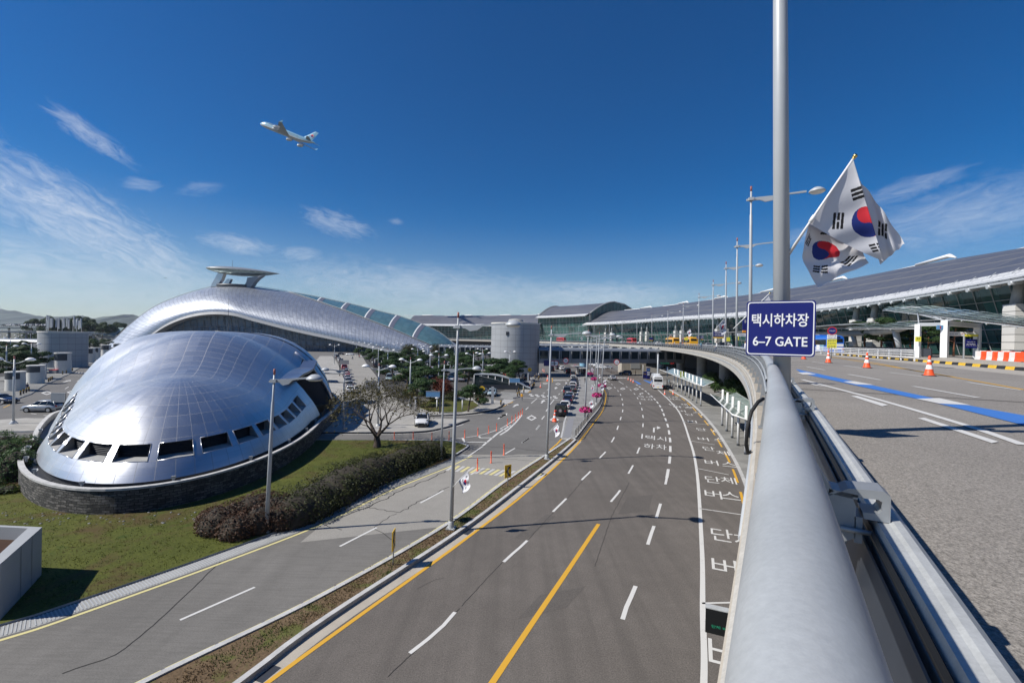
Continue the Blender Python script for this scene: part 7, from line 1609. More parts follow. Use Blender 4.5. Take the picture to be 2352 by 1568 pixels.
mbs = MB(); P0 = G('n', 60, 600); T = thing('stair_roof', 'sloping grey stair roof cut by the blue board at the crossing', 'shelter', (P0.x, P0.y, 0), .05); mbs.grid([[V((-6, y, 3.1)), V((-2, y, 2.2)), V((1.6, y, 1.2))] for y in (-1.5, 1.5)], 0, smooth=False); mbs.grid([[V((-6, -1.5, 3.1)), V((-2, -1.5, 2.2)), V((1.6, -1.5, 1.2))], [V((-6, -1.5, 0)), V((-2, -1.5, 0)), V((1.6, -1.5, 0))]], 1, smooth=False); mbs.build('roof', ['pole_grey', 'glass'], T); mb = MB(); mb.box((-1, -2.2, .55), (9, .12, 1.1)); mb.build('parapet', 'dark_steel', T)
# ticket booths by the left lane
bt = None; BG = 'round-ended booths along the left car park'
for i, (X, Yb, Yt, w, lb) in enumerate([(300,880,683,140,'round booth second from the left, beyond the walking man'), (75,960,750,155,'round booth at the left edge by the red bollard'), (590,770,550,135,'round booth before the grey vent tower'), (900,655,500,85,'round booth just right of the vent tower'), (965,625,495,75,'round booth third right of the vent tower'), (1075,605,468,78,'round booth below the foot of the shell'), (1200,570,455,75,'round booth farthest right before the dome'), (435,560,497,50,'small far booth left of the vent tower')]):
    P0 = G('k', X, Yb); h = at(*px('k', X, Yt), P0.y).z; r = w / 2 * RG['k'][2] / 1.7415 / FPX * P0.y
    t = thing('booth', lb, 'booth', (P0.x, P0.y + r, 0), 0, BG); mb = MB(); mb.lathe((0, 0, 0), [(r, 0), (r, h * .62)], 20); mb.lathe((0, 0, 0), [(r * 1.05, h * .95), (r * 1.05, h), (.01, h)], 20, smooth=False); mb.lathe((0, 0, 0), [(r * .96, h * .60), (r * .96, h * .95)], 20); mb.build('wall', 'cream', t)
    w_ = MB(); w_.lathe((0, 0, 0), [(r * 1.005, h * .63), (r * 1.005, h * .94)], 20); rows = w_; w_.f = [f for k_, f in enumerate(w_.f) if 9 <= k_ % 20 <= 18]; w_.m = [0] * len(w_.f); w_.sm = set(range(len(w_.f))); w_.build('louvre', 'dark_steel', t)
# concrete pit with planting at lower left
a, b = g(95, 1320, .09), g(0, 1424, .09); dv = (b - a).normalized(); c = b + dv * .05; pit = [a, c, c + V((-14, -1, 0)), a + V((-14, .8, 0))]; T = thing('concrete_pit', 'pale panelled concrete vent shaft at the lower left corner with planting inside', 'shaft'); mb = MB(); zt = 2.42
def pin(poly, k): cc = sum(poly, V()) / len(poly); return [p + (cc - p).normalized() * k for p in poly]
inn = pin(pit, .55)
for i in range(4): j = (i + 1) % 4; mb.quad(V((*pit[i][:2], 0)), V((*pit[j][:2], 0)), V((*pit[j][:2], zt)), V((*pit[i][:2], zt))); mb.quad(V((*inn[j][:2], zt - .8)), V((*inn[i][:2], zt - .8)), V((*inn[i][:2], zt)), V((*inn[j][:2], zt))); mb.quad(V((*pit[i][:2], zt)), V((*pit[j][:2], zt)), V((*inn[j][:2], zt)), V((*inn[i][:2], zt)))
mb.build('wall', 'tile_wall', T); mb = MB(); mb.face([V((*p[:2], zt - .6)) for p in inn]); mb.build('fill', 'hedge_red', T); mb = MB(); L_ = (c - a).length
for i in range(1, int(L_ / 1.1)): p = a + dv * i * 1.1; mb.quad(p + V((.012, .006, .0)), p + dv * .03 + V((.012, .006, 0)), p + dv * .03 + V((.012, .006, zt - .1)), p + V((.012, .006, zt - .1)))
mb.build('panel_joint', 'dark_steel', T)
# no-parking sign, gate frame, barriers, notice board on the upper footway
p = G('r', 330, 745, DZ); s_d = (p.x, p.y, DZ); D = p.y; t = thing('no_parking_sign', 'round red and blue no-parking sign over a yellow notice reading 불법주정차 CCTV 단속중', 'road sign', s_d, -.35); k_ = lambda Y: at(*px('r', 330, Y), D).z - DZ; sc = D / FPX * RG['r'][2] / 1.7415
mb = MB(); mb.tube([(0, .06, 0), (0, .06, k_(420))], .045, 8); mb.build('post', 'galv', t); zc = (k_(418) + k_(490)) / 2; r = 43 * sc
mb = MB(); mb.tube([(0, -.02, zc), (0, .02, zc)], r, 28); mb.build('rim', 'red', t); mb = MB(); mb.tube([(0, -.026, zc), (0, -.02, zc)], r * .80, 28); mb.build('disc', 'blue_sign', t); q = MB(); q.add(text_fit('주차금지', r * 1.2, r * .32, .002), facing((0, -.03, zc), 0)); q.build('lettering', 'letter_white', t)
for z0, z1, m_, body, col in [(538, 492, 'letter_white', ['승하차시점', '외프옥시 중장'], 'black'), (632, 542, 'yellow_lemon', ['불법주정차', 'CCTV', '단속중'], 'blue_sign')]:
    za, zb_ = k_(z0), k_(z1); mb = MB(); mb.box((0, 0, (za + zb_) / 2), (86 * sc, .04, zb_ - za)); mb.build('panel', m_, t); q = MB()
    for i, b_ in enumerate(body): q.add(text_fit(b_, 70 * sc, (zb_ - za) / len(body) * .62, .002), facing((0, -.024, zb_ - (zb_ - za) * (i + .5) / len(body)), 0))
    q.build('lettering', col, t)
p0, p1 = at(*px('r', 1515, 712), 53), at(*px('r', 1857, 705), 58); z0 = DZ + .2; zt = at(*px('r', 1515, 362), 53).z; T = thing('entrance_portal', 'white portal frame holding the airline name boards', 'gate'); mb = MB(); d = (p1 - p0); d.z = 0; L_ = d.length; d.normalize(); rz = atan2(d.y, d.x)
bk = V((-d.y, d.x, 0)) * 2.2
for p in (p0, p1): q = MB(); q.box((p.x, p.y, (z0 + zt) / 2), (.62, .62, zt - z0), rz); q.build('post', 'white', T)
q = MB(); c = (p0 + p1) / 2; q.box((c.x, c.y, zt - .1), (L_ + .6, .62, .55), rz); q.build('beam', 'white', T)
p2 = at(*px('r', 1232, 700), 55); q = MB(); q.box((p2.x, p2.y, (z0 + zt) / 2 - .1), (.5, .5, zt - z0 - .2), rz); q.build('post', 'white', T); q = MB(); c2 = (p0 + p2) / 2; d2 = p0 - p2; q.box((c2.x, c2.y, zt - .25), (d2.xy.length, .4, .4), atan2(d2.y, d2.x)); q.build('beam', 'pole_grey', T)
def wall_sign(name, label, k, x0, x1, y0, y1, D, m_, body, rz=-.2, parent=None, thick=.1):
    a, b = at(*px(k, x0, y0), D), at(*px(k, x1, y1), D); c = (a + b) / 2; w, h = abs(b.x - a.x), abs(a.z - b.z); t = thing(name, label, 'sign', c, rz); mb = MB(); mb.box((0, 0, 0), (w, thick, h)); mb.build('panel', m_, t)
    for i, (b_, xx, yy, ww, hh, cc) in enumerate(body): q = MB(); q.add(text_fit(b_, w * ww, h * hh, .003), facing((w * xx, -thick / 2 - .006, h * yy), 0)); q.build('lettering', cc, t)
    return t
wall_sign('name_board', 'white airline name board reading KOREAN AIR and T\'WAY in the gate frame', 'r', 1540, 1840, 462, 512, 53.5, 'letter_white', [('KOREAN AIR', -.28, 0, .36, .30, 'blue_sign'), ('JIN AIR', .07, 0, .14, .28, 'red'), ('T\'WAY', .36, -.22, .18, .28, 'blue_sign')])
wall_sign('red_plate', 'small red plate at the end of the airline name board', 'r', 1768, 1842, 465, 488, 53.3, 'red', [('ASIANA', 0, 0, .7, .5, 'yellow')]); wall_sign('door_number', 'light blue door number 1 on the gate frame', 'r', 1442, 1500, 395, 440, 53.0, 'sky_sign', [('1', 0, 0, .14, .6, 'red')])
nb = wall_sign('notice_board', 'dark blue notice board with yellow heading and white lines below the gate frame', 'r', 1735, 1852, 540, 636, 53.0, 'blue_sign', [('AIR TERMINAL', 0, -.1 + .05, .7, .10, 'letter_white'), ('GATE 1  KE  TW  LJ', 0, -.22, .75, .09, 'letter_white'), ('NOTICE', 0, .08 + .1, .6, .08, 'letter_white')]); mb = MB(); mb.box((0, -.03, .95), (1.3, .12, .24)); mb.build('heading', 'yellow_lemon', nb)
mb = MB()
for x in (-.68, .68): mb.box((x, 0, -.9), (.12, .12, 4.0))
mb.box((0, 0, -2.8), (1.5, .3, .12)); mb.build('stand', 'pole_grey', nb)
wall_sign('yellow_notice', 'small yellow notice on the thin left post of the gate', 'r', 1216, 1264, 515, 568, 54.5, 'yellow_lemon', [('주의', 0, .12, .6, .35, 'black')])
bar = None
for i in range(8):
    x = 1920 + i * 62; yb = 742 + i * 3.5; p = G('r', x + 6, yb, DZ + .2); p = at(*px('r', x + 6, yb), 49 - i * .9); lb = ('white' if i % 2 == 0 else 'red') + ' water-filled barrier, ' + nth(i + 1) + ' from the left in the row'
    if bar is None:
        t = thing('traffic_barrier', lb, 'barrier', (0, 0, 0), group='red and white plastic barriers'); mb = MB(); mb.extrude([(-.35, 0), (.35, 0), (.33, .18), (.20, .42), (.14, 1.0), (-.14, 1.0), (-.20, .42), (-.33, .18)], 1.22, Matrix.Rotation(pi / 2, 4, 'Z') @ Matrix.Rotation(pi / 2, 4, 'X')); mb.box((0, 0, 1.02), (.5, .2, .06)); mb.build('body', 'cone_white', t)
        for x_ in (-.3, .3): mb = MB(); mb.box((x_, -.36, .06), (.18, .06, .12)); mb.build('slot', 'black', t)
        bar = t; t.location = (p.x, p.y, DZ + .2); t.rotation_euler = (0, 0, -.5)
    else: dup(bar, (p.x, p.y, DZ + .2), -.5, lb, paint={'cone_white': 'cone_orange'} if i % 2 else None)
# glass balustrades and white rails along the upper footway
def balustrade(name, label, s0, s1, d, m_glass, m_post, h, step):
    P = sub(s0, s1, 2); T = thing(name, label, 'railing'); gl = MB(); gl.grid([[p + V((0, 0, DZ + .3)) for p in offset(P, d)], [p + V((0, 0, DZ + .2 + h)) for p in offset(P, d)]], 0, smooth=False); gl.build('infill', m_glass, T); mb = MB(); mb.tube([p + V((0, 0, DZ + .25 + h)) for p in offset(P, d)], .045, 6); mb.build('top_rail', m_post, T); s = s0
    while s <= s1: q = MB(); p = ps(s, d); q.box((p.x, p.y, DZ + .2 + h / 2), (.09, .09, h), -heading(s)); q.build('post', m_post, T); s += step
balustrade('glass_balustrade', 'green glass balustrade behind the red and white barriers', 30, 52, 29, 'canopy_glass', 'white', 1.15, 2.2); balustrade('glass_balustrade', 'dark glass balustrade behind the gate frame', 52, 72, 31.5, 'glass', 'pole_grey', 1.1, 2.2); balustrade('glass_balustrade', 'dark glass balustrade beside the blue bus', 72, 98, 24, 'dark_steel', 'black', 1.1, 2.0)
P = sub(58, 96, 2); T = thing('guard_rail', 'white sloping guard rail along the kerb by the blue bus', 'railing')
for z in (.45, .75, 1.05, 1.3): mb = MB(); mb.tube([p + V((0, 0, DZ + .1 + z * .8)) for p in offset(P, 16.6)], .05, 5); mb.build('rail', 'white', T)
for s in range(58, 97, 3): q = MB(); p = ps(s, 16.7); q.box((p.x, p.y, DZ + .6), (.08, .14, 1.1), -heading(s)); q.build('post', 'white', T)
# blue road signs on the viaduct posts
for k, (x0, x1, y0, y1, D, rows, lb) in enumerate([(1877,1962,712,764,62.5,['주차대행차량','좌측차로이용'],'blue two-line road sign on the fourth lamp post of the viaduct'), (1728,1783,750,782,102,['주차대행','P 500m'],'small blue road sign on the sixth lamp post of the viaduct'), (1310,1342,768,790,182,[],'tiny blue sign far along the viaduct'), (2132,2166,606,705,30,['주'],'blue road sign half hidden behind the gate sign')]):
    a, b = at(*px('c', x0, y0), D - .4), at(*px('c', x1, y1), D - .4); c = (a + b) / 2; w, h = b.x - a.x, a.z - b.z; t = thing('road_sign', lb, 'road sign', c, -.1, 'blue signs along the viaduct'); mb = MB(); mb.box((0, 0, 0), (w, .08, h)); mb.build('panel', 'blue_sign', t)
    for i, b_ in enumerate(rows): q = MB(); q.add(text_fit(b_, w * (.84 if k < 3 else .5), h * .30, .003), facing((0, -.05, h * (.27 - .42 * i)), 0)); q.build('lettering', 'letter_white', t)
    mb = MB(); mb.box((0, 0, -h / 2 - h * .09), (w, .08, h * .20)); mb.build('strip', 'yellow' if k != 3 else 'amber', t)
for x0, x1, y0, y1, D, lb in [(1990,2018,765,800,60,'small yellow notice by the viaduct rail, right one'), (2066,2095,758,790,55,'small yellow and blue notice by the viaduct rail'), (1620,1648,768,792,120,'small yellow notice by the viaduct rail, left one')]:
    a, b = at(*px('c', x0, y0), D), at(*px('c', x1, y1), D); c = (a + b) / 2; t = thing('notice_sign', lb, 'sign', (c.x, c.y, c.z), -.1); mb = MB(); mb.box((0, 0, 0), (b.x - a.x, .06, a.z - b.z)); mb.build('panel', 'yellow_lemon', t); mb = MB(); mb.tube([(0, .06, DZ - c.z), (0, .06, .3)], .05, 6); mb.build('post', 'galv', t)
x0, x1, y0, y1, D = 2088, 2175, 730, 756, 44; a, b = at(*px('c', x0, y0), D), at(*px('c', x1, y1), D); c = (a + b) / 2; t = thing('name_board', 'white airline board reading KOREAN AIR left of the gate sign', 'sign', c, -.2); mb = MB(); mb.box((0, 0, 0), (b.x - a.x, .1, a.z - b.z)); mb.build('panel', 'letter_white', t); q = MB(); q.add(text_fit('KOREAN AIR', (b.x - a.x) * .9, (a.z - b.z) * .5, .003), facing((0, -.06, 0), 0)); q.build('lettering', 'cloth_navy', t)
# round prohibition signs hung from the footbridge
for i, (X, Y, body, m_) in enumerate([(826, 207, '25', 'red'), (878, 207, '2.3', 'red'), (1030, 165, '30', 'red'), (1830, 188, '3.5', 'red')]):
    p = at(*px('n', X, Y), 147.5); r = .95; t = thing('height_sign', 'red-rimmed round limit sign under the footbridge, ' + nth(i + 1) + ' from the left', 'road sign', p, 0, 'round limit signs on the footbridge'); mb = MB(); mb.tube([(0, -.04, 0), (0, .04, 0)], r, 20); mb.build('rim', m_, t); mb = MB(); mb.tube([(0, -.06, 0), (0, -.045, 0)], r * .78, 20); mb.build('disc', 'letter_white', t); q = MB(); q.add(text_fit(body, r * .9, r * .7, .003), facing((0, -.066, 0), 0)); q.build('lettering', 'black', t)
p = at(*px('n', 740, 205), 147.5); t = thing('height_sign', 'blue panel hung at the left end of the footbridge', 'road sign', p, 0); mb = MB(); mb.box((0, 0, 0), (2.2, .1, 1.8)); mb.build('panel', 'blue_sign', t)
p = G('n', 1845, 300); pole_sign('notice_sign', 'yellow notice on two white posts in the shade beyond the footbridge', 'sign', (p.x, p.y, 0), 4.6, 1.3, 2.0, None, 'yellow_lemon', 'black')
mb = MB(); p = G('q', 470, 330); T = thing('kiosk', 'beige flat-roofed kiosk below the end of the footbridge', 'building', (p.x, p.y, 0)); mb.box((0, 3, 2.6), (9, 6, 5.2)); mb.build('wall', 'beige', T); mb = MB(); mb.box((.6, -.05, 2.9), (3.6, .1, 1.9)); mb.build('shutter', 'tile_wall', T); mb = MB(); mb.box((0, 3, 5.3), (9.5, 6.6, .2)); mb.build('roof', 'concrete_grey', T)
fp = spline([G('n', *q) for q in [(1660,330),(1760,365),(1900,395),(2000,405)]], 6); T = thing('hoop_fence', 'dark low hoop fence across the road beyond the footbridge shade', 'fence'); mb = MB(); mb.tube([p + V((0, 0, .95)) for p in fp], .05, 5); mb.tube([p + V((0, 0, .5)) for p in fp], .04, 5); mb.build('rails', 'bark', T)
for p in resample(fp, 2.0): q = MB(); q.tube([p, p + V((0, 0, 1.05))], .07, 6); q.build('post', 'bark', T)
# ------------------------------------------------------------------ people
def person_mesh(walk=0.0, armbend=0.0):
    """one continuous body grown on a skeleton; hands have four fingers and a thumb"""
    vs, es, rs = [], [], []
    def add(p, r, par=None):
        vs.append(V(p)); rs.append(r); i = len(vs) - 1
        if par is not None: es.append((par, i))
        return i
    pel = add((0, 0, .94), .15); wa = add((0, .0, 1.08), .135, pel); ch = add((0, 0, 1.30), .165, wa); nk0 = add((0, 0, 1.45), .085, ch); nk = add((0, .01, 1.52), .055, nk0); hd = add((0, .02, 1.60), .082, nk); top = add((0, .02, 1.69), .085, hd)
    for s in (-1, 1):
        k = walk * s; hip = add((s * .09, 0, .88), .095, pel); kn = add((s * .10, k * .20 + .02, .49), .062, hip); an = add((s * .10, k * .42 - (.08 if k < 0 else 0), .10 + (.06 if k < 0 else 0)), .042, kn); add((s * .11, k * .42 + .15, .035), .035, an)
        sh = add((s * .19, 0, 1.40), .062, ch); el = add((s * .24, -k * .14 - .02, 1.12), .046, sh); wr = add((s * .25 - s * armbend * .1, -k * .24 + .07 + armbend * .18, .89 + armbend * .18), .030, el); hn = add((s * .255 - s * armbend * .1, -k * .25 + .09 + armbend * .2, .82 + armbend * .18), .030, wr); b = vs[hn]
        for q, (dy, L) in enumerate([(-.028, .065), (-.010, .08), (.010, .075), (.028, .06)]):
            f = add(b + V((0, dy, -.03)), .011, hn); f2 = add(b + V((-s * .012, dy * 1.2, -.03 - L * .6)), .009, f); add(b + V((-s * .03, dy * 1.2, -.03 - L)), .008, f2)
        t0 = add(b + V((-s * .02, .03, .0)), .011, hn); add(b + V((-s * .035, .05, -.04)), .009, t0)
    me = bpy.data.meshes.new('body'); me.from_pydata([tuple(v) for v in vs], es, []); o = bpy.data.objects.new('tmp', me); COL.objects.link(o)
    m = o.modifiers.new('skin', 'SKIN'); m.use_smooth_shade = True
    for d, r in zip(me.skin_vertices[0].data, rs): d.radius = (r, r * .86)
    me.skin_vertices[0].data[0].use_root = True; o.modifiers.new('sub', 'SUBSURF').levels = 1
    out = bpy.data.meshes.new_from_object(o.evaluated_get(bpy.context.evaluated_depsgraph_get())); bpy.data.objects.remove(o); out.name = 'body'
    for n in ('skin', 'cloth_white', 'cloth_navy', 'black'): out.materials.append(MATS[n])
    for p in out.polygons:
        c = p.center
        p.material_index = 3 if c.z < .08 else (2 if c.z < .93 and abs(c.x) < .20 else (0 if c.z > 1.47 or c.z < .93 or (abs(c.x) > .2 and c.z < 1.02) else 1))
    return out
BM = [person_mesh(0, .3), person_mesh(1.0, .2), person_mesh(-.8, 0)]
def hair_mesh():
    mb = MB(); rows = []
    for i in range(7): e = -.35 + i / 6 * (pi / 2 + .35); rows.append([V((cos(a) * cos(e) * .098, .02 + sin(a) * cos(e) * .108 - .012, 1.645 + sin(e) * .105 - (.0 if sin(a) < .3 else -.02))) for a in [2 * pi * k / 12 for k in range(12)]])
    mb.grid(rows, 0, True); return mb.mesh('hair', 'hair')
def face_mesh():
    mb = MB(); mb.box((0, .115, 1.605), (.022, .03, .035), taper=.5)
    for s in (-1, 1): mb.ico((s * .032, .098, 1.635), .010, 1, 1); mb.ico((s * .088, .02, 1.61), .024, 0, 1, 0, (.4, .8, 1.1))
    mb.box((0, .10, 1.565), (.045, .012, .008), mi=2); return mb.mesh('face', ['skin', 'black', 'cloth_red'])
HM, FMsh = hair_mesh(), face_mesh()
def person(loc, rz, label, top, legs, pose=0, extra=None, sc=1.0):
    t = thing('person', label, 'person', loc, rz, 'people on the forecourt'); b = link('body', BM[pose], t)
    for i, nm in ((1, top), (2, legs)): sl_ = b.material_slots[i]; sl_.link = 'OBJECT'; sl_.material = MATS[nm]
    link('hair', HM, t); link('face', FMsh, t); t.scale = (sc,) * 3
    if extra: extra(t)
    return t
person(G('n', 340, 806), 3.0, 'person in an amber jacket and dark trousers walking on the road by the crossing', 'cloth_amber', 'cloth_grey', 1); person(G('m', 1926, 868, .15), -.3, 'person in a red shirt and dark jeans standing at the garden edge', 'cloth_red', 'cloth_denim', 0)
person(G('k', 283, 960), .5, 'person in dark top and khaki trousers walking between the booths', 'cloth_navy', 'cloth_khaki', 1); person(G('n', 1040, 592), 3.1, 'person in a white shirt and black trousers beside the waiting cars', 'cloth_white', 'cloth_black', 0)
person(G('n', 1255, 410, .15), .3, 'person in a long white robe by the plaza shelter', 'cloth_white', 'cloth_white', 2)
person(G('n', 572, 440, .15), .2, 'person in grey, left of three before the round tower', 'cloth_grey', 'cloth_black', 1); person(G('n', 605, 440, .15), .0, 'person in white, middle of three before the round tower', 'cloth_white', 'cloth_denim', 0); person(G('n', 648, 440, .15), -.2, 'person in black, right of three before the round tower', 'cloth_black', 'cloth_black', 2)
person(G('n', 492, 520, .1), .4, 'person in a pale pink top crossing near the black saloon', 'cone_white', 'cloth_navy', 1); person(G('n', 1335, 520, .15), .4, 'person in black standing alone on the plaza', 'cloth_black', 'cloth_black', 0)
person(G('q', 962, 490, .16), .8, 'person in a light blue shirt under the farther shelter', 'plane_blue', 'cloth_navy', 0); person(G('q', 1012, 545, .16), .2, 'person with grey top and dark trousers waiting right behind the coach', 'cloth_grey', 'cloth_navy', 0); person(G('q', 985, 525, .16), 2.2, 'person in black waiting beside the shelter posts', 'cloth_black', 'cloth_black', 2)
person(G('q', 495, 345), 1.0, 'person in an orange vest before the beige kiosk', 'post_orange', 'cloth_black', 0); person(G('q', 290, 345), 1.0, 'person in dark clothes standing in the shade beyond the footbridge', 'cloth_black', 'cloth_black', 0)
person(G('m', 338, 275), .5, 'person in white far down the dome lane, left of a pair', 'cloth_white', 'cloth_grey', 1); person(G('m', 348, 280), .5, 'person in grey far down the dome lane, right of a pair', 'cloth_grey', 'cloth_navy', 0); person(G('m', 1410 - 980, 255), 0, 'person in red far down the dome lane beside posts', 'cloth_red', 'cloth_navy', 0)
for i, (X, D, top, lb) in enumerate([(1500, 150, 'cloth_white', 'person in white on the upper road far left'), (1715, 95, 'plane_blue', 'person in pale blue on the upper road beyond the small blue sign'), (1835, 72, 'cloth_white', 'person in white on the upper road, right of the blue signs'), (2050, 46, 'cloth_white', 'person in white on the upper road nearest the gate sign')]):
    p = at(*px('c', X, 830), D); person((p.x + 1.2, p.y, DZ), 1.0, lb, top, 'cloth_denim', i % 3)
cart = thing('luggage_cart', 'grey luggage cart standing before the vent tower booth', 'cart', G('k', 565, 770)); mb = MB(); mb.box((0, 0, .55), (2.0, .8, .8)); mb.build('basket', 'cloth_grey', cart); mb = MB(); mb.box((0, 0, 1.05), (1.9, .7, .25)); mb.build('load', 'cloth_red', cart)
for x in (-.8, .8): mb = MB(); mb.tube([(x, -.4, .1), (x, .4, .1)], .1, 8); mb.build('wheel', 'rubber', cart)

# ------------------------------------------------------------------ airliner
def airliner():
    T = thing('airliner', 'four-engined pale blue jet airliner climbing left across the sky', 'airplane'); L, R = 70.0, 3.25
    st = [(-35, .05, -.4), (-34.3, .9, -.5), (-32.5, 1.9, -.35), (-29.5, 2.75, 0), (-25, 3.25, .15), (15, 3.25, 0), (22, 2.8, .35), (29, 1.9, .95), (33.5, .9, 1.6), (35.5, .25, 1.9)]      # nose at -X
    rows = []; n = 24
    for x, r, z in st: rows.append([V((x, r * sin(2*pi*k/n), z + r * cos(2*pi*k/n) * (1.22 if -31 < x < -8 and cos(2*pi*k/n) > 0 else 1))) for k in range(n)])
    mb = MB(); mb.grid(rows, 0, True, None, True, lambda i, k: 0 if (k < 7 or k >= 17) else (1 if (k in (7, 16)) else 2)); mb.build('fuselage', ['plane_blue', 'white', 'plane_grey'], T)
    def slabw(name, root, tip, th, m_='plane_dark'):
        """wing from root chord (le, te) to tip chord"""
        a, b = [V(p) for p in root]; c, d = [V(p) for p in tip]; up = V((0, 0, th)) if abs(c.z - a.z) < abs(c.y - a.y) else V((0, th, 0)); mb = MB()
        def sec(l, t_, k): return [l, l.lerp(t_, .3) + up * k, l.lerp(t_, .7) + up * k * .7, t_, l.lerp(t_, .6) - up * k * .4, l.lerp(t_, .25) - up * k * .6]
        r0, r1 = sec(a, b, 1), sec(c, d, .4); mb.grid([r0, r1], 0, True, None, False); mb.face(r1); o = mb.build(name, m_, T, recalc=True); return o
    for s in (-1, 1):
        w = slabw('wing', [(-10, s * 2.6, -1.8), (6, s * 2.6, -1.9)], [(12.5, s * 31, 1.6), (16.5, s * 31, 1.6)], 1.0)
        wl = slabw('winglet', [(13.4, s * 31, 1.6), (16.5, s * 31, 1.6)], [(16.4, s * 31.8, 3.8), (17.8, s * 31.8, 3.8)], .15, 'plane_blue')
        slabw('tailplane', [(24, s * 1.2, 1.6), (31.5, s * 1.0, 1.8)], [(32, s * 11, 2.8), (35, s * 11, 2.8)], .45)
        for y, x in ((11.8, -7.5), (20.8, .5)):
            e = MB(); c = V((x, s * y, -3.0)); rows = [[c + V((dx, r * sin(2*pi*k/16), r * cos(2*pi*k/16))) for k in range(16)] for dx, r in [(.5, .2), (-.1, 1.15), (0, 1.35), (1.5, 1.5), (3.6, 1.2), (5.2, .7), (6.2, .2)]]; e.grid(rows, 0, True); e.build('engine', 'plane_grey', T)
            q = MB(); q.box(c + V((4.0, 0, 1.5)), (6.0, .35, 2.2)); q.build('pylon', 'plane_dark', T)
    slabw('tail_fin', [(20, 0, 3.0), (31.5, 0, 3.0)], [(31, 0, 13.2), (35.4, 0, 13.2)], .4, 'plane_blue')
    for sd_ in (-1, 1):
        q = MB(); q.tube([(29.6, sd_ * .30, 7.4), (29.6, sd_ * .42, 7.4)], 2.0, 20); q.build('emblem_ring', 'white', T); q = MB(); q.face([V((29.6 + 1.7 * cos(a), sd_ * .44, 7.4 + 1.7 * sin(a))) for a in [pi * k / 12 for k in range(13)]]); q.build('emblem_red', 'flag_red', T); q = MB(); q.face([V((29.6 + 1.7 * cos(a), sd_ * .44, 7.4 + 1.7 * sin(a))) for a in [pi + pi * k / 12 for k in range(13)]]); q.build('emblem_blue', 'flag_blue', T)
        q = MB(); q.box((-5, sd_ * 3.22, 1.0), (44, .08, .35)); q.build('window_row', 'plane_dark', T)
        q = MB(); q.add(text_fit('KOREAN AIR', 15, 1.5, .02), Matrix.Translation((-18 if sd_ < 0 else -18, sd_ * 3.05, 2.6)) @ (Matrix.Rotation(pi / 2, 4, 'X') if sd_ < 0 else Matrix.Rotation(pi, 4, 'Z') @ Matrix.Rotation(pi / 2, 4, 'X'))); q.build('lettering', 'flag_blue', T)
    q = MB(); q.box((-33.0, 0, 1.6), (1.5, 2.2, .4)); q.build('cockpit_window', 'black', T)
    return T
pl = airliner(); LF = ray(659, 307).normalized(); LR = (CR - LF * CR.dot(LF)).normalized(); LU = LR.cross(LF); fx = (LR * 95 - LU * 40 - LF * 86).normalized()      # airliner's +X runs to the tail; it climbs away to the left, belly toward us
upv = LR * .42 + LU * .87 + LF * .245; upv = (upv - fx * upv.dot(fx)).normalized(); yv = upv.cross(fx)
pl.location = at(659, 307, 500); pl.rotation_euler = Matrix((fx, yv, upv)).transposed().to_euler()
bird = at(380, 638, 1500); T = thing('distant_aircraft', 'tiny dark aircraft far off over the left hills', 'airplane', bird); mb = MB(); mb.tube([(-5, 0, 0), (0, 0, .3), (5, 0, 0)], [.4, .9, .3], 6); mb.box((0, 0, .2), (2, 9, .3)); mb.build('body', 'plane_dark', T)

# ------------------------------------------------------------------ far left: approach viaduct, low halls; hills
for k, (y0, y1, D0, lb) in enumerate([(756.5, 760, 400, 'low pale approach viaduct crossing behind the vent tower'), (748, 750.5, 450, 'second approach viaduct with parked cars below the left hills')]):
    a, b = at(-120, y1 - 2.4 + 0, D0), at(233, y1 + 4.5, D0 + 20); z = a.z; T = thing('approach_viaduct', lb, 'viaduct'); mb = MB(); d = b - a; d.z = 0; L_ = d.length; rz = atan2(d.y, d.x); c = (a + b) / 2
    mb.box((c.x, c.y, z - .6), (L_, 9, 1.2), rz); mb.build('deck', 'concrete_grey', T); mb = MB(); n_ = V((d.y, -d.x, 0)).normalized() * 4.5
    for h_ in (.5, 1.0): mb.tube([V((a.x, a.y, z + h_)) + n_, V((b.x, b.y, z + h_)) + n_], .07, 4)
    mb.build('rail', 'white', T)
    for i in range(9): p = a.lerp(b, (i + .5) / 9); q = MB(); q.lathe((p.x, p.y, 0), [(.9, 0), (.9, max(.5, z - 1.2))], 10); q.build('pier', 'concrete_grey', T)
p = at(120, 766, 235); T = thing('walkway_roof', 'white flat-vaulted walkway roof behind the left car park', 'shelter', (p.x, p.y, 0)); mb = MB(); mb.grid([[V((x, -3 * cos(pi * q / 6), 5.2 + 1.6 * sin(pi * q / 6))) for q in range(7)] for x in (-38, 14)], 0, smooth=True); mb.build('roof', 'clad_grey', T)
for x in range(-36, 16, 8): q = MB(); q.tube([(x, -2.5, 0), (x, -2.5, 5.3)], .2, 6); q.build('post', 'white', T)
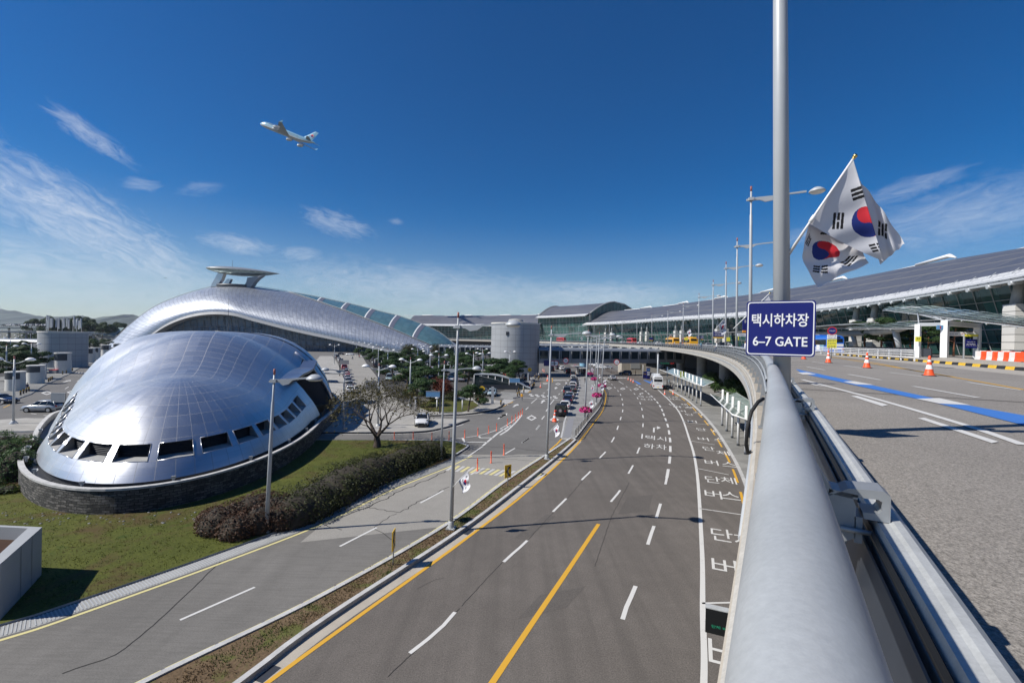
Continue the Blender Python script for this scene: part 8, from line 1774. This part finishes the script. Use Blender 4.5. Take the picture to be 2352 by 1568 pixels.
p = at(236, 760, 430); T = thing('glass_hall', 'low glass-roofed hall left of the shell foot', 'building', (p.x, p.y, 0)); mb = MB(); mb.prism([(-6, 0), (12, 0), (12, 20), (-6, 20)], 0, 7); mb.build('wall', 'concrete_grey', T); mb = MB(); mb.grid([[V((-6, -.5, 7)), V((12, -.5, 7))], [V((3, 10, 15)), V((12, 10, 15))]], 0, uvf=lambda i, j: (j * 8, i * 5), smooth=False); mb.build('glass_roof', 'canopy_glass', T); mb = MB(); mb.box((-9, 6, 8.5), (12, 10, 4)); mb.build('white_block', 'cream', T)
for i in range(16): put_far('suv' if i % 3 else 'saloon', rnd.choice(['car_white', 'car_silver', 'car_black', 'car_grey']), at(10 + i * 6.6, 748.8, 331).to_tuple(), 1.5, 'distant car, ' + nth(i + 1) + ' from the left on the far approach viaduct', 'cars on the far approach viaduct')
hm = MB()
def ridge_px(pts, D, depth, base=-2):
    P = spline([at(x, y, D) for x, y in pts], 6); rows = []
    for j in range(7):
        f = j / 6; rows.append([V((p.x, D - depth * (1 - f), base + (p.z - base) * sin(f * pi / 2) * (1 + .05 * sin(i * 1.3 + j)))) for i, p in enumerate(P)])
    rows.append([V((p.x, D + depth, base)) for p in P]); hm.grid(rows, 0, smooth=True)
ridge_px([(-300,748),(-150,722),(-40,712),(20,712.5),(50,719),(90,726),(115,735),(150,740),(230,752)], 4200, 700); ridge_px([(120,752),(165,730),(195,727),(232,740),(262,732),(303,723.5),(322,732),(360,748),(420,762)], 3800, 600)
struct('hills', hm, 'hill')
# ------------------------------------------------------------------ air
hzb = MB(); hzb.box((0, 2200, 175), (9600, 5400, 354)); hzo = hzb.build('haze', [], None, kind='stuff')
m = bpy.data.materials.new('haze'); m.use_nodes = True; n_ = m.node_tree; n_.nodes.remove(n_.nodes['Principled BSDF']); pv = n_.nodes.new('ShaderNodeVolumePrincipled')
pv.inputs['Color'].default_value = (.78, .86, 1.0, 1); pv.inputs['Density'].default_value = .00007; pv.inputs['Anisotropy'].default_value = .2; n_.links.new(pv.outputs[0], n_.nodes['Material Output'].inputs['Volume']); hzo.data.materials.append(m)
tag(hzo, 'thin bluish air haze in front of the far hills', 'haze')
